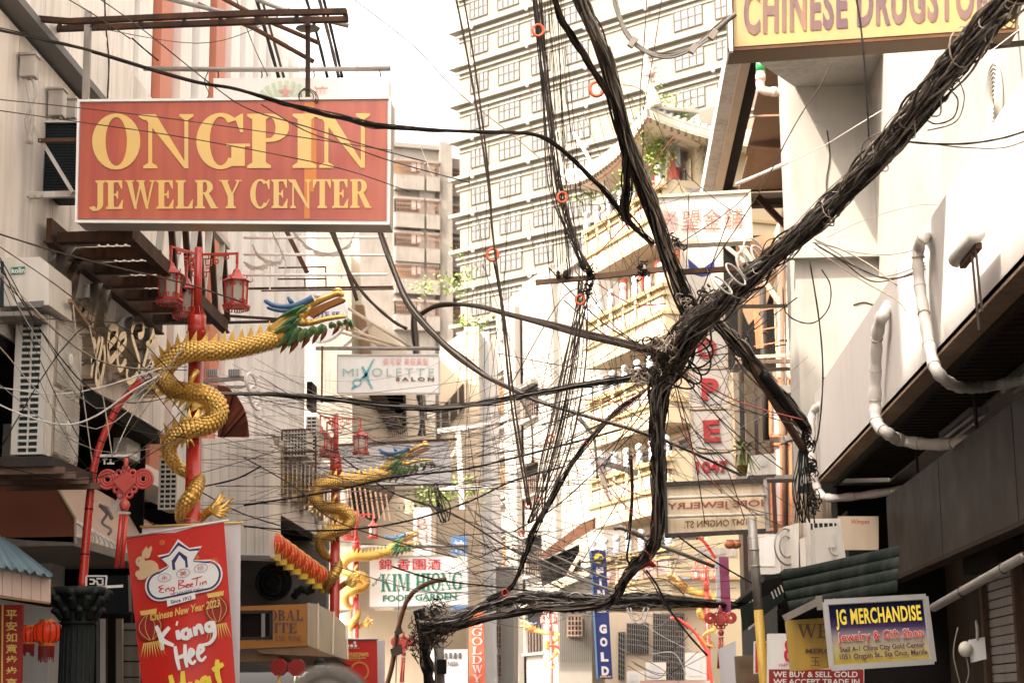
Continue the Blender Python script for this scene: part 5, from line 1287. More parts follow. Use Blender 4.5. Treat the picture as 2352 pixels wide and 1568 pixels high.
# street level below the pagoda
t = thing('gate_front', 'shaded ground floor with folding lattice gates below the yellow balconies', 'shop front', at(1480, 1500, 64))
m = M(); m.prism(pq4([(1390, 1405), (1640, 1400), (1640, 1640), (1390, 1640)], 64.5), (0, .3, 0)); part('wall', m, 'tan_wall', t)
for x0, y0, x1, y1 in ((1440, 1430, 1490, 1500), (1500, 1408, 1572, 1560), (1420, 1450, 1436, 1560)):
    m = M(); m.prism(pq(x0, y0, x1, y1, 64.4), (0, .08, 0)); w = part('gate', m, 'dark_room', t)
    m = M(); n = int((x1-x0)/5)
    for i in range(n+1):
        pbar(m, (x0+5*i, y0), (x0+5*i, y1), 64.2, 1.3)
    for j in range(int((y1-y0)/12)): pbar(m, (x0, y0+12*j), (x1, y0+12*j+6), 64.2, 1.1)
    part('lattice', m, 'cable_grey', w, kind='stuff')
for k, (x0, y0, x1, y1) in enumerate(((1575, 1498, 1625, 1560), (1484, 1520, 1530, 1560), (1440, 1540, 1480, 1572))):
    m = M(); m.prism(pq(x0, y0, x1, y1, 62), (0, .8, 0)); tt = thing('ac_unit', ['large cream box behind the far right dragon pole', 'white air conditioner low in front of the lattice gates', 'small white air conditioner at the foot of the blue sign'][k], 'air conditioner', at(x0, y1, 62)); part('casing', m, 'ac_white', tt)
    m = M(); flat(m, pq(x0+6, y0+8, x1-14, y1-8, 61.98)); part('panel', m, 'panel_grey', tt)
t = thing('shop_sign', 'pale street end sign with pink lettering beyond the lattice gates', 'sign', at(1540, 1560, 61))
m = M(); m.prism(pq(1470, 1562, 1640, 1600, 61), (0, .1, 0)); part('board', m, 'pink_panel', t)

# ================================================================ left row beyond the finned building
t = thing('concrete_building', 'stained bare concrete building edge behind the salon sign', 'building', at(770, 1000, 49))
m = M(); m.prism(pq4([(728, 480), (806, 478), (812, 1400), (728, 1400)], 49), (-1, 3, 0)); part('wall', m, 'concrete_dark', t)
m = M(); m.prism(pq4([(700, 1085), (800, 1060), (800, 1180), (700, 1180)], 48.5), (0, .3, 0)); part('parapet', m, 'concrete', t)
t = thing('cream_building', 'cream clad building with brown soffit balconies behind the salon sign', 'building', at(860, 1000, 52))
m = M(); m.prism(pq4([(806, 500), (822, 500), (832, 720), (930, 800), (1000, 1010), (1000, 1700), (806, 1700)], 52), (-2, 5, 0)); part('wall', m, 'cream_wall', t)
for q, mt in ((((845, 905), (930, 905), (932, 980), (890, 985)), 'soffit_brown'), (((885, 905), (925, 900), (932, 985), (918, 972)), 'yellow_trim'), (((815, 700), (835, 700), (852, 812), (830, 812)), 'ply')):
    m = M(); m.prism(pq4(q, 51.7), (0, .25, 0)); part('balcony_soffit', m, mt, t)
for i in range(14):
    x = 812+i*13
    m = M(); pbar(m, (x, 1000), (x+1, 1400), 51.95, 1.5); part('rib', m, 'tan_wall', t)
m = M()
for j in range(9): pbar(m, (894+j*5, 985), (896+j*5, 1000), 51.5, 1.5)
m.tube(crom(ppath([(890, 992), (905, 985), (920, 995), (935, 985)], 51.4), 4), .02, 5); part('iron_scroll', m, 'dark_steel', t, kind='stuff')
t = thing('cream_building', 'cream office block with dark strip window left of the white columns', 'building', at(1050, 1000, 56))
m = M(); m.prism(pq4([(1010, 800), (1065, 760), (1068, 750), (1100, 750), (1108, 1700), (1000, 1700)], 56), (0, 6, 0)); part('wall', m, 'cream_wall', t)
m = M(); m.prism(pq4([(1066, 750), (1099, 750), (1107, 1700), (1071, 1700)], 55.7), (0, .3, 0)); part('pier', m, 'tan_wall', t)
m = M(); m.prism(pq4([(1100, 760), (1122, 762), (1140, 1700), (1108, 1700)], 57), (0, 5, 0)); part('side_wall', m, 'panel_grey', t)
m = M(); m.prism(pq4([(1002, 950), (1064, 880), (1066, 932), (1004, 1010)], 55.9), (0, .1, 0)); part('strip_window', m, 'stain_wall', t)
for x, y in ((1012, 958), (1032, 935), (1052, 912)):
    m = M(); pbar(m, (x, y-20), (x+1, y+40), 55.8, 4); part('mullion', m, 'concrete', t)
for i in range(8):
    m = M(); y = 760+i*60; pbar(m, (1067, y), (1101, y), 55.65, 1.2); part('joint', m, 'cream_wall', t)
c = at(1080, 744, 56); m = M(); leaves(m, c, .45, 160, .07, (1.4, .6, .6), 21); tag(m.build('roof_weeds', ['leaf_a', 'leaf_b']), 'tuft of weeds on the roof edge of the cream office block', 'plant', kind='stuff')
c = at(1035, 650, 60); m = M(); leaves(m, c, .7, 260, .08, (1.3, .6, .8), 22); tag(m.build('roof_shrub', ['leaf_a', 'leaf_b']), 'green shrub growing on an apartment ledge beside the hotel', 'plant', kind='stuff')
c = at(1010, 1135, 50); m = M(); leaves(m, c, .7, 420, .08, (1.2, .6, .9), 23); tag(m.build('climbing_plant', ['leaf_a', 'leaf_b']), 'yellow green climbing plant behind the hanging cables left of centre', 'plant', kind='stuff')
t = thing('white_steel_frame', 'white painted steel cross arms on a post left of the white columns', 'post', at(1045, 1400, 48))
for a, b, w_ in (((1005, 990), (1130, 975), 11), ((1005, 1120), (1130, 1118), 10), ((1052, 985), (1062, 1170), 12), ((1010, 1090), (1060, 1010), 6)):
    m = M(); pbar(m, a, b, 48, w_, h=w_); part('beam', m, 'hope_box', t)
t = thing('market_house', 'white grilled shophouse behind the red vertical signs at street level', 'building', at(1130, 1500, 58))
m = M(); m.prism(pq(1090, 1300, 1180, 1700, 58.5), (0, 3, 0)); part('wall', m, 'white_wall', t)
for k in range(3):
    m = M(); m.prism(pq(1112, 1370+66*k, 1150, 1420+66*k, 58.3), (0, .1, 0)); w = part('window', m, 'stain_wall', t)
    m = M()
    for i in range(7): pbar(m, (1110+7*i, 1366+66*k), (1110+7*i, 1424+66*k), 58.1, 1.6)
    for i in range(4): pbar(m, (1108, 1372+66*k+14*i), (1154, 1370+66*k+14*i), 58.1, 1.6)
    part('grille', m, 'grill_rust', w, kind='stuff')
t = thing('left_shop_row', 'cluttered shopfronts low on the left side beyond the liquor shop', 'building', at(900, 1500, 60))
m = M(); m.prism(pq(860, 1385, 1090, 1720, 60), (0, 4, 0)); part('wall', m, 'concrete', t)
for x0, y0, x1, y1, mt in ((870, 1395, 930, 1450, 'dark_room'), (1040, 1430, 1080, 1470, 'stain_wall'), (935, 1400, 990, 1520, 'dark_room'), (880, 1460, 930, 1560, 'stain_wall')):
    m = M(); m.prism(pq(x0, y0, x1, y1, 59.9), (0, .05, 0)); part('opening', m, mt, t)
m = M(); m.prism(pq4([(852, 1412), (905, 1412), (890, 1428), (845, 1428)], 54), (0, 1, .1)); part('tarp_roof', m, 'teal_tarp', t)
m = M(); m.prism(pq4([(762, 1058), (905, 1060), (905, 1130), (860, 1200), (770, 1150)], 49), (0, .2, 0))
t = thing('eave_building', 'brown timber eave and cage balcony behind the second dragon neck', 'building', at(840, 1150, 49)); part('soffit', m, 'soffit_brown', t)
m = M(); m.prism(pq4([(905, 1130), (1000, 1180), (1000, 1400), (860, 1400), (860, 1200)], 50), (0, .4, 0)); part('wall', m, 'cream_wall', t)
for i in range(9):
    m = M(); pbar(m, (790+i*12, 1110+i*3), (800+i*12, 1180+i*2), 48.5, 4, h=3); part('rafter', m, 'wood_old', t)
# ================================================================ dragon lamp posts
Y1 = 18.4; K1 = Y1/FP
base = at(432, 1617, Y1); base = V((base.x, Y1, 0))
LP = thing('lamp_post', 'red lamp post with three pagoda lanterns, nearest one, left of the street', 'lamp post', base, 'red lantern posts along the street')
def zpx(y): return 1.6+(1617-y)*K1
m = M(); m.lathe([(.085, 0), (.083, 2.2), (.078, zpx(765))], base, 18); part('pole', m, 'red_paint', LP, True)
m = M(); m.lathe([(.096, zpx(766)), (.096, zpx(704)), (.090, zpx(703))], base, 18); part('collar', m, 'red_paint', LP, True)
for a in (.6, 2.5, 3.8, 5.6):
    m = M(); p = base+V((.1*math.cos(a), .1*math.sin(a), zpx(745))); m.ball(p, .018, 7, 5); part('bolt', m, 'red_faded', LP, True)
for a in range(6):
    q = a*PI/3; d = V((math.cos(q), math.sin(q), 0)); m = M()
    m.prism([base+d*.03+V((0, 0, zpx(703))), base+d*.094+V((0, 0, zpx(703))), base+d*.04+V((0, 0, zpx(678)))], V((-d.y, d.x, 0))*.008); part('gusset', m, 'red_paint', LP)
m = M(); m.lathe([(.042, zpx(704)), (.042, zpx(536))], base, 14); part('upper_pole', m, 'red_paint', LP, True)
def lantern(parent, c, rot):                    # c = hook point under the arm
    h = [(c.x, c.y)]
    m = M(); m.lathe([(.012, .0), (.016, -.06), (.035, -.075), (.05, -.115), (.085, -.155), (.145, -.19), (.148, -.198), (.12, -.2)], c, 6, a0=rot); L = part('lantern', m, 'red_faded', parent)
    for j in range(6):
        a = rot+j*PI/3; d = V((math.cos(a), math.sin(a), 0)); m = M()
        m.tube(crom([c+d*.145+V((0, 0, -.195)), c+d*.165+V((0, 0, -.185)), c+d*.17+V((0, 0, -.168)), c+d*.158+V((0, 0, -.16))], 3), .005, 5); part('roof_curl', m, 'red_faded', L)
        m = M(); m.bar(c+d*.117+V((0, 0, -.2)), c+d*.107+V((0, 0, -.45)), .017); part('frame_post', m, 'red_paint', L)
        a2 = a+PI/3; d2 = V((math.cos(a2), math.sin(a2), 0))
        m = M(); p = [c+d*.110+V((0, 0, -.205)), c+d2*.110+V((0, 0, -.205)), c+d2*.100+V((0, 0, -.45)), c+d*.100+V((0, 0, -.45))]; m.prism(p, (p[0]-c+p[1]-c).normalized()*-.004); part('glass_pane', m, 'frost_glass', L)
        m = M()
        for (s0, s1, z0, z1) in ((.12, .12, -.208, -.25), (.12, .3, -.25, -.25), (.3, .3, -.25, -.225), (.88, .88, -.208, -.25), (.88, .7, -.25, -.25), (.7, .7, -.25, -.225), (.12, .12, -.45, -.40), (.12, .32, -.40, -.40), (.32, .32, -.40, -.43), (.88, .88, -.45, -.40), (.88, .68, -.40, -.40), (.68, .68, -.40, -.43)):
            A_ = c+(d.lerp(d2, s0))*.116+V((0, 0, z0)); B_ = c+(d.lerp(d2, s1))*.116+V((0, 0, z1))
            m.bar(A_, B_, .009, .006)
        part('corner_fret', m, 'red_paint', L, kind='stuff')
        m = M(); m.bar(c+d*.138+V((0, 0, -.462)), c+d2*.138+V((0, 0, -.462)), .02, .022)
        for s0 in (.1, .3, .5, .7, .9): m.bar(c+d.lerp(d2, s0)*.14+V((0, 0, -.47)), c+d.lerp(d2, s0)*.135+V((0, 0, -.505)), .012, .006)
        m.bar(c+d.lerp(d2, .1)*.135+V((0, 0, -.503)), c+d.lerp(d2, .5)*.133+V((0, 0, -.503)), .008); m.bar(c+d.lerp(d2, .7)*.133+V((0, 0, -.503)), c+d2*.133+V((0, 0, -.503)), .008)
        part('skirt_fret', m, 'red_paint', L, kind='stuff')
    m = M(); m.lathe([(.14, -.45), (.14, -.468), (.05, -.47)], c, 6, a0=rot); part('base_plate', m, 'red_paint', L)
    m = M(); m.ball(c+V((0, 0, -.3)), .045, 10, 7, sc=(1, 1, 1.4)); part('bulb', m, 'bulb', L, True)
    return L
za = zpx(553)
for k, a in enumerate((0, 2*PI/3, 4*PI/3)):
    d = V((math.cos(a), math.sin(a), 0)); tip = base+d*.41+V((0, 0, za))
    m = M(); m.bar(base+d*.03+V((0, 0, za)), tip, .022, .022); m.bar(tip+V((0, 0, .012)), tip+V((0, 0, -.11)), .026); arm = part('arm', m, 'red_paint', LP)
    m = M()
    for pts in ([(.05, -.05), (.11, -.05), (.11, -.015)], [(.08, -.05), (.08, -.12), (.14, -.12), (.14, -.05), (.11, -.05)], [(.17, -.02), (.32, -.02), (.32, -.05), (.27, -.05), (.27, -.03)], [(.17, -.02), (.17, -.10), (.21, -.10), (.21, -.06), (.18, -.06)], [(.06, -.12), (.06, -.19), (.12, -.19), (.12, -.15), (.08, -.15)], [(.09, -.19), (.09, -.24), (.04, -.24)]):
        for p, q in zip(pts, pts[1:]): m.bar(base+d*p[0]+V((0, 0, za+p[1])), base+d*q[0]+V((0, 0, za+q[1])), .011)
    part('fretwork', m, 'red_paint', arm, kind='stuff')
    lantern(LP, tip+V((0, 0, -.10)), a+.35)

# ---- dragon
DR = thing('dragon_sculpture', 'golden dragon coiled round the nearest red post, blue horned head stretched to the right', 'dragon sculpture', base, 'golden dragons on the red posts')
body = [(655, 772, -.02, 22), (610, 785, -.05, 24), (560, 797, -.09, 24), (505, 806, -.14, 24), (450, 806, -.17, 25), (408, 815, -.15, 26), (380, 840, -.10, 26), (375, 868, -.07, 25), (398, 893, -.09, 23), (432, 900, -.16, 23), (468, 905, -.17, 25), (495, 925, -.10, 26), (500, 950, -.06, 26), (478, 974, -.12, 25), (440, 983, -.17, 24), (407, 997, -.14, 23), (389, 1020, -.08, 20), (392, 1048, .0, 18), (408, 1072, .12, 16), (430, 1085, .16, 15), (452, 1094, .08, 17), (452, 1115, -.08, 19), (440, 1138, -.16, 20), (424, 1160, -.12, 19), (416, 1182, -.02, 15), (420, 1200, .10, 12), (440, 1204, .15, 10), (458, 1192, .08, 10), (474, 1178, .02, 11), (486, 1170, .0, 12)]
SUB = 5
BP = crom([at(a, b, Y1+c) for a, b, c, r in body], SUB); BR = [V((r*.90*K1, 0, 0)) for a, b, c, r in body]; BR = [v.x for v in crom(BR, SUB)]
m = M(); m.loft(BP, BR, [r*.95 for r in BR], 12); part('body', m, 'gold_deep', DR, True)
m = M(); nS = 9                                            # overlapping scales
ln = [0]
for i in range(1, len(BP)): ln.append(ln[-1]+(BP[i]-BP[i-1]).length)
def bat(s):
    for i in range(1, len(BP)):
        if ln[i] >= s:
            f = (s-ln[i-1])/(ln[i]-ln[i-1]); return BP[i-1].lerp(BP[i], f), BR[i-1]*(1-f)+BR[i]*f, (BP[i]-BP[i-1]).normalized()
    return BP[-1], BR[-1], (BP[-1]-BP[-2]).normalized()
s = .1; row = 0; step = .034
while s < ln[-1]-.05:
    p, r, t = bat(s); x = V((0, 1, 0)); x = (x-t*x.dot(t)).normalized(); y = t.cross(x); n = max(8, int(2*PI*r/.040))
    for j in range(n):
        a = 2*PI*(j+.5*(row % 2))/n; w_ = PI/n*.94
        def rp(da, ds, k): return p+t*ds+(x*math.cos(a+da)+y*math.sin(a+da))*r*k
        m.add([rp(-w_, -.012, 1.02), rp(0, -.016, 1.01), rp(w_, -.012, 1.02), rp(w_*.7, .010, 1.10), rp(0, .022, 1.13), rp(-w_*.7, .010, 1.10), rp(0, .002, 1.12)], [(0, 1, 6), (1, 2, 6), (2, 3, 6), (3, 4, 6), (4, 5, 6), (5, 0, 6)])
    s += step; row += 1
part('scales', m, 'gold', DR, kind='stuff')
m = M(); bl = []
for i in range(8, len(BP)-14):                             # ribbed belly band along the inside of the curves
    t = (BP[i+1]-BP[i-1]).normalized(); side = t.cross(V((0, -1, 0))); bl.append(BP[i]-side*BR[i]*.80*(1 if True else -1)+V((0, -.01, 0)))
m.tube(bl, [.022*(1+.12*(i % 2)) for i in range(len(bl))], 6); part('belly_band', m, 'gold', DR, True)
s = .06; k = 0
while s < ln[-1]*.66:                                        # spines along the back
    p, r, t = bat(s); side = t.cross(V((0, -1, 0)))
    a = p+side*r*.85; b = p+side*(r*1.0+.12)-t*.055
    m = M(); m.add([a-t*.05+V((0, -.014, 0)), a+t*.035+V((0, -.014, 0)), a+t*.035+V((0, .014, 0)), a-t*.05+V((0, .014, 0)), a.lerp(b, .55)+V((0, -.010, 0))+t*.012, a.lerp(b, .55)+V((0, .010, 0))+t*.012, b], [(0, 1, 4), (1, 2, 5, 4), (2, 3, 5), (3, 0, 4, 5), (0, 4, 6), (4, 1, 6), (5, 4, 6)])
    part('spine', m, 'gold', DR); s += .100 if s < .9 else .074; k += 1
for (cx, cy, dy, fl_) in ((437, 880, -.13, 1), (433, 1002, -.13, 1), (445, 790, -.16, 1)):   # clawed feet
    if cy == 790: continue
    c = at(cx, cy, Y1+dy); L = M()
    L.tube(crom([c+V((.06, .02, .13)), c+V((.03, -.03, .06)), c], 4), [.035, .034, .032, .03, .03, .028, .026, .03, .03][:9], 7); leg = part('leg', L, 'gold', DR, True)
    for j in range(4):
        a = -.9+.55*j; e = c+V((math.sin(a)*.09-.02, -.03, -math.cos(a)*.075)); q = e+V((math.sin(a)*.04, .01, -.05))
        m = M(); m.tube([c, c.lerp(e, .6)+V((0, -.02, 0)), e, q], [.022, .02, .017, .004], 6); part('claw', m, 'gold', leg, True)
tb = at(484, 1171, Y1)
for (ex, ey, bx, by) in ((538, 1143, 512, 1160), (530, 1152, 508, 1164), (536, 1166, 510, 1170), (527, 1176, 508, 1176), (520, 1140, 502, 1152), (506, 1140, 494, 1154), (497, 1147, 490, 1160), (524, 1186, 505, 1182), (515, 1128, 500, 1146)):
    m = M(); P_ = crom([tb, at(bx, by+3, Y1-.03), at((bx+ex)/2, (by+ey)/2-2, Y1+.03), at(ex, ey, Y1)], 4); m.tube(P_, [.028*(1-i/len(P_))+.004 for i in range(len(P_))], 6); part('tail_flame', m, 'gold', DR, True)
# head
def hz(x, y, dy=0.): return at(574.2+x/6.827, 631.6+y/6.827, Y1+dy)
kk = K1/6.827
HD = M(); HD.loft(crom([hz(330, 900), hz(520, 800), hz(700, 690), hz(860, 580), hz(960, 500)], 4), [v*kk for v in (140, 150, 155, 160, 165, 165, 160, 155, 150, 140, 130, 120, 112, 105, 95, 80, 60)], [v*kk*.85 for v in (120, 130, 140, 145, 150, 150, 150, 145, 140, 130, 120, 110, 105, 100, 90, 75, 55)], 12); HD_ = part('head', HD, 'gold', DR, True)
m = M(); P_ = crom([hz(820, 520), hz(1000, 440), hz(1200, 350), hz(1380, 290), hz(1470, 330)], 4); m.loft(P_, [v*kk for v in (80, 82, 80, 78, 75, 72, 70, 68, 66, 64, 64, 66, 68, 66, 58, 46, 26)], [v*kk for v in (90, 85, 78, 70, 64, 60, 56, 54, 52, 50, 50, 52, 54, 54, 50, 40, 20)], 10); part('upper_jaw', m, 'gold', HD_, True)
m = M(); m.prism([hz(880, 600, -.04), hz(900, 560, -.04), hz(1160, 440, -.04), hz(1400, 345, -.04), hz(1490, 380, -.04), hz(1460, 412, -.04), hz(1200, 520, -.04), hz(980, 660, -.04)], (0, .08, 0)); part('palate', m, 'gold_dark', HD_)
m = M(); P_ = crom([hz(820, 740), hz(980, 740), hz(1180, 690), hz(1360, 660), hz(1520, 650)], 4); m.loft(P_, [v*kk for v in (75, 74, 70, 66, 60, 56, 54, 52, 50, 48, 46, 44, 42, 40, 36, 30, 16)], [v*kk for v in (70, 66, 60, 54, 50, 47, 45, 43, 42, 41, 40, 39, 37, 34, 30, 24, 14)], 9); part('lower_jaw', m, 'gold', HD_, True)
m = M(); m.cone(hz(1400, 650), hz(1485, 565), 34*kk, 6, 0, .6); part('fang', m, 'gold', HD_)
for x, y, r, dy in ((800, 620, 70, -.09), (800, 735, 75, -.09), (920, 745, 60, -.08), (870, 560, 55, -.09)):
    m = M(); m.ball(hz(x, y, dy), r*kk, 10, 7); part('cheek', m, 'gold', HD_, True)
m = M(); m.ball(hz(1375, 240), 62*kk, 10, 7, sc=(1.2, 1, .7)); part('nose', m, 'gold', HD_, True)
m = M(); m.ball(hz(1050, 325, -.07), 46*kk, 10, 7, sc=(1.1, .7, .8)); part('eye', m, 'tooth', HD_, True)
for pts, r0, r1, dy in (([(985, 355), (860, 420), (700, 480), (520, 495), (360, 470), (225, 395)], 56, 34, -.09), ([(1000, 380), (700, 530), (540, 560), (400, 545), (265, 505)], 46, 28, .10)):
    m = M(); P_ = crom([hz(a, b, dy) for a, b in pts], 4); n = len(P_); m.tube(P_, [(r0+(r1-r0)*i/n)*kk for i in range(n-1)]+[r1*.55*kk], 9); part('horn', m, 'horn_blue', HD_, True)
m = M(); m.tube([hz(660, 440, -.09), hz(630, 400, -.09), hz(592, 345, -.09)], [40*kk, 36*kk, 20*kk], 8); part('horn_prong', m, 'horn_blue', HD_, True)
def leaf(a, b, w_, mt, dy=0., th=.03):
    A_, B_ = hz(*a, dy), hz(*b, dy); t = (B_-A_); sd = V((0, -1, 0)).cross(t.normalized())*w_*kk; y_ = V((0, -th, 0))
    m = M(); n1 = A_+t*.35
    m.add([A_-sd*.5, A_+sd*.5, n1+sd, n1-sd, A_+t*.7+sd*.6, A_+t*.7-sd*.6, B_, A_+y_, n1+y_*1.6, A_+t*.7+y_, A_+t*.5-y_],
          [(0, 7, 8, 3), (7, 1, 2, 8), (3, 8, 9, 5), (8, 2, 4, 9), (5, 9, 6), (9, 4, 6), (1, 0, 10), (0, 3, 10), (3, 5, 10), (5, 6, 10), (6, 4, 10), (4, 2, 10), (2, 1, 10)])
    part('mane_leaf', m, mt, HD_)
for a, b, w_ in (((640, 950), (465, 1240), 52), ((760, 980), (613, 1240), 55), ((930, 950), (803, 1162), 50), ((1080, 880), (968, 1098), 45), ((1200, 840), (1095, 1062), 42), ((1400, 790), (1285, 950), 42), ((1530, 740), (1520, 892), 32), ((720, 600), (335, 775), 60)): leaf(a, b, w_, 'gold_dark', .03)
GL = (((860, 480), (400, 690), 55), ((760, 660), (440, 830), 60), ((640, 760), (300, 960), 48), ((720, 800), (415, 1145), 62), ((800, 830), (560, 1142), 62), ((880, 840), (752, 1064), 58), ((1000, 800), (905, 985), 58), ((1140, 770), (1038, 962), 55), ((1290, 735), (1240, 842), 46), ((1400, 715), (1375, 806), 40), ((1500, 690), (1475, 792), 34), ((1540, 680), (1605, 885), 32))
for i, (a, b, w_) in enumerate(GL):
    leaf(a, b, w_, 'mane_green' if i % 3 != 2 else 'mane_pale', -.11)
    leaf((a[0]+40, a[1]+25), ((b[0]+a[0])/2+60, (b[1]+a[1])/2+55), w_*.8, 'mane_pale' if i % 3 != 2 else 'mane_green', -.13)
    leaf((a[0]+10, a[1]+5), (b[0]+30, b[1]+10), w_*.8, 'gold_dark', .12)
m = M()
for k in range(3): m.tube(crom([base+V((-.12, -.1, zpx(1190+5*k))), base+V((0, -.14, zpx(1186+8*k))), base+V((.12, -.1, zpx(1200-6*k)))], 4), .004, 4)
tag(m.build('tie_wire', 'cable_tan'), 'thin wire lashing the tall banner to the nearest red post', 'wire')
ch = {}
for c in COL.objects:
    if c.parent: ch.setdefault(c.parent.name, []).append(c)
for (px, ty, rz, l1, l2) in ((767, 945, 0, 'red lamp post with three pagoda lanterns, second along the street beside the red lantern row', 'golden dragon round the second red post, head right in front of a blank white sign'),
        (816, 1172, .06, 'red lamp post close behind the second one, third along the street', 'smaller golden dragon round the third post, head right above the food garden sign'),
        (1262, 1405, PI, 'distant red lamp post below the weathered white building', 'tiny golden dragon facing left on the distant post below the white building'),
        (1631, 1296, -2.6, 'red lamp post partly behind the pink vertical sign', 'golden dragon coiled beneath the pink vertical sign on the right')):
    Yk = Y1*1082/(1617-ty); p = at(px, 1617, Yk); loc = V((p.x, Yk, 0))
    if ty == 1405: loc = V((at(1268, 1617, Yk).x, Yk, 0))
    dup(LP, None, l1, loc, rz=rz, ch=ch); dup(DR, None, l2, loc, rz=rz, ch=ch)

# ================================================================ curved red poles with knots
def knot(c, s, label, Yd=0):
    t = thing('chinese_knot', label, 'knot ornament', c, 'red Chinese knot ornaments')
    def q(x, z, d=0.): return c+V((x*s, d*s, z*s))
    m = M(); m.lathe([(.03*s, .62*s), (.055*s, .6*s), (.055*s, .36*s), (.03*s, .33*s)], c, 12); part('top_loop', m, 'red_faded', t, True)
    m = M(); m.prism([q(-.27, .05, -.04), q(0, -.23, -.04), q(.27, .05, -.04), q(0, .33, -.04)], (0, .08*s, 0)); d = part('diamond', m, 'red_faded', t)
    m = M()
    for i in range(9):
        for j in range(9):
            u, v = (i-4)/4.6, (j-4)/4.6; m.box(q((u-v)*.13, .05+(u+v)*.135, -.055), (.042*s, .04*s, .042*s), R=Matrix.Rotation(PI/4, 3, 'Y'))
    part('woven_cord', m, 'red_faded', d, kind='stuff')
    for sg in (-1, 1):
        for R in (.21, .145, .085):
            m = M(); m.ring(q(sg*.42, .12, 0), R*s, .036*s, V((0, 1, 0)), 22, 7); part('side_loop', m, 'red_faded', t, True)
    for (x, z) in ((-.16, .26), (.16, .26), (-.2, -.12), (.2, -.12), (0, .36), (-.1, -.24), (.1, -.24)):
        m = M(); m.ring(q(x, z), .065*s, .034*s, V((0, 1, 0)), 14, 6); part('corner_loop', m, 'red_faded', t, True)
    m = M(); m.lathe([(.03*s, -.28*s), (.05*s, -.34*s), (.10*s, -.40*s), (.13*s, -.47*s), (.10*s, -.55*s), (.09*s, -.60*s)], c, 12); part('bead', m, 'red_faded', t, True)
    m = M(); m.box(q(0, -.66), (.26*s, .1*s, .05*s)); part('clamp', m, 'white_steel', t)
    for sg in (-1, 1):
        m = M(); m.tube([q(sg*.055-.01, -.68), q(sg*.06-.09, -1.9)], [.05*s, .056*s], 10); part('tassel', m, 'red_paint', t, True)
    return t
yk = 17.0
t = thing('curved_pole', 'curved dark red pole rising from the black column and leaning towards the first dragon', 'pole', at(190, 1350, yk))
m = M(); P_ = crom(ppath([(189, 1352), (197, 1250), (206, 1150), (216, 1070), (238, 1000), (270, 935), (305, 893), (345, 856)], yk), 5); m.tube(P_, [.042-.012*i/len(P_) for i in range(len(P_))], 10); part('pole', m, 'red_paint', t, True)
for i in range(4, len(P_)-1, 5):
    m = M(); m.ring(P_[i], .042-.012*i/len(P_), .006, (P_[i+1]-P_[i-1]).normalized(), 12, 4); part('joint', m, 'stone_dark', t)
m = M()
for k in range(9): m.tube(crom([P_[-3-k % 3], P_[-2]+V((rnd.uniform(-.06, .06), -.05, rnd.uniform(-.05, .05))), P_[-1]+V((rnd.uniform(-.02, .12), rnd.uniform(-.05, .05), rnd.uniform(-.05, .08)))], 3), .005, 4)
part('wrapped_wire', m, 'cable_white', t, kind='stuff')
m = M(); pbar(m, (214, 1046), (313, 1046), yk, 6); part('top_bracket', m, 'white_paint', t)
m = M(); pbar(m, (190, 1350), (282, 1345), yk, 6); part('foot_bracket', m, 'white_paint', t)
m = M()
for a, b in (((198, 1322), (245, 1322)), ((245, 1322), (243, 1347)), ((198, 1322), (198, 1347)), ((206, 1330), (216, 1330)), ((216, 1330), (216, 1340)), ((206, 1340), (216, 1340)), ((222, 1328), (236, 1328)), ((236, 1328), (236, 1342)), ((224, 1342), (236, 1342)), ((224, 1336), (224, 1342)), ((218, 1334), (224, 1334))): pbar(m, a, b, yk-.02, 3.4)
for a, b in (((236, 1054), (246, 1054)), ((240, 1054), (240, 1066)), ((254, 1054), (254, 1064)), ((246, 1064), (262, 1064))): pbar(m, a, b, yk-.02, 3.4)
part('greek_key', m, 'white_paint', t)
kn = knot(at(288, 1112, yk-.05), .41, 'red plastic Chinese knot hanging left of the tall red banner')
for (px, py, Yq, s, lb, pts) in ((927, 1478, 38, .42, 'red Chinese knot hanging in front of the lane behind the second banner', [(880, 1600), (900, 1530), (915, 1440), (940, 1370), (985, 1338), (1025, 1330)]),
        (1655, 1425, 31, .42, 'red Chinese knot below the pink vertical sign', None)):
    dup(kn, None, lb, at(px, py, Yq))
    if pts:
        t = thing('curved_pole', 'curved rusty red pole arching over the food garden sign', 'pole', at(*pts[0], Yq))
        m = M(); m.tube(crom(ppath(pts, Yq), 5), .05, 8); part('pole', m, 'rust_steel', t, True)
        for (a, b, c, d) in ((896, 1490, 925, 1508), (905, 1450, 925, 1460)):
            m = M(); m.prism(pq4([(a, b), (c-4, b-12), (c, d-8), (a+4, d)], Yq-.2), (0, .08, 0)); part('floodlight', m, 'dark_steel', t)
for pts, Yq, lb in (([(1540, 1418), (1562, 1424), (1590, 1445), (1612, 1475), (1625, 1505), (1640, 1600)], 58, 'thin curved red pole left of the far right dragon'), ([(1262, 1480), (1290, 1490), (1318, 1525), (1334, 1590)], 90, 'thin curved red pole right of the tiny distant dragon'), ([(1592, 1222), (1618, 1245), (1640, 1278), (1652, 1300)], 45, 'red curved pole end below the translucent sign back')):
    m = M(); m.tube(crom(ppath(pts, Yq), 5), 3.6*Yq/FP, 8); tag(m.build('curved_pole', 'red_paint', None, True), lb, 'pole')

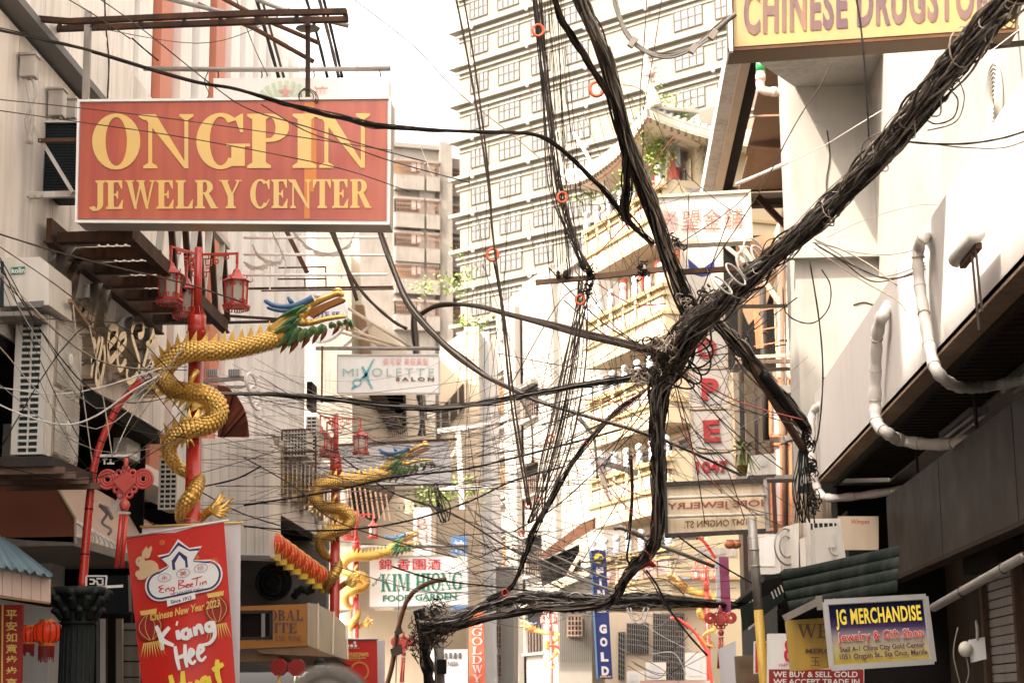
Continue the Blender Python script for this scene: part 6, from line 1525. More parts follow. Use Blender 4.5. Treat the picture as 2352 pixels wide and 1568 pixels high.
# ================================================================ tall red banner
yb = 17.9
BQ = [(289, 1233), (514, 1196), (546, 1640), (338, 1680)]
def bq(u, v, d=0.):
    x = BQ[0][0]*(1-u)*(1-v)+BQ[1][0]*u*(1-v)+BQ[2][0]*u*v+BQ[3][0]*(1-u)*v
    y = BQ[0][1]*(1-u)*(1-v)+BQ[1][1]*u*(1-v)+BQ[2][1]*u*v+BQ[3][1]*(1-u)*v
    y += 8*(1-abs(2*u-1))**2*(1-v)**4
    return at(x, y, yb-d+.012*math.sin(9*u+2*v)*v+.01*math.sin(3.2*v+4*u))
BN = thing('banner', 'tall red new year banner with white and gold lettering Kiang Hee Huat', 'banner', bq(.5, 0))
m = M(); N1, N2 = 14, 24
vs = [bq(i/N1, j/N2) for j in range(N2+1) for i in range(N1+1)]
m.add(vs+[p+V((0, .006, 0)) for p in vs], [(j*(N1+1)+i, j*(N1+1)+i+1, (j+1)*(N1+1)+i+1, (j+1)*(N1+1)+i) for j in range(N2) for i in range(N1)]+[(len(vs)+j*(N1+1)+i, len(vs)+(j+1)*(N1+1)+i, len(vs)+(j+1)*(N1+1)+i+1, len(vs)+j*(N1+1)+i+1) for j in range(N2) for i in range(N1)])
part('cloth', m, 'banner_red', BN, True)
m = M(); m.tube([bq(-.04, .0), bq(1.05, .0)], .012, 8); part('top_rod', m, 'white_paint', BN, True)
def bmap(m, fn, pts, mi=0, lift=.03): m.poly([bq(u, v, lift) for u, v in pts], mi)
def btext(s, u0, v0, u1, v1, mt, bold=0., shear=0., lift=.034, sl=0., space=1.):
    m = M(); text(m, s, [bq(u0, v0, lift), bq(u1, v0-sl, lift), bq(u1, v1-sl, lift), bq(u0, v1, lift)], bold=bold, shear=shear, space=space, lift=0); part('lettering', m, mt, BN)
def bstroke(L, u0, v0, u1, v1, wd, mt, lift=.034):
    m = M(); strokes(m, L, [bq(u0, v0, lift), bq(u1, v0, lift), bq(u1, v1, lift), bq(u0, v1, lift)], wd, lift=0); part('lettering', m, mt, BN)
def blob(pts, mt, lift=.03):
    m = M(); c = (sum(p[0] for p in pts)/len(pts), sum(p[1] for p in pts)/len(pts)); vs = [bq(*p, lift) for p in pts]; k = len(vs); m.add(vs+[bq(*c, lift)], [(i, (i+1) % k, k) for i in range(k)]); return part('print', m, mt, BN)
# logo cartouche
def cart(k):
    o = []
    for i in range(14): a = -PI/2-PI*i/13; o.append((.30+(.13+k)*math.cos(a), .265+(.065+k*.5)*-math.sin(a)*-1))
    return o
def cartouche(k, mt, lift):
    pts = [(.30+(.12+k)*math.cos(a), .272+(.062+k*.45)*math.sin(a)) for a in [PI/2+PI*i/12 for i in range(13)]]
    pts += [(.40-k*.2, .185-k*.2), (.41-k*.3, .150-k*.3), (.34-k, .135-k*.5), (.42, .125-k*.4), (.525, .075-k*.9), (.63, .118-k*.4), (.72+k, .125-k*.5), (.65+k*.3, .142-k*.3), (.66+k*.2, .178-k*.2)]
    pts += [(.79+(.12+k)*math.cos(a), .262+(.064+k*.45)*math.sin(a)) for a in [-PI/2+PI*i/12 for i in range(13)]]
    m = M(); c = (.54, .255); vs = [bq(*p, lift) for p in pts]; kk_ = len(vs); m.add(vs+[bq(*c, lift)], [(i, (i+1) % kk_, kk_) for i in range(kk_)]); part('print', m, mt, BN)
cartouche(.040, 'print_white', .026); cartouche(.022, 'print_navy', .029); cartouche(.0, 'print_white', .032)
blob([(.44, .15), (.525, .105), (.60, .145), (.60, .20), (.44, .20)], 'print_navy', .034)
blob([(.47, .165), (.525, .125), (.575, .165), (.575, .20), (.47, .20)], 'print_white', .036)
for k, (x, c_) in enumerate(((.35, '永'), (.545, '美'), (.73, '珍'))):
    btext(c_, x-.035, .222-.008*k, x+.035, .246-.008*k, 'print_red', 0, 0, .037)
    m = M(); R = circ(x, .234-.008*k, .068, .021, 22)
    for p, q_ in zip(R, R[1:]+R[:1]): m.bar(bq(*p, .037), bq(*q_, .037), .003)
    part('print', m, 'print_navy', BN)
bstroke([[(.12, .8), (.02, .7), (.08, .5), (.02, .3), (.12, .15)], [(.05, .5), (.12, .52)], [(.16, .45), (.16, .15)], [(.16, .35), (.22, .48), (.23, .15)], [(.33, .45), (.27, .42), (.27, .2), (.33, .2), (.33, .45), (.31, -.1), (.24, -.08)], [(.44, 1), (.42, .2)], [(.42, .98), (.54, .9), (.44, .6), (.56, .4), (.42, .2)], [(.58, .35), (.64, .45), (.6, .5), (.57, .3), (.64, .2)], [(.66, .35), (.72, .45), (.68, .5), (.65, .3), (.72, .2)], [(.7, .9), (.92, 1)], [(.82, .95), (.78, .2)], [(.87, .5), (.86, .2)], [(.91, .5), (.91, .2)], [(.92, .35), (.98, .5), (.99, .2)]], .27, .262, .78, .318, .10, 'print_red', .037)
btext('CHINESE DELI', .43, .318, .73, .336, 'print_navy', 0, .05, .037)
blob([(.35, .348), (.65, .335), (.65, .37), (.35, .385)], 'print_white', .033)
btext('Since 1912', .39, .355, .61, .374, 'print_navy', .02, 0, .037, .006)
# lanterns, rabbit and bursts printed on it
for (cx, cy, r) in ((.15, .47, .145), (.86, .44, .13)):
    blob(circ(cx, cy, r, r*.52), 'print_darkred', .027)
    blob([(cx-.09, cy-.085), (cx+.09, cy-.085), (cx+.08, cy-.062), (cx-.08, cy-.062)], 'print_gold', .03)
    for k in (-.8, -.35, .35, .8):
        m = M(); pts = [(cx+k*r*math.sin(PI*(i+.5)/9), cy-.065+.135*i/8) for i in range(9)]
        for p, q_ in zip(pts, pts[1:]): m.bar(bq(*p, .031), bq(*q_, .031), .004)
        part('print', m, 'print_gold', BN)
    for k in range(9):
        m = M(); x = cx-.08+.02*k; m.add([bq(x-.008, cy+.08, .03), bq(x+.01, cy+.08, .03), bq(cx+(x-cx)*1.7, cy+.155+.006*(k % 3), .03)], [(0, 1, 2)]); part('print', m, 'print_gold', BN)
blob(circ(.20, .175, .10, .042), 'cream_fur', .028); blob(circ(.12, .135, .05, .027), 'cream_fur', .029)
for dx in (.0, .045): blob([(.13+dx, .125), (.15+dx, .085), (.20+dx, .06), (.21+dx, .075), (.17+dx, .12)], 'cream_fur', .0295)
blob(circ(.09, .195, .035, .018), 'cream_fur', .029); blob(circ(.105, .13, .007, .004), 'print_brown', .032); blob(circ(.26, .20, .05, .03), 'cream_fur', .0285); blob(circ(.12, .215, .05, .013), 'cream_fur', .029)
for (cx, cy, r) in ((.87, .20, .05), (.36, .05, .03), (.70, .16, .025)):
    for k in range(14):
        a = k*2*PI/14; m = M(); m.bar(bq(cx+.3*r*math.cos(a), cy+.15*r*math.sin(a), .028), bq(cx+r*math.cos(a), cy+.5*r*math.sin(a), .028), .004); part('print', m, 'print_orange', BN)
m = M()
for k in range(110):
    a = rnd.uniform(0, 2*PI); d = rnd.gauss(.28, .07); u, v = .5+d*math.cos(a), .2+.6*d*math.sin(a)
    if 0.03 < u < .97 and .03 < v < .42: m.add([bq(u, v, .0275), bq(u+.006, v, .0275), bq(u+.006, v+.003, .0275), bq(u, v+.003, .0275)], [(0, 1, 2, 3)])
part('print', m, 'print_orange', BN, kind='stuff')
btext('Chinese New Year 2023', .16, .405, .90, .445, 'print_gold', .025, .25, .038, .012)
KI = [[(.05, .98), (.10, .6), (.12, .1)], [(.26, .85), (.12, .5), (.30, .18)], [(.38, .7), (.39, .35)], [(.37, .95), (.40, .92)], [(.56, .68), (.47, .62), (.46, .42), (.55, .38), (.57, .66), (.60, .36)], [(.66, .72), (.67, .38)], [(.67, .6), (.74, .72), (.78, .4)], [(.94, .76), (.85, .7), (.86, .5), (.94, .52), (.95, .78), (.97, .3), (.88, .05), (.75, .02)]]
bstroke(KI, .18, .47, .84, .615, .17, 'print_white')
bstroke([[(.08, .95), (.10, .5), (.14, .05)], [(.36, .95), (.34, .5), (.36, .1)], [(.12, .5), (.35, .56)], [(.45, .42), (.58, .58), (.5, .72), (.44, .4), (.52, .2), (.62, .3)], [(.70, .48), (.86, .64), (.77, .8), (.69, .46), (.78, .25), (.92, .38)]], .36, .585, .74, .725, .15, 'print_white')
bstroke([[(.05, .8), (.08, .4), (.10, .0)], [(.27, .85), (.26, .4), (.30, .05)], [(.08, .42), (.28, .48)], [(.38, .5), (.38, .25), (.46, .2), (.50, .52)], [(.50, .5), (.53, .2)], [(.68, .55), (.60, .5), (.60, .3), (.67, .28), (.70, .55), (.73, .3)], [(.88, 1.0), (.86, .6), (.90, .25)], [(.78, .72), (.98, .84)]], .28, .70, .90, .875, .16, 'print_yellow')
bstroke([[(.26, .9), (.08, .75), (.08, .3), (.28, .2)], [(.38, .95), (.38, .2)], [(.38, .5), (.5, .6), (.52, .2)], [(.74, .55), (.62, .5), (.62, .25), (.74, .25), (.76, .55), (.78, .2)], [(.9, .55), (.9, .2)], [(.88, .8), (.91, .78)]], .34, .86, .86, .99, .15, 'print_yellow')
t = thing('banner', 'plain white reverse of a second banner just behind the tall red one', 'banner', at(440, 1210, yb+.35))
m = M(); m.prism(pq4([(326, 1210), (553, 1198), (549, 1680), (340, 1690)], yb+.35), (0, .006, 0)); part('cloth', m, 'banner_white', t)
m = M(); m.tube([at(322, 1209, yb+.33), at(558, 1199, yb+.33)], .011, 8); part('top_rod', m, 'print_gold', t, True)
# second street banner
t = thing('banner', 'smaller red banner reading Chinatown on the second post', 'banner', at(820, 1470, 29.2))
m = M(); m.prism(pq4([(780, 1468), (866, 1467), (868, 1640), (780, 1640)], 29.2), (0, .006, 0)); part('cloth', m, 'banner_red', t)
m = M(); m.tube([at(778, 1467, 29.18), at(870, 1466, 29.18)], .014, 8); part('top_rod', m, 'white_paint', t, True)
m = M(); text(m, 'Chinatown', pq(782, 1493, 846, 1507, 29.19), bold=.015); part('lettering', m, 'print_gold', t)
m = M(); text(m, 'DASHING THROUGH', pq(795, 1486, 826, 1489, 29.19)); part('lettering', m, 'print_cream', t)
m = M(); text(m, 'JANUARY 16-22 2023', pq(798, 1513, 828, 1517, 29.19)); flat(m, pq(788, 1509, 840, 1511, 29.19)); part('lettering', m, 'print_gold', t)
for x, y in ((815, 1475), (799, 1482), (808, 1482), (817, 1482)):
    m = M(); flat(m, [at(a, b, 29.185) for a, b in circ(x, y, 3.6, n=12)]); part('emblem', m, 'print_white', t)
m = M()
for q in arc(826, 1540, 22, 22, 18, 18, 200, 420, 18): flat(m, [at(a, b, 29.19) for a, b in q])
part('emblem', m, 'print_orange', t)
t = thing('banner', 'white back of a banner beside the smaller red Chinatown banner', 'banner', at(878, 1475, 29.6))
m = M(); m.prism(pq4([(862, 1470), (884, 1470), (884, 1640), (862, 1640)], 29.6), (0, .006, 0)); part('cloth', m, 'banner_white', t)

# ================================================================ lower left corner
t = thing('awning', 'large reddish brown awning with pale patterned front on the left', 'awning', at(170, 1240, 17.5))
ya = 17.5
m = M(); m.prism(pq4([(-60, 1090), (113, 1088), (172, 1186), (172, 1245), (60, 1240), (-60, 1225)], ya), (0, .05, 0)); part('side_cloth', m, 'awning_brown', t)
a = [at(113, 1088, ya), at(160, 1088, 19), at(260, 1145, 21), at(352, 1205, 23.5)]; b = [at(172, 1188, ya), at(205, 1208, 18.2), at(265, 1245, 19.6), at(352, 1255, 22)]; c = [at(172, 1246, ya), at(205, 1258, 18.2), at(265, 1288, 19.6), at(340, 1300, 22)]
for i in range(3):
    m = M(); m.prism([a[i], a[i+1], b[i+1], b[i]], (-.02, .02, -.02)); part('front_cloth', m, 'awning_pink', t)
    m = M(); m.prism([b[i], b[i+1], c[i+1], c[i]], (-.02, .02, 0)); part('valance', m, 'panel', t)
    for k in range(5):
        f = (k+.5)/5; p = b[i].lerp(b[i+1], f).lerp(c[i].lerp(c[i+1], f), .5); m = M(); m.ring(p+V((.02, -.02, 0)), .055, .012, V((.6, -.8, 0)).normalized(), 12, 4, sc=1.4); part('valance_motif', m, 'panel_grey', t)
m = M(); m.tube([a[0], b[0]], .018, 6); m.tube([b[0], c[0]], .012, 6); part('frame_bar', m, 'tan_wall', t)
m = M(); m.bx(at(-60, 1235, ya), at(170, 1252, ya)+V((0, 3, 0))); part('edge_board', m, 'concrete', t)
t = thing('awning', 'blue grey corrugated metal roof with pale fascia in the lower left corner', 'awning', at(60, 1380, 14.5))
yc = 14.5; A0, A1, B0, B1 = at(-70, 1180, yc+1.1), at(30, 1252, yc+1.1), at(-70, 1286, yc), at(122, 1323, yc)
m = M(); n = 33; rows = []
for i in range(n):
    f = i/(n-1); o_ = V((0, -.012*math.sin(f*2*PI*9), .018*math.cos(f*2*PI*9)))
    rows += [A0.lerp(A1, f)+o_, B0.lerp(B1, f)+o_]
m.add(rows+[p+V((0, 0, -.01)) for p in rows], [(2*i, 2*i+1, 2*i+3, 2*i+2) for i in range(n-1)]+[(2*n+2*i+2, 2*n+2*i+3, 2*n+2*i+1, 2*n+2*i) for i in range(n-1)]); part('sheet', m, 'corrugated', t, True)
for i in range(8):
    m = M(); x0 = -60+22*i; pts = [(x0, 1297+i*4), (x0+21, 1301+i*4), (x0+21, 1360+i*3.2), (x0, 1357+i*3.2)]
    m.prism(pq4([(min(p[0], 114), p[1]) for p in pts], yc+.1), (0, .03, 0)); part('fascia_board', m, 'awning_pink', t)
m = M(); pbar(m, (-60, 1362), (114, 1384), yc+.08, 5); part('edge_strip', m, 'ply', t)
m = M(); m.bx(at(-80, 1352, yc+.2), at(108, 1384, yc+3)); part('underside', m, 'dark_room', t)
t = thing('column', 'black carved column with leafy capital in the lower left', 'column', at(182, 1617, 16.2))
cc = at(182, 1352, 16.2); b0 = V((cc.x, 16.2, 0)); H_ = cc.z; k = 16.2/FP
m = M(); prof = []
m.lathe([(40*k, 0), (37*k, H_-80*k)], b0, 24); part('shaft', m, 'stone_dark', t, True)
for j in range(20):
    a_ = 2*PI*j/20; m = M(); m.tube([b0+V((38.5*k*math.cos(a_), 38.5*k*math.sin(a_), 0)), b0+V((37*k*math.cos(a_), 37*k*math.sin(a_), H_-90*k))], .012, 5); part('flute', m, 'stone_dark', t, True)
m = M(); m.lathe([(38*k, H_-82*k), (44*k, H_-78*k), (38*k, H_-74*k), (40*k, H_-40*k), (52*k, H_-16*k), (64*k, H_-12*k), (66*k, H_), (60*k, H_+4*k)], b0, 20); cap_ = part('capital', m, 'stone_dark', t, True)
for r_, z_, n_, s_ in ((42, -58, 10, 16), (48, -34, 10, 18), (58, -18, 8, 15)):
    for j in range(n_):
        a_ = 2*PI*(j+.5*(z_ == -34))/n_; d = V((math.cos(a_), math.sin(a_), 0)); p = b0+d*r_*k+V((0, 0, H_+z_*k))
        m = M(); m.tube(crom([p-d*.02+V((0, 0, -s_*k*.6)), p+d*.01, p+d*.045+V((0, 0, s_*k*.6)), p+d*.075+V((0, 0, s_*k*.25))], 3), [.035]*7+[.03, .025, .015][:3], 6); part('leaf', m, 'stone_dark', cap_, True)
t = thing('couplet_board', 'red vertical board with gold Chinese characters at the lower left edge', 'sign', at(22, 1568, 15.4))
m = M(); m.prism(pq4([(-30, 1388), (51, 1388), (46, 1640), (-30, 1640)], 15.4), (0, .05, 0)); part('board', m, 'print_darkred', t)
m = M(); pbar(m, (6, 1388), (4, 1640), 15.38, 3); part('edge_strip', m, 'print_gold', t)
for j, c_ in enumerate('平安如意步步高'):
    m = M(); y = 1400+j*26; text(m, c_, pq4([(14, y), (40, y), (39.5, y+22), (13.5, y+22)], 15.39), bold=.02); part('lettering', m, 'print_gold', t)
for k, (x, y, r) in enumerate(((108, 1452, 30), (66, 1456, 22))):
    c = at(x, y, 17.2+.5*k); R = r*c.y/FP; t = thing('lit_lantern', ['bigger glowing red lantern hanging left of the black column', 'smaller glowing red lantern half behind the bigger one'][k], 'lantern', c)
    m = M(); m.lathe([(R*.6, R*.75), (R*.98, R*.5), (R*1.05, 0), (R*.98, -R*.5), (R*.6, -R*.75)], c, 12); part('shade', m, 'lantern_lit', t, True)
    for j in range(12):
        a_ = 2*PI*j/12; d = V((math.cos(a_), math.sin(a_), 0)); m = M(); m.tube([c+d*R*.62+V((0, 0, R*.75)), c+d*R*1.0+V((0, 0, R*.5)), c+d*R*1.07, c+d*R*1.0+V((0, 0, -R*.5)), c+d*R*.62+V((0, 0, -R*.75))], .006, 5); part('rib', m, 'print_darkred', t)
    m = M(); m.lathe([(R*.62, R*.75), (R*.62, R*1.0)], c, 12); m.lathe([(R*.62, -R*1.0), (R*.62, -R*.75)], c, 12); part('band', m, 'print_orange', t)
    m = M()
    for j in range(40):
        a_ = 2*PI*j/40; d = V((math.cos(a_), math.sin(a_), 0)); m.bar(c+d*R*.6+V((0, 0, -R)), c+d*R*.58+V((0, 0, -R*rnd.uniform(1.7, 2.3))), .006)
    part('fringe', m, 'print_darkred', t, kind='stuff')
m = M(); m.prism(pq4([(60, 1386), (300, 1300), (300, 1640), (60, 1640)], 20.5), (0, .1, 0)); m2 = m
t = thing('dark_shop', 'unlit dark shop interior behind the black column and lanterns', 'shop front', at(180, 1600, 20.5)); part('back_wall', m, 'dark_room', t)
for x, w_, mt in ((237, 12, 'panel_grey'), (245, 4, 'rust_steel'), (275, 14, 'concrete_dark'), (225, 6, 'soffit_grey')):
    m = M(); pbar(m, (x, 1420), (x, 1640), 19.8, w_); part('jamb', m, mt, t)
m = M(); m.prism(pq(278, 1430, 320, 1600, 19.9), (0, .05, 0)); part('roller_panel', m, 'concrete_dark', t)
for i in range(4):
    m = M(); pbar(m, (278, 1446+36*i), (320, 1446+36*i), 19.85, 3); part('groove', m, 'dark_room', t)
t = thing('screen_box', 'black speaker box with pale edge between the black column and the tall red banner', 'loudspeaker', at(262, 1405, 18.8))
m = M(); m.prism(pq4([(215, 1322), (297, 1320), (300, 1404), (222, 1406)], 18.8), (0, .3, 0)); part('box', m, 'mesh_dark', t)
m = M(); pbar(m, (297, 1320), (299, 1404), 18.78, 5); part('edge', m, 'grey_steel', t)
t = thing('security_camera', 'small white camera and tangled bracket under the red brown awning', 'camera', at(270, 1170, 17.4))
c = at(278, 1160, 17.2)
m = M(); m.bar(at(262, 1172, 17.2), at(282, 1136, 17.2), .05, .05); part('body', m, 'white_paint', t)
m = M(); m.tube(crom(ppath([(232, 1165), (245, 1180), (235, 1200), (255, 1215), (248, 1228)], 17.3), 4), .014, 6); m.tube(ppath([(228, 1160), (245, 1165), (258, 1192)], 17.3), .02, 6); part('bracket', m, 'concrete', t, True)

# ================================================================ signs further down the street
t = thing('salon_sign', 'white hanging sign MIXOLETTE SALON with teal scissors', 'sign', at(890, 903, 34))
m = M(); m.prism(pq4([(775, 815), (1008, 814), (1009, 901), (775, 903)], 34), (0, .25, 0)); part('cabinet', m, 'light_white', t)
for a, b in (((774, 815), (1010, 814)), ((774, 903), (1010, 902)), ((775, 813), (775, 904)), ((1008, 813), (1009, 903))):
    m = M(); pbar(m, a, b, 33.98, 2.5, h=3); part('frame_edge', m, 'alu', t)
ysn = 33.98
m = M(); text(m, 'MI', pq(787, 846, 823, 864, ysn)); part('lettering', m, 'print_tealpale', t)
m = M(); text(m, 'OLETTE', pq(854, 845, 997, 864, ysn), space=1.35); part('lettering', m, 'print_tealpale', t)
m = M(); text(m, 'SALON', pq(909, 866, 997, 875, ysn), bold=.05, space=1.6); part('lettering', m, 'print_brown', t)
m = M(); text(m, '美可愛 美容美髮', pq(880, 822, 984, 838, ysn)); part('lettering', m, 'print_pink', t)
m = M()
for pts in ([(861, 822), (856, 826), (836, 862), (832, 866), (836, 872), (842, 864)], [(830, 842), (834, 840), (846, 862), (850, 878), (858, 894), (852, 890), (840, 868)]): flat(m, [at(a_, b_, ysn) for a_, b_ in pts])
for q in arc(820, 878, 11, 9, 8, 6.5, 0, 360, 18): flat(m, [at(a_, b_, ysn) for a_, b_ in q])
flat(m, [at(a_, b_, ysn) for a_, b_ in ((826, 870), (838, 860), (840, 864), (829, 873))]); flat(m, [at(a_, b_, ysn) for a_, b_ in ((806, 892), (812, 885), (822, 886), (810, 893))])
part('scissors_print', m, 'print_teal', t)
t = thing('sign_pipe', 'long pipe frame with slanting stays above the salon sign', 'pipe', at(870, 800, 34))
for pts, r_ in (([(725, 800), (1010, 800)], .04), ([(780, 750), (930, 800)], .03), ([(800, 708), (945, 797)], .03), ([(783, 763), (905, 800)], .025), ([(808, 750), (840, 770), (880, 800)], .025)):
    m = M(); m.tube(ppath(pts, 34), r_, 8); part('tube', m, 'grey_steel' if r_ > .035 else 'tan_wall', t, True)
m = M(); pbar(m, (785, 800), (860, 740), 34.1, 6); part('strut', m, 'white_steel', t)
m = M(); pbar(m, (740, 795), (739, 925), 33, 4); part('hanger', m, 'rust_steel', t)
t = thing('round_sign', 'big round pale sign with blue lettering behind the first dragon head', 'sign', at(730, 720, 36))
m = M(); c = at(732, 722, 36); R = 66*36/FP; m.prism([c+V((R*math.cos(2*PI*i/32), 0, R*math.sin(2*PI*i/32))) for i in range(32)], (0, .2, 0)); part('face', m, 'banner_white', t)
m = M(); text(m, 'H', pq(684, 684, 690, 692, 35.98)); text(m, 'HITE SF', pq(716, 716, 780, 728, 35.98), bold=.02); part('lettering', m, 'blue_sign', t)
t = thing('blank_sign', 'wide blank white sign with rusty top edge behind the second dragon', 'sign', at(900, 1110, 35))
m = M(); m.prism(pq4([(776, 1024), (1030, 1012), (1037, 1110), (776, 1116)], 35), (0, .25, 0)); part('cabinet', m, 'banner_white', t)
m = M(); pbar(m, (770, 1022), (1050, 1008), 34.98, 5); part('top_edge', m, 'rust_steel', t)
m = M(); pbar(m, (1005, 1016), (1010, 1110), 34.98, 3); part('seam', m, 'panel_grey', t)
m = M(); pbar(m, (776, 1117), (1038, 1111), 34.98, 4); part('bottom_edge', m, 'brown_steel', t)
t = thing('restaurant_sign', 'white sign KIM HIONG FOOD GARDEN with green letters and red Chinese characters', 'sign', at(960, 1392, 45))
m = M(); m.prism(pq4([(849, 1280), (1074, 1272), (1076, 1388), (849, 1394)], 45), (0, .25, 0)); part('cabinet', m, 'light_white', t)
for a_, b_ in (((848, 1280), (1075, 1272)), ((848, 1394), (1077, 1388)), ((1074, 1271), (1076, 1389))):
    m = M(); pbar(m, a_, b_, 44.98, 2.6, h=3); part('frame_edge', m, 'alu', t)
m = M(); serif(m, 'KIM HIONG', pq4([(875, 1318), (1061, 1313), (1061, 1354), (875, 1358)], 44.98), T=.22, gap=.05); part('lettering', m, 'print_green', t)
m = M(); text(m, 'FOOD GARDEN', pq4([(879, 1366), (1049, 1361), (1049, 1376), (879, 1381)], 44.98), bold=.03); part('lettering', m, 'print_green', t)
for x, c_ in ((870, '錦'), (912, '香'), (948, '園'), (982, '酒')):
    m = M(); text(m, c_, pq(x, 1283, x+30, 1308, 44.98), bold=.01); part('lettering', m, 'print_red', t)
m = M(); strokes(m, [[(.1, .1), (.2, .3), (.15, .1), (.35, .2)], [(.35, .3), (.4, .4)], [(.45, .2), (.55, .6), (.65, .5), (.5, .45)], [(.7, .6), (.8, .7), (.75, .5)], [(.85, .6), (.95, 1.0)]], pq(853, 1315, 876, 1348, 44.98), .05); part('lettering', m, 'print_green', t)
m = M(); m.tube(ppath([(820, 1256), (1075, 1254)], 45), .045, 8); part('top_pipe', m, 'grey_steel', t, True)
m = M(); m.prism(pq(905, 1392, 990, 1402, 45.2), (0, .2, 0)); part('lower_edge', m, 'white_steel', t)
t = thing('shop_sign', 'blue vertical sign with white Chinese characters behind the food garden sign', 'sign', at(1055, 1400, 47))
m = M(); m.prism(pq(1036, 1230, 1072, 1408, 47), (0, .2, 0)); part('cabinet', m, 'sky_sign', t)
m = M(); text(m, '神', pq(1042, 1240, 1066, 1268, 46.98), bold=.01); part('lettering', m, 'banner_white', t)
m = M(); text(m, '仙', pq(1042, 1398, 1066, 1420, 46.98)); part('lettering', m, 'print_cream', t)
t = thing('shop_sign', 'orange red vertical sign with white capitals GOLDWYN', 'sign', at(1095, 1568, 48))
m = M(); m.prism(pq4([(1077, 1404), (1110, 1404), (1116, 1640), (1079, 1640)], 48), (0, .2, 0)); part('cabinet', m, 'orange_sign', t)
for j, c_ in enumerate('SGOLDWYN'):
    m = M(); y = 1420+j*21.3; serif(m, c_, pq(1084, y, 1108, y+17.5, 47.98), T=.16); part('lettering', m, 'banner_white', t)
t = thing('shop_sign', 'faded pink vertical sign with pale letters behind the hanging cables', 'sign', at(1000, 1250, 46))
m = M(); m.prism(pq(950, 1165, 990, 1280, 46.2), (0, .15, 0)); part('board', m, 'panel_white', t)
m = M(); text(m, 'B', pq(958, 1190, 982, 1216, 46.18)); text(m, 'H', pq(958, 1222, 982, 1246, 46.18)); part('lettering', m, 'pink_panel', t)
t = thing('gym_sign', 'white gym sign with faded grey lettering low behind the curved red pole', 'sign', at(1010, 1568, 47.5))
m = M(); m.prism(pq4([(985, 1492), (1074, 1490), (1074, 1640), (985, 1640)], 47.5), (0, .1, 0)); part('board', m, 'banner_white', t)
m = M(); text(m, 'GYM FITNESS', pq(988, 1518, 1052, 1529, 47.48), bold=.03); text(m, 'IIIII', pq(1010, 1498, 1060, 1512, 47.48), bold=.03); part('lettering', m, 'hotel_glass', t)
t = thing('shop_sign', 'blue vertical sign with white capitals FINE GOLD and a yellow emblem', 'sign', at(1380, 1560, 42))
FQ = lambda x0, y0, x1, y1, d=0.: pq4([(x0+(y0-1262)*.055, y0), (x1+(y0-1262)*.055, y0), (x1+(y1-1262)*.055, y1), (x0+(y1-1262)*.055, y1)], 42-d)
m = M(); m.prism(FQ(1358, 1262, 1391, 1558), (0, .25, 0)); part('cabinet', m, 'blue_sign', t)
m = M(); m.prism(FQ(1354, 1262, 1358, 1558, .02), (0, .25, 0)); part('edge', m, 'sky_sign', t)
m = M(); flat(m, [at(a_, b_, 41.97) for a_, b_ in circ(1375, 1281, 11, 12)]); part('emblem', m, 'print_yellow', t)
m = M(); flat(m, [at(a_, b_, 41.955) for a_, b_ in circ(1379, 1280, 5, 3)]); m.bar(at(1366, 1287, 41.95), at(1384, 1288, 41.95), .02); part('emblem_mark', m, 'blue_sign', t)
for c_, y in (('F', 1302), ('I', 1329), ('N', 1353), ('E', 1385), ('G', 1433), ('O', 1463), ('L', 1497), ('D', 1529)):
    m = M(); w_ = 5 if c_ == 'I' else 17; text(m, c_, FQ(1375-w_/2, y, 1375+w_/2, y+21, .02), bold=.06); part('lettering', m, 'banner_white', t)
m = M(); text(m, 'JEWELRY', FQ(1361, 1551, 1389, 1556, .02), bold=.03); part('lettering', m, 'print_gold', t)
t = thing('shop_sign', 'plain pink magenta vertical box sign above a red knot', 'sign', at(1658, 1414, 32))
m = M(); m.prism(pq4([(1651, 1278), (1673, 1279), (1680, 1414), (1658, 1414)], 32), (0, .15, 0)); part('face', m, 'pink_sign', t)
m = M(); m.prism(pq4([(1643, 1282), (1651, 1278), (1658, 1414), (1648, 1416)], 32), (0, .15, 0)); part('edge', m, 'banner_white', t)
for y in (1312, 1370):
    m = M(); pbar(m, (1652, y), (1677, y), 31.99, 1); part('seam', m, 'print_darkred', t)
# pots and plants by the letter column
for k, (x, y) in enumerate(((1676, 1250), (1690, 1250))):
    t = thing('clay_pot', ['round terracotta pot on a ledge under the translucent sign back', 'second terracotta pot, half behind the first'][k], 'pot', at(x, y, 31+.4*k)); c = at(x, y, 31+.4*k)
    m = M(); m.ball(c, .085, 14, 9, sc=(1.1, 1, .85)); part('body', m, 'orange_frame', t, True)
    m = M(); m.ring(c+V((0, 0, .068)), .05, .012, V((0, 0, 1)), 14, 5); part('rim', m, 'orange_frame', t)
t = thing('potted_plant', 'leafy green plant drooping beside the letter column', 'plant', at(1704, 1085, 32)); c = at(1704, 1030, 32)
m = M()
for j in range(26):
    a_ = rnd.uniform(0, 2*PI); d = V((math.cos(a_), math.sin(a_)*.7, rnd.uniform(-.5, .7))); s_ = rnd.uniform(.12, .24); p = c+d*.05; sd = V((-d.y, d.x, 0)).normalized()*.035
    m.add([p, p+d*s_*.5+sd+V((0, 0, .02)), p+d*s_, p+d*s_*.5-sd+V((0, 0, .02))], [(0, 1, 2, 3)], j % 2)
for j in range(9):
    p = c+V((rnd.uniform(-.1, .12), 0, -.1)); e = p+V((rnd.uniform(-.1, .15), -.05, -.45)); m.add([p-V((.02, 0, 0)), p+V((.02, 0, 0)), e], [(0, 1, 2)], 0)
part('leaves', m, ['leaf_a', 'leaf_b'], t, kind='stuff')
m = M(); m.lathe([(.07, 0), (.1, .16), (.11, .16)], at(1706, 1090, 32), 12); part('pot', m, 'pole_yellow', t, True)

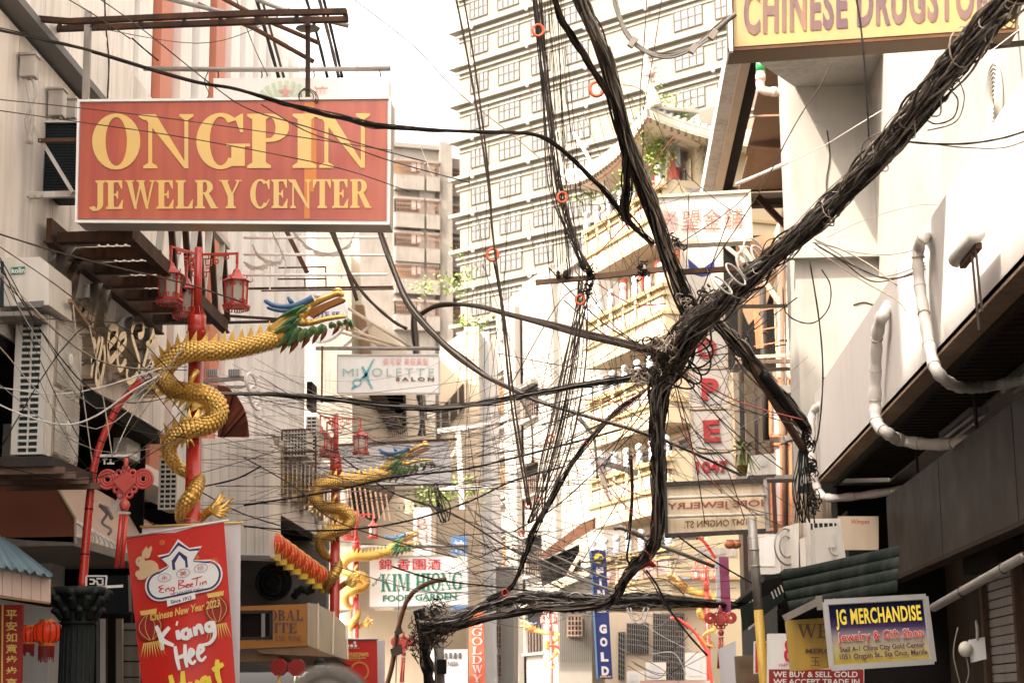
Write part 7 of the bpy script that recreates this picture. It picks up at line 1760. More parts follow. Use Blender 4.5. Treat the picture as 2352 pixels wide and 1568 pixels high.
# ================================================================ sign skeleton with bare tubes behind the first post
t = thing('sign_skeleton', 'stripped lightbox frame with bare white tubes and torn plastic behind the nearest post', 'sign frame', at(700, 660, 26))
for a_, b_ in (((560, 546), (888, 545)), ((560, 584), (900, 586)), ((520, 632), (890, 630))):
    m = M(); m.tube(ppath([a_, b_], 26), .022, 8); part('tube', m, 'print_white', t, True)
for a_, b_, w_ in (((548, 663), (907, 659), 5), ((600, 668), (905, 664), 3), ((640, 615), (748, 613), 3), ((638, 641), (750, 640), 3), ((748, 613), (749, 662), 2.5), ((700, 640), (701, 662), 3)):
    m = M(); pbar(m, a_, b_, 26.05, w_); part('frame_bar', m, 'brown_steel', t)
for a_, b_ in (((902, 470), (905, 662)), ((621, 525), (620, 665)), ((781, 522), (784, 640))):
    m = M(); pbar(m, a_, b_, 26.02, 3.5); part('upright', m, 'light_white', t)
m = M(); pbar(m, (655, 525), (705, 625), 26.3, 20, h=10); part('broken_beam', m, 'rust_steel', t)
m = M()
for pts in ([(670, 522), (690, 548), (720, 572), (760, 580), (800, 560), (815, 525)], [(580, 560), (600, 590), (640, 600), (650, 570)], [(560, 600), (590, 612), (625, 598)], [(625, 530), (640, 560), (655, 600), (652, 632)]):
    P_ = crom(ppath(pts, 25.9), 5)
    for i in range(len(P_)-1):
        wv = .03+.05*abs(math.sin(i*.7)); m.add([P_[i], P_[i+1], P_[i+1]+V((.01, .03, -wv)), P_[i]+V((-.01, .03, -wv*.8))], [(0, 1, 2, 3)])
part('torn_plastic', m, 'rag', t, kind='stuff')

# ================================================================ passer-by in front
c = at(756, 1622, 3.9)
PE = thing('person', 'person with swept grey hair, only the top of the head in view', 'person', (c.x, 3.9, 0))
R = .098; bm_ = M(); X, Yp, Zc = c.x, 3.9, c.z-.03
me = bpy.data.meshes.new('body'); ob = bpy.data.objects.new('body', me); COL.objects.link(ob)
sk = [((0, 0, .95), .15), ((0, 0, 1.18), .15), ((0, 0, 1.40), .17), ((0, 0, 1.50), .06), ((0, -.01, 1.57), .07), ((0, -.02, 1.64), .085), ((0, -.01, 1.70), .07),
      ((.19, 0, 1.40), .06), ((.25, .02, 1.12), .045), ((.24, -.06, .88), .035), ((-.19, 0, 1.40), .06), ((-.25, .02, 1.12), .045), ((-.24, -.06, .88), .035),
      ((.10, 0, .90), .09), ((.11, -.02, .5), .06), ((.11, .02, .08), .045), ((.11, -.12, .04), .04), ((-.10, 0, .90), .09), ((-.11, .02, .5), .06), ((-.11, .04, .08), .045), ((-.11, -.10, .04), .04)]
hz_ = (c.z+.075)-1.775
me.from_pydata([(p[0], p[1], p[2]+(hz_ if p[2] > .7 else 0)) for p, r in sk], [(0, 1), (1, 2), (2, 3), (3, 4), (4, 5), (5, 6), (2, 7), (7, 8), (8, 9), (2, 10), (10, 11), (11, 12), (0, 13), (13, 14), (14, 15), (15, 16), (0, 17), (17, 18), (18, 19), (19, 20)], [])
ob.parent = PE; ob.modifiers.new('skin', 'SKIN'); 
for i, (p, r) in enumerate(sk): me.skin_vertices[0].data[i].radius = (r, r)
me.skin_vertices[0].data[0].use_root = True
ss = ob.modifiers.new('sub', 'SUBSURF'); ss.levels = 2; ss.render_levels = 2
me.materials.append(MT['skin'])
ORG[PE.name] = V((X, Yp, 0)); hd = V((X, Yp-.015, hz_+1.675))
m = M()
N = 18
for i in range(N):                                            # swept hair round the crown, forehead bare
    a_ = PI*i/(N-1)
    for j in range(5):
        b_ = -.15+.42*j; d = V((math.cos(a_)*math.cos(b_*.6), math.sin(b_)*.9+.1, math.sin(a_)*math.cos(b_*.5)+.05)); p = hd+V((d.x*.082, d.y*.09, d.z*.09))
        m.ball(p, .02, 6, 4)
m.ball(hd+V((0, .035, .015)), .084, 14, 10); part('hair', m, 'hair_grey', PE, True)
m = M()
for sg in (-1, 1):
    m.ball(hd+V((sg*.034, -.088, -.01)), .012, 8, 6)
part('eyes', m, 'tooth', PE, True)
m = M(); m.cone(hd+V((0, -.085, -.005)), hd+V((0, -.115, -.04)), .018, 6); m.box(hd+V((0, -.085, -.075)), (.045, .012, .012)); part('nose', m, 'skin', PE, True)
for sg in (-1, 1):
    m = M(); m.ball(hd+V((sg*.093, 0, -.03)), .03, 8, 6, sc=(.4, .7, 1)); part('ear', m, 'skin', PE, True)
m = M(); m.lathe([(.12, .9), (.20, 1.0), (.20, 1.30), (.19, 1.42), (.10, 1.47)], V((X, Yp, hz_)), 16); part('shirt', m, 'cloth_dark', PE, True)
m = M()
for sg in (-1, 1): m.loft([V((X+sg*.10, Yp, .95+hz_)), V((X+sg*.11, Yp, .5)), V((X+sg*.11, Yp+.02, .1))], [.12, .09, .075], None, 12)
part('trousers', m, 'cloth_dark', PE, True)
# ================================================================ cables
CM = {'k': 'cable_black', 'd': 'cable_dark', 'g': 'cable_grey', 't': 'cable_tan', 'r': 'cable_red', 'w': 'cable_white'}
rc = random.Random(11)
def parse(s, Y):
    out = []
    for tok in s.split():
        a = tok.split(','); out.append((float(a[0]), float(a[1]), float(a[2]) if len(a) > 2 else Y))
    return out
def wire(s, r, Y, mt, label, group=None, n=6, seg=6):
    pts = parse(s, Y) if isinstance(s, str) else s
    P_ = crom(ppath(pts, Y), seg); rr = r*sum(p.y for p in P_)/len(P_)/FP
    m = M(); m.tube(P_, [rr*(1+.12*math.sin(i*1.7)) for i in range(len(P_))], n)
    return tag(m.build('overhead_cable', CM[mt], None, True), label, 'cable', group)
def tangle(m, c, R, n, r, sc=(1, .6, 1), seed=0):
    q = random.Random(seed)
    for _ in range(n):
        ax = V((q.uniform(-1, 1), q.uniform(-.6, .6), q.uniform(-1, 1))).normalized(); a = ax.orthogonal().normalized(); b = ax.cross(a)
        o = c+V((q.gauss(0, .4)*R*sc[0], q.gauss(0, .4)*R*sc[1], q.gauss(0, .4)*R*sc[2])); rad = R*q.uniform(.15, .6); t0 = q.uniform(0, 6); sp = q.uniform(1.5, 6)
        pts = [o+a*rad*math.cos(t0+sp*i/11)*(1+.2*q.random())+b*rad*.8*math.sin(t0+sp*i/11)+ax*rad*.3*i/11 for i in range(12)]
        m.tube(pts, r*q.uniform(.7, 1.4), 4)
def bundle(label, s, n, seed, mats='kkdddgg', fuzz=.25, rs=(1.6, 4.2), core=.72, single=14, seg=7, group=None, name='cable_bundle', wk=.8):
    q = random.Random(seed)
    pts = [tuple(float(v) for v in t.split(',')) for t in s.split()]         # x,y,Y,width px
    P_ = crom([at(p[0], p[1], p[2]) for p in pts], seg); W = [v.x for v in crom([V((p[3]*wk*p[2]/FP/2, 0, 0)) for p in pts], seg)]
    k = len(P_); t = thing(name, label, 'cable bundle', P_[0], group)
    m = M(); m.tube(P_, [max(.004, w_*core*(1+.18*math.sin(i*2.1+seed)+.12*q.uniform(-1, 1))) for i, w_ in enumerate(W)], 9); part('cable_core', m, 'cable_black', t, True)
    T = []; x = None
    for i in range(k):
        tt = (P_[min(i+1, k-1)]-P_[max(i-1, 0)]).normalized()
        x = V((0, 1, 0)) if x is None else x
        x = (x-tt*x.dot(tt)).normalized(); T.append((x.copy(), tt.cross(x)))
    rest = M()
    for j in range(n):
        ph = q.uniform(0, 2*PI); rho = q.uniform(.55, 1.08); tw = q.uniform(-.045, .045); f1 = q.uniform(.12, .5); a1 = q.uniform(0, fuzz); p1 = q.uniform(0, 6)
        if q.random() < .22: rho *= q.uniform(1.1, 1.5)
        i0 = 0 if q.random() < .6 else q.randrange(0, k//3); i1 = k if q.random() < .6 else q.randrange(2*k//3, k)
        rr = q.uniform(*rs)*P_[k//2].y/FP; pp = []
        for i in range(i0, i1):
            a = ph+tw*i+.25*math.sin(i*f1+p1); h = W[i]*(rho+a1*math.sin(i*f1*1.7+p1)); pp.append(P_[i]+T[i][0]*math.cos(a)*h+T[i][1]*math.sin(a)*h)
        mt = 'kdgtrw'.index(q.choice(mats))
        if j < single:
            m = M(); m.tube(pp, rr, 5); part('strand', m, CM['kdgtrw'[mt]], t, True)
        else: rest.tube(pp, rr, 4, mt)
    if rest.v: part('loose_strands', rest, [CM[c] for c in 'kdgtrw'], t, True, kind='stuff')
    return t, P_, W
B1, P1, W1 = bundle('thick twisted bundle of black cables rising to the top right corner', '2400,-90,10,104 2330,-12,10.5,92 2240,90,11.2,88 2150,200,12,84 2050,320,13,74 1960,420,14,66 1880,500,15,62 1800,570,16,62 1720,640,17,66 1650,700,18,72 1590,760,19,84 1540,830,19.8,80', 110, 3, 'kdddggggttt', .45, (1.1, 3.2), .58, 40, 9, wk=.65)
m = M()
for i in range(8, len(P1)-4, 6):
    for _ in range(1): m.ring(P1[i]+V((rc.uniform(-.03, .03), 0, rc.uniform(-.03, .03))), W1[i]*rc.uniform(.95, 1.2), .005, (P1[i+1]-P1[i-1]).normalized()+V((rc.uniform(-.5, .5), rc.uniform(-.5, .5), rc.uniform(-.5, .5))), 14, 4)
part('tie_wire', m, 'cable_tan', B1, kind='stuff')
m = M(); m.tube([P1[i]+V((-.01, -W1[i]*1.02, .02)) for i in range(12, 54)], .012, 6); part('red_cable', m, 'cable_red', B1, True)
m = M()
for i in range(4, len(P1)-6):
    for _ in range(2):
        a0 = rc.uniform(0, 6.28); d = V((math.cos(a0), -.5, math.sin(a0)))*W1[i]*rc.uniform(.9, 1.25); L = rc.randrange(3, 6); e = P1[min(i+L, len(P1)-1)]+V((math.cos(a0+.6), -.5, math.sin(a0+.6)))*W1[i]*rc.uniform(.7, 1.2)
        md = (P1[i]+d+e)/2+V((rc.uniform(-.06, .06), -.03, rc.uniform(-.09, .05))); m.tube(crom([P1[i]+d, md, e], 5), rc.uniform(.004, .007), 4, rc.randrange(3))
part('slack_loops', m, ['cable_tan', 'cable_grey', 'cable_dark'], B1, True, kind='stuff')
m = M()
for k, (x, y, r) in enumerate(((1722, 600, 26), (1735, 590, 32), (1712, 612, 24), (1750, 596, 26), (1690, 630, 22), (1660, 655, 20))): m.ring(at(x, y, 16.9-.05*k), r*17/FP, .010, V((.5+.1*k, -.75, .2*k-.3)).normalized(), 20, 5, sc=1.5)
part('white_coil', m, 'cable_white', B1, True, kind='stuff')
B2, P2, W2 = bundle('dark cable bundle dropping steeply from the top edge to the knot of cables', '1318,-40,14.5,30 1345,30,15,34 1385,115,15.6,34 1415,225,16.3,33 1440,320,17,34 1470,400,17.6,36 1500,480,18.2,34 1525,560,18.8,34 1555,640,19.3,38 1585,715,19.6,44', 52, 5, 'kkddddggt', .4, (1.2, 3.2), .66, 26, wk=.85)
B3, P3_, W3 = bundle('thinner cables looping down left of the steep dark bundle', '1268,-20,15,12 1300,65,15.4,14 1356,150,16,12 1405,235,16.6,12 1440,320,17,14 1438,420,17.6,22 1440,500,18,26 1500,560,18.5,18', 16, 6, 'kdd', .9, (1.2, 2.6), .45, 16)
B4, P4, W4 = bundle('massive black knot and trunk of cables hanging below the crossing', '1610,705,19,52 1575,770,19.4,78 1545,830,19.8,86 1518,880,20,58 1512,950,20.2,42 1512,1045,20.6,30 1513,1145,21,28 1508,1230,21.4,26 1486,1272,21.8,24 1459,1296,22,22 1436,1330,22.4,17 1416,1365,22.8,16 1389,1386,23.2,17 1309,1393,24,18 1243,1394,24.6,17 1176,1410,25.2,13 1110,1420,25.8,12 1050,1440,26.4,14 1000,1452,27,12', 90, 8, 'kkdddggtt', .75, (.8, 2.4), .42, 40, wk=.78)
m = M()
for x, y, R, n, s_ in ((1545, 820, 42, 60, 1), (1500, 800, 34, 34, 2), (1480, 860, 26, 24, 3), (1590, 740, 30, 30, 4), (1545, 560, 26, 24, 5), (1620, 680, 24, 20, 6)): tangle(m, at(x, y, 19.5), R*19.5/FP, n, .008, seed=s_)
part('tangled_wire', m, 'cable_dark', B4, True, kind='stuff')
m = M()
for x, y, R, n, s_ in ((1530, 790, 40, 26, 7), (1470, 870, 30, 16, 8), (1575, 690, 24, 12, 9)): tangle(m, at(x, y, 19.3), R*19.5/FP, n, .006, seed=s_)
part('pale_wire', m, 'cable_tan', B4, True, kind='stuff')
for x, y, r, ax in ((1592, 806, 46, (.3, -.9, .2)), (1580, 850, 40, (.6, -.6, .5)), (1560, 876, 36, (.3, -.5, .8)), (1606, 822, 40, (.7, -.7, .1))):
    m = M(); m.ring(at(x, y, 19.6), r*19.6/FP, .011, V(ax).normalized(), 28, 5); part('cable_loop', m, 'cable_black', B4, True)
B5, P5, W5 = bundle('sagging mat of dark cables across the lower middle of the street', '965,1440,26,20 1040,1425,26,22 1110,1395,26,16 1180,1375,26,14 1245,1372,26,20 1320,1380,26,24 1400,1382,26,22 1480,1378,27,26 1560,1380,29,18 1640,1386,31,10 1700,1394,34,6', 80, 9, 'kkddggggtw', 1.2, (.6, 1.5), .2, 30, wk=.9)
m = M()
for x, y, R, n, s_ in ((1250, 1390, 34, 40, 11), (1330, 1392, 30, 30, 12), (1010, 1440, 36, 46, 13), (985, 1470, 34, 40, 14), (1200, 1385, 28, 30, 15), (1400, 1380, 24, 20, 16)): tangle(m, at(x, y, 26), R*26/FP, n, .006, (1.6, .6, .6), s_)
part('tangled_wire', m, 'cable_dark', B5, True, kind='stuff')
B6, _, _ = bundle('black cable bundle running left from the knot past the salon sign', '1510,850,20,26 1440,868,20,18 1370,880,20.4,14 1300,890,20.8,10 1230,903,21,11 1150,920,21.2,11 1060,932,21.4,12 960,937,21.4,13 860,930,21.4,13 760,917,21.2,13 650,907,21,12 520,905,20.6,10 420,908,20,8', 26, 10, 'kkddg', .8, (.8, 1.9), .4, 14)
B7, _, _ = bundle('dark cable bundle descending right from the knot beside the letter column', '1622,722,19.4,26 1665,760,20,34 1700,800,20.6,36 1740,850,21.4,38 1790,910,22.2,36 1835,965,23,34 1856,992,23.4,22', 40, 12, 'kkddggt', .35, (1.2, 3), .66, 20)
m = M(); m.tube([at(1618, 712, 19.8), at(1710, 810, 20.8), at(1850, 1040, 23.2)], .05, 8); part('wood_spar', m, 'wood_old', B7)
m = M(); m.tube([at(1755, 862, 21.2), at(1845, 978, 22.8)], .062, 9); part('black_sleeve', m, 'cable_black', B7, True)
m = M()
for x, y, R, n, s_ in ((1860, 1010, 22, 24, 21), (1862, 1080, 26, 30, 22), (1868, 1150, 24, 26, 23), (1700, 800, 24, 14, 24)): tangle(m, at(x, y, 23), R*23/FP, n, .007, (.7, .6, 1.3), s_)
for k in range(14):
    x = 1840+rc.uniform(-12, 26); m.tube(crom([at(1845, 980, 23.2), at(x, 1060, 23), at(x+rc.uniform(-14, 14), 1130, 23), at(x+rc.uniform(-20, 24), 1200, 23.2)], 5), .007, 4)
part('hanging_wire', m, 'cable_black', B7, True, kind='stuff')
B8, _, _ = bundle('slender bunch of dark wires curving down in front of the weathered white building', '1470,905,22,8 1400,958,22.6,9 1326,1045,23,10 1286,1112,23.4,12 1226,1218,24,14 1206,1275,24.4,12 1193,1312,24.6,13 1170,1350,25,12 1120,1375,25.4,14', 18, 13, 'kdddg', .7, (.8, 1.8), .4, 12)
B9, _, _ = bundle('black cable bundle sweeping across the face of the big red sign', '-40,62,13.6,10 100,93,13.8,11 200,115,14,9 280,140,14.2,10 430,184,14.5,10 530,202,14.8,8 620,228,15,11 700,250,15.2,13 790,272,15.4,15 880,290,15.6,13 1000,299,16,7 1100,303,16.4,7 1180,305,16.8,7 1226,309,17,8 1269,327,17.2,9 1319,370,17.5,10 1359,410,17.8,10 1393,443,18,16 1436,505,18.4,18', 18, 14, 'kkdd', .7, (.8, 1.8), .38, 12)
B10, _, _ = bundle('grey cables in a big loop under the yellow drugstore sign', '1408,-20,15,12 1414,20,15,14 1440,85,15,14 1485,122,15,15 1540,132,15,15 1600,108,15,16 1640,78,15.2,20 1690,36,15.6,22', 6, 15, 'ggd', .1, (3, 4), .35, 6)
for x, y in ((1453, 98), (1593, 112), (1638, 80)):
    m = M(); m.box(at(x, y, 14.95), (.05, .05, .09), R=Matrix.Rotation(.6, 3, 'Y')); part('cable_clip', m, 'grey_steel', B10)
B11, _, _ = bundle('tightly strung parallel dark cables ending at the pink vertical sign', '1405,1376,30,14 1480,1374,30,26 1560,1380,31,26 1645,1386,32.6,22 1720,1392,34,18', 16, 16, 'kkdg', .1, (1.2, 2.2), .15, 16)
B12, _, _ = bundle('twin thick dark cables rising behind the salon sign towards the knot', '965,725,24,14 1000,705,23.6,14 1040,698,23.4,14 1100,702,23,15 1176,722,22.6,18 1260,742,22,20 1340,764,21.4,22 1440,788,20.6,22 1490,800,20.2,18', 3, 17, 'd', .02, (4.5, 5), .05, 3)
B13, _, _ = bundle('grey black cables crossing diagonally from behind the red sign to the centre', '868,515,24,9 905,622,24,10 942,705,23.8,12 1008,780,23.5,13 1068,830,23.2,12 1120,866,23,10 1176,893,22.6,12 1240,922,22.4,8 1330,950,22,6 1450,985,21.8,5 1560,1025,22.4,4 1700,1090,26,4', 7, 18, 'ddgk', .3, (2.4, 3.6), .3, 7)
B14, _, _ = bundle('tangled black cables climbing the left poles above the small gym sign', '960,1400,28,30 972,1440,28,36 975,1500,28,34 985,1560,28,30 990,1640,28,28', 30, 19, 'kkddg', .6, (1.4, 2.6), .6, 16)
m = M()
for x, y, R, n, s_ in ((975, 1440, 34, 50, 31), (960, 1480, 30, 40, 32), (1000, 1400, 30, 36, 33)): tangle(m, at(x, y, 27.6), R*27.6/FP, n, .006, (.9, .6, 1.2), s_)
part('tangled_wire', m, 'cable_black', B14, True, kind='stuff')
m = M(); m.tube([at(1005, 1395, 28.4), at(1015, 1700, 28.4)], .08, 10); t = thing('utility_pole', 'grey utility pole under the tangled cables left of the gym sign', 'pole', at(1015, 1617, 28.4)); part('pole', m, 'concrete', t, True)
m = M(); m.box(at(1015, 1530, 28.2), (.14, .1, .22)); part('meter_box', m, 'cable_black', t); m = M(); m.bar(at(995, 1430, 28.4), at(1050, 1400, 28.4), .05); part('brace', m, 'grey_steel', t)
B15, _, _ = bundle('group of dark vertical cables behind the salon sign', '948,700,40,5 958,800,40,16 968,900,40,22 975,1000,40,24', 9, 20, 'kddg', .8, (2.2, 4), .2, 9)
B16, _, _ = bundle('looped slack cables hanging over the climbing plant', '992,1100,40,28 1005,1150,40,34 1020,1200,40,30', 10, 22, 'kdd', .9, (1.4, 2.4), .15, 10)

# cross arms and the bits on them
t = thing('cross_arm', 'weathered timber cross arm carrying wires left of the cable knot', 'cross arm', at(1380, 632, 19.6))
m = M(); pbar(m, (1230, 649), (1350, 638), 19.6, 11); m.bar(at(1348, 638, 19.62), at(1545, 616, 19.7), .058); part('timber', m, 'wood_old', t)
for x in (1282, 1300, 1352, 1478):
    m = M(); c = at(x, 634-(x-1300)*.08, 19.55); m.lathe([(.012, -.02), (.03, 0), (.03, .02), (.018, .03), (.028, .045), (.01, .07)], c, 10); part('insulator', m, 'cable_white' if x == 1478 else 'cable_dark', t, True)
m = M()
for x, y, R, n, s_ in ((1357, 625, 20, 24, 41), (1350, 670, 16, 20, 42), (1300, 636, 10, 8, 43), (1480, 625, 22, 20, 44)): tangle(m, at(x, y, 19.5), R*19.5/FP, n, .007, (.8, .6, 1.3), s_)
part('wound_wire', m, 'cable_black', t, True, kind='stuff')
t = thing('cross_arm', 'straight brown steel cross arm running right behind the cable knot', 'cross arm', at(1650, 618, 20.4)); m = M(); pbar(m, (1545, 626), (1770, 612), 20.4, 12); part('beam', m, 'brown_steel', t)
t = thing('cross_arm', 'lower cross arm behind the trunk of cables', 'cross arm', at(1500, 868, 20.6)); m = M(); pbar(m, (1410, 876), (1580, 862), 20.6, 10); part('beam', m, 'wood_old', t)
t = thing('cross_arm', 'pale grey plank arm with a torn rag left of the cable trunk', 'cross arm', at(1430, 1080, 24)); m = M(); pbar(m, (1386, 1062), (1465, 1086), 24, 12); part('plank', m, 'concrete', t)
m = M(); P_ = crom(ppath([(1380, 1048), (1384, 1090), (1390, 1120), (1402, 1152)], 24), 5)
for i in range(len(P_)-1): w_ = .05*(1-i/len(P_))+.012; m.add([P_[i]-V((w_, 0, 0)), P_[i]+V((w_, .02, 0)), P_[i+1]+V((w_*.9, .01, 0)), P_[i+1]-V((w_*.9, .01, 0))], [(0, 1, 2, 3)])
part('rag', m, 'rag', t)
t = thing('street_light', 'pale street light arm in front of the lowest yellow balcony', 'lamp', at(1480, 1230, 26))
m = M(); m.tube([at(1420, 1208, 26), at(1500, 1245, 26), at(1640, 1300, 26.5)], .028, 8); part('arm', m, 'grey_steel', t, True)
m = M(); m.loft([at(1410, 1213, 26), at(1425, 1210, 26), at(1455, 1220, 26), at(1480, 1234, 26)], [.03, .06, .07, .03], [.03, .035, .04, .03], 8); part('head', m, 'grey_steel', t, True)
for k, s_ in enumerate(('1176,1258 1240,1283 1330,1325 1420,1362', '1205,1278 1290,1316 1420,1358', '1090,1175 1176,1228 1300,1288 1400,1330')):
    wire(s_, 2.8, 30, 'g', 'long straight grey cable slanting down in front of the white building', 'grey cables slanting before the white building')
# orange spiral ties
for x, y, r, Y in ((1236, 70, 13, 16), (1370, 205, 16, 16.5), (1131, 585, 13, 20), (1291, 453, 11, 18), (1332, 688, 10, 19.5), (1264, 1007, 8, 23), (1236, 1150, 8, 24), (1213, 1158, 8, 24), (1198, 1225, 6, 24), (1160, 1360, 7, 25)):
    m = M(); m.ring(at(x, y, Y), r*Y/FP, .26*r*Y/FP, V((.35, -.93, .1)).normalized(), 20, 6, sc=1.25)
    tag(m.build('cable_ring', 'ring_orange', None, True), 'orange plastic ring threaded on the hanging wires', 'cable ring', 'orange rings on the wires')
m = M(); c = at(1484, 1300, 22); m.loft([c+V((-.09, 0, -.03)), c+V((-.04, -.02, .02)), c+V((.03, 0, .05)), c+V((.11, 0, .0))], [.02, .06, .07, .02], [.02, .05, .05, .02], 8); m.cone(c+V((0, 0, .04)), c+V((.02, 0, .12)), .025, 6)
tag(m.build('paper_flower', 'print_red', None, True), 'crumpled red paper flower caught on the cables', 'decoration')

# single wires: (points, radius px, depth, colour, label, group)
def many(lst, label, group, own=None):
    for i, (s_, r, Y, mt) in enumerate(lst): wire(s_, r, Y, mt, own[i] if own else label, group)
many([('588,-6 612,80 640,178', 4.5, 19.8, 'k'), ('600,-6 622,70 652,178', 3.5, 19.9, 'd'), ('702,-6 728,80 752,178', 4, 20, 'k'), ('732,-6 757,90 778,178', 4.5, 20, 'd'), ('742,-6 766,90 786,178', 4, 20.1, 'k'), ('753,518 782,580 804,640 820,690', 5, 24, 'd'), ('762,518 800,620 840,680 900,735 935,755', 4, 24.1, 'd')], 'thick black cable dropping steeply behind the red and pale signs', 'thick cables behind the red sign', ['left cable of the first steep pair behind the fan sign pipe', 'right cable of the first steep pair behind the fan sign pipe', 'lone steep black cable right of the brown sign hanger', 'left cable of the steep pair nearest the open sky', 'middle grey brown cable of the steep pair nearest the sky', 'short thick cable dropping below the middle of the red sign', 'long cable dropping below the red sign towards the salon sign'])
many([('-10,228 200,250 400,274 620,305 900,346', 1.2, 15.2, 'd'), ('-10,253 180,280 400,312 640,356 800,392 940,440', 1.3, 15.1, 'd'), ('225,-5 330,70 480,190 570,250 700,290 860,340 980,372', 1.6, 15, 'd'), ('600,240 700,300 800,335 905,372 1080,420', 1.5, 15, 'd')], 'thin brown wire strung across the big red sign', 'thin wires across the red sign')
many([('150,-5 225,40 300,90', 1.6, 14.6, 'd'), ('303,88 330,112 364,140', 2.2, 14.6, 'k'), ('240,-10 243,60 250,140 247,226', 2.2, 18, 'd'), ('540,-10 580,100 615,175', 1.2, 18, 'd'), ('700,-8 600,60 450,100 200,60', .9, 15, 'd'), ('478,165 470,190 480,215 474,228', 1.2, 18, 'd')], 'thin loose wire dangling near the sign boom', 'loose wires near the sign boom')
many([('800,-10 880,50 960,115 1050,210 1176,310 1330,440', 1.3, 22, 'g'), ('860,20 900,140 960,320 1000,420', .8, 24, 'w'), ('965,-10 1010,60 1050,120', .8, 26, 'w')], 'faint pale wire against the bright sky', 'faint wires against the sky')
many([('1046,-10 1072,120 1100,280 1122,430 1132,540 1152,700 1175,930 1213,1160', 3.0, 18, 'd'), ('1064,-10 1086,120 1108,280 1124,420 1134,560 1160,740 1185,950 1220,1170', 2.6, 18.1, 'd'), ('1134,600 1150,690 1156,760', 2.2, 18, 'k')], 'dark wire dropping vertically in front of the left edge of the hotel', 'vertical wires in front of the hotel', ['left wire of the long vertical pair before the hotel corner', 'right wire of the long vertical pair before the hotel corner', 'short black tail hanging below the orange ring before the hotel'])
L8 = []
for k in range(12):
    a = rc.uniform(-1, 1); b = rc.uniform(-1, 1)
    L8.append(('%d,-10 %d,120 %d,320 %d,470 %d,620' % (1236+14*a, 1250+12*a+6*b, 1268+22*b, 1292+26*b, 1352+14*a), rc.uniform(1.1, 2.4), 18.6, rc.choice('dddk')))
many(L8, 'dark wire in the fan falling from the top edge to the timber cross arm', 'wires fanning down to the cross arm')
L9 = []
for k in range(16):
    a = rc.uniform(-1, 1); b = rc.uniform(-1, 1)
    L9.append(('%d,640 %d,800 %d,960 %d,1080 %d,1200' % (1345+18*a, 1328+26*b, 1300+34*b, 1268+30*b, 1228+18*a), rc.uniform(.8, 2.0), 21, rc.choice('ddddk')))
many(L9, 'dark wire hanging from the timber cross arm down towards the street', 'wires hanging from the cross arm')
L10 = []
for k in range(22):
    a = rc.uniform(0, 2*PI); x2 = 1540+rc.uniform(240, 400)*math.cos(a); y2 = 830+rc.uniform(240, 400)*math.sin(a)
    L10.append(('1540,830 %d,%d %d,%d' % ((1540+x2)/2+rc.uniform(-20, 20), (830+y2)/2+rc.uniform(8, 34), x2, y2), rc.uniform(.8, 1.7), 20.2, rc.choice('kddr')))
many(L10, 'thin wire radiating from the black knot of cables', 'wires radiating from the knot')
L11 = []
for k in range(20):
    x1, y1 = rc.uniform(1330, 1420), rc.uniform(420, 1150); x2, y2 = rc.uniform(1470, 1560), y1+rc.uniform(-220, 220)
    L11.append(('%d,%d %d,%d %d,%d' % (x1, y1, (x1+x2)/2, (y1+y2)/2+rc.uniform(5, 25), x2, y2), rc.uniform(.7, 1.4), 21, rc.choice('ddrr')))
many(L11, 'thin brown drop wire in front of the yellow balconies', 'drop wires before the yellow balconies')
L12 = []
for k in range(36):
    y1 = rc.uniform(850, 1160); y2 = rc.uniform(760, 1120)
    L12.append(('%d,%d %d,%d %d,%d %d,%d' % (rc.uniform(420, 640), y1, 860, (y1*1.2+y2)/2.2+rc.uniform(30, 90), 1130, (y1+y2*1.2)/2.2+rc.uniform(25, 80), rc.uniform(1300, 1500), y2), rc.uniform(.4, .95), 24, rc.choice('kddggt')))
many(L12, 'thin sagging wire crossing the middle of the street', 'sagging wires across the middle of the street')
many([('560,1160 760,1128 900,1096 1060,1078 1176,1052 1300,1020 1430,985', 2.4, 23, 'k'), ('560,1208 700,1218 840,1212 960,1190 1080,1150 1176,1105 1300,1070', 2.2, 24, 'k'), ('450,1120 540,1100 600,1070', 2, 20, 'k'), ('455,1125 560,1180 700,1222', 1.6, 20, 'k'), ('560,1050 680,1120 760,1190 900,1240 1050,1280', 1.6, 22, 'd'), ('785,1050 900,1130 1040,1180 1176,1262 1290,1315', 2.2, 30, 'd'), ('900,1300 1000,1330 1120,1345 1250,1360', 2.2, 30, 'k'), ('760,1295 900,1340 1010,1360 1176,1350', 1.4, 29, 'g'), ('860,1330 912,1345 912,1460 908,1600', 1.3, 38, 'g')], 'long dark cable swinging across the street low behind the dragons', 'long low cables behind the dragons', ['dark cable crossing just under the second dragon neck', 'dark cable crossing at the second dragon lower coils', 'short black cable from the beige canopy box to the left', 'thin black cable dropping from the left across the beige canopy box', 'thin brown cable slanting right past the second dragon bend', 'dark cable slanting down right from the blank white sign', 'dark cable across the top of the green food garden letters', 'thin grey cable level under the third dragon', 'pale cord hanging straight down by the far curved red pole'])
L13 = []
for k in range(14):
    L13.append(('%d,%d %d,%d %d,%d,18.25' % (-10, rc.uniform(560, 1080), 220, rc.uniform(700, 1120), 429, rc.uniform(770, 1010)), rc.uniform(.6, 1.4), 15.2, rc.choice('kdgt')))
many(L13, 'thin wire strung past the tall twin fan air conditioner', 'wires past the twin fan unit')
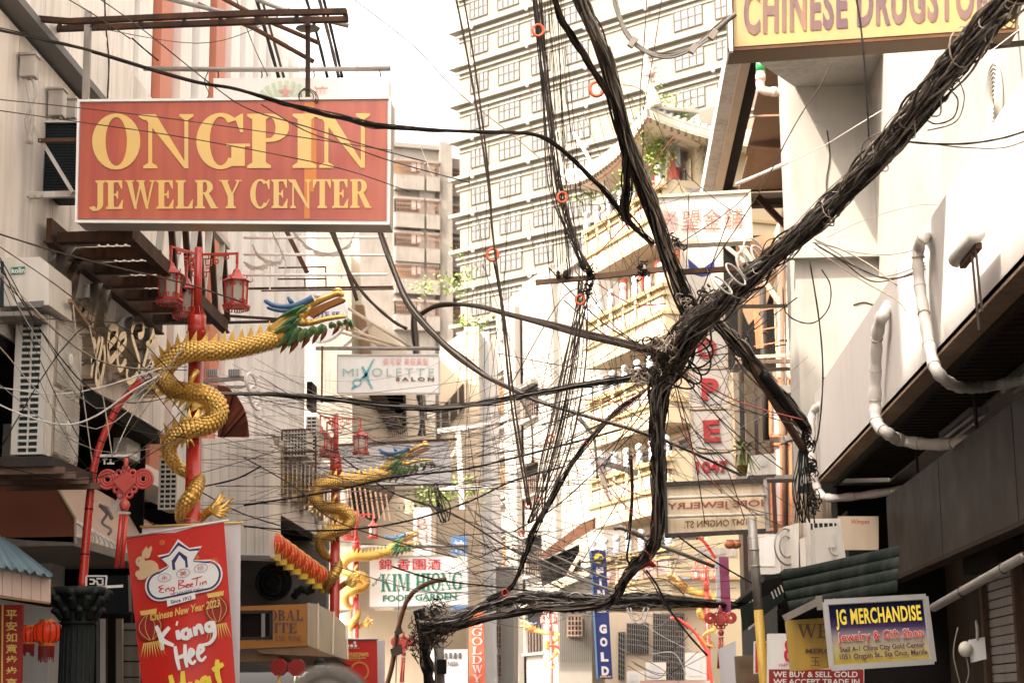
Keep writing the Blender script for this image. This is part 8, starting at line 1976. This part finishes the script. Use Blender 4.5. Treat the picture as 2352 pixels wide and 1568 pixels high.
many([('-10,535 120,575 250,610 420,650 560,695', 2.2, 15.4, 'd'), ('-10,888 120,905 220,892 300,868 370,845', 1.8, 15.2, 'w'), ('-10,925 60,955 150,975 220,955 300,900 360,865', 2.2, 15, 'w'), ('168,700 185,860 212,1060', 1.5, 15.3, 't'), ('205,745 235,900 258,1050', 1.5, 15.3, 't'), ('330,905 290,980 262,1045', 1.3, 16.6, 'w')], 'pale or dark cord looping in front of the left wall', 'cords in front of the left wall', ['dark cord from the left edge across the script letters to the second lantern', 'upper pale cord sagging across the tall twin fan unit', 'lower pale cord sagging across the tall twin fan unit', 'left tan string tied down beside the twin fan unit', 'right tan string tied down beside the twin fan unit', 'thin white string above the red Chinese knot'])
many([('1874,552 1931,586 1997,632 2064,628 2131,600 2200,570', 1.6, 18, 'g'), ('1872,560 1935,600 2000,645 2070,636 2135,606 2200,576', 1.6, 18, 'd'), ('1868,548 1940,575 2040,585 2120,570 2205,556', 1.2, 18, 'g'), ('1880,566 1960,610 2040,640 2120,620 2190,580', 2.2, 18, 'd'), ('1870,570 1930,612 1990,650 2060,690 2080,715', 1.3, 18, 't'), ('1866,556 1930,572 2000,610 2060,655', 2.0, 18, 't'), ('2110,570 2130,600 2160,640 2190,660 2196,630 2150,625 2140,655 2190,600', 1.2, 18, 'd'), ('2188,530 2180,580 2150,620 2130,690', 1.4, 18, 'd'), ('1887,619 1907,655 1904,705 1874,739 1837,739 1804,715 1798,660', 1.6, 19, 'k'), ('1860,600 1882,740 1890,860 1882,980 1868,1040', 2, 19.5, 'k'), ('1900,545 2000,500 2120,470 2200,480', .9, 18, 'g')], 'slack grey wire looping in front of the sunlit white wall', 'slack wires before the white wall')
many([('2060,322 2130,330 2220,330 2300,318 2360,300', 2.6, 13.2, 'k'), ('2062,340 2100,326 2200,338 2300,340 2360,322', 1.5, 13.3, 'd'), ('2180,205 2200,230 2190,270 2150,285 2120,270', 2, 12.2, 'k'), ('2200,180 2215,225 2195,280 2130,300', 1.6, 12.3, 'd')], 'black wire leaving the thick bundle towards the right edge', 'wires leaving the thick bundle', ['thick black wire running from the big bundle to the right edge', 'thin wire sagging under the thick one at the right edge', 'inner black loop bulging from the big bundle', 'outer black loop bulging from the big bundle'])
many([('1966,-8 1978,70 1988,180 1996,320', 2.6, 13.6, 'k'), ('1912,140 1882,200 1842,260 1804,327 1771,393 1720,480 1640,600', 1.6, 17, 'd'), ('2352,60 2200,170 2050,240 1900,330 1810,374', 1.0, 15, 'w'), ('1486,-5 1478,120 1470,230 1478,340', 1.3, 17, 'd'), ('1520,-5 1500,130 1476,260', 1.2, 17, 'd'), ('1420,195 1460,200 1495,225 1498,245', 1.0, 17, 'g'), ('1500,260 1560,380 1660,470 1720,500', 1.0, 20, 'd'), ('1765,395 1680,480 1560,560', 1.2, 20, 'd')], 'single dark wire hanging in the upper right', 'single wires in the upper right')
wire('1690,424 1810,373', 4.2, 22, 'w', 'white rod tied to a wire in front of the plywood soffit')
L14 = []
for k in range(16):
    x1, y1 = rc.uniform(1540, 1600), rc.uniform(700, 1050); L14.append(('%d,%d %d,%d %d,%d' % (x1, y1, x1+60, y1+rc.uniform(-60, 70), rc.uniform(1680, 1850), y1+rc.uniform(-180, 180)), rc.uniform(.7, 1.5), 24, rc.choice('kddd')))
many(L14, 'thin dark wire crossing the vertical letter sign', 'wires across the letter column')
L15 = []
for k in range(22):
    x1, y1 = rc.uniform(1400, 1500), rc.uniform(1240, 1540); L15.append(('%d,%d %d,%d %d,%d' % (x1, y1, (x1+1600)/2, y1+rc.uniform(-30, 60), rc.uniform(1560, 1650), y1+rc.uniform(-120, 120)), rc.uniform(.6, 1.3), 34, rc.choice('kdggw')))
many(L15, 'thin wire in the web in front of the lattice gates', 'web of wires before the gates')
many([('1484,1308 1510,1345 1535,1395 1580,1455 1625,1505', 2.6, 24, 'k'), ('1480,1310 1500,1340 1530,1390 1600,1480', 1.6, 24, 'd'), ('1555,1228 1600,1262 1660,1300 1730,1340', 2.2, 26, 'k'), ('1450,1045 1453,1138 1446,1232 1440,1280 1452,1300', 3, 22, 'k'), ('1446,1045 1450,1138 1440,1240', 2, 22, 'd'), ('1440,1395 1452,1420 1470,1420 1480,1395', 2, 26, 'w'), ('1448,1395 1460,1428 1480,1426 1490,1395', 2, 26, 'w'), ('1330,1300 1420,1150 1500,1000', 1.1, 24, 'd'), ('1176,880 1280,700 1330,660', 1.3, 24, 'd'), ('1180,1220 1280,1160 1400,1050 1520,930', 1.6, 24, 'k')], 'dark cord slung low beside the cable trunk', 'cords beside the cable trunk')
L16 = []
for k in range(18):
    x1 = rc.uniform(880, 1180); L16.append(('%d,%d %d,%d %d,%d' % (x1, rc.uniform(1120, 1380), (x1+1300)/2, rc.uniform(1220, 1380), rc.uniform(1250, 1420), rc.uniform(1180, 1400)), rc.uniform(.6, 1.3), 32, rc.choice('kddg')))
many(L16, 'thin wire low over the far end of the street', 'thin wires over the far street')
for k, (s_, lb) in enumerate((('1190,905 1215,950 1222,985 1224,1060', 'grey lamp stem hanging down left of the wire fan'), ('1330,960 1362,1000 1368,1040 1372,1095', 'grey lamp stem hanging down among the wires right of the wire fan'))):
    t = thing('hanging_lamp', lb, 'lamp', at(1200+150*k, 950, 26)); pts = parse(s_, 26)
    m = M(); m.tube(crom(ppath(pts, 26), 5), [.035-.02*min(1, i/9) for i in range(16)], 7); part('stem', m, 'cable_grey', t, True); m = M(); m.ball(at(*pts[-1][:2], 26), .026, 8, 6); part('tip', m, 'cable_dark', t, True)

# the finer web of wires nobody could count
web = M(); qw = random.Random(77)
def webline(x1, y1, x2, y2, Ya, Yb, sag, r, mi):
    P_ = crom([at(x1, y1, Ya), at(x1*.65+x2*.35, y1*.65+y2*.35+sag*.9, Ya*.65+Yb*.35), at(x1*.3+x2*.7, y1*.3+y2*.7+sag, Ya*.3+Yb*.7), at(x2, y2, Yb)], 5); web.tube(P_, r*(Ya+Yb)/2/FP, 4, mi)
for k in range(44):
    webline(qw.uniform(430, 640), qw.uniform(820, 1230), qw.uniform(1150, 1530), qw.uniform(720, 1180), 24.5, 23, qw.uniform(10, 90), qw.uniform(.35, .7), qw.randrange(3))
for k in range(60):
    x = qw.uniform(1060, 1420); webline(x, qw.uniform(380, 1000), x+qw.uniform(-110, 160), qw.uniform(900, 1380), 22, 25, qw.uniform(-10, 20), qw.uniform(.35, .75), qw.randrange(3))
for k in range(50):
    webline(qw.uniform(1300, 1500), qw.uniform(150, 900), qw.uniform(1420, 1760), qw.uniform(300, 1150), 19.5, 21, qw.uniform(5, 60), qw.uniform(.35, .8), qw.randrange(3))
for k in range(60):
    webline(qw.uniform(860, 1250), qw.uniform(1130, 1420), qw.uniform(1300, 1700), qw.uniform(1180, 1420), 30, 32, qw.uniform(0, 60), qw.uniform(.35, .7), qw.randrange(4))
for k in range(24):
    webline(qw.uniform(1500, 1560), qw.uniform(780, 1100), qw.uniform(1700, 1880), qw.uniform(760, 1250), 21, 24, qw.uniform(10, 80), qw.uniform(.4, .8), qw.randrange(3))
for k in range(26):
    x = qw.uniform(1236, 1300); webline(x, -10, x+qw.uniform(20, 120), 640, 18.4, 19.4, 0, qw.uniform(.4, .9), qw.randrange(2))
web.v and tag(web.build('wire_web', ['cable_dark', 'cable_black', 'cable_grey', 'cable_tan'], None, True), 'fine web of countless thin wires strung across the middle of the street', 'wires', kind='stuff')
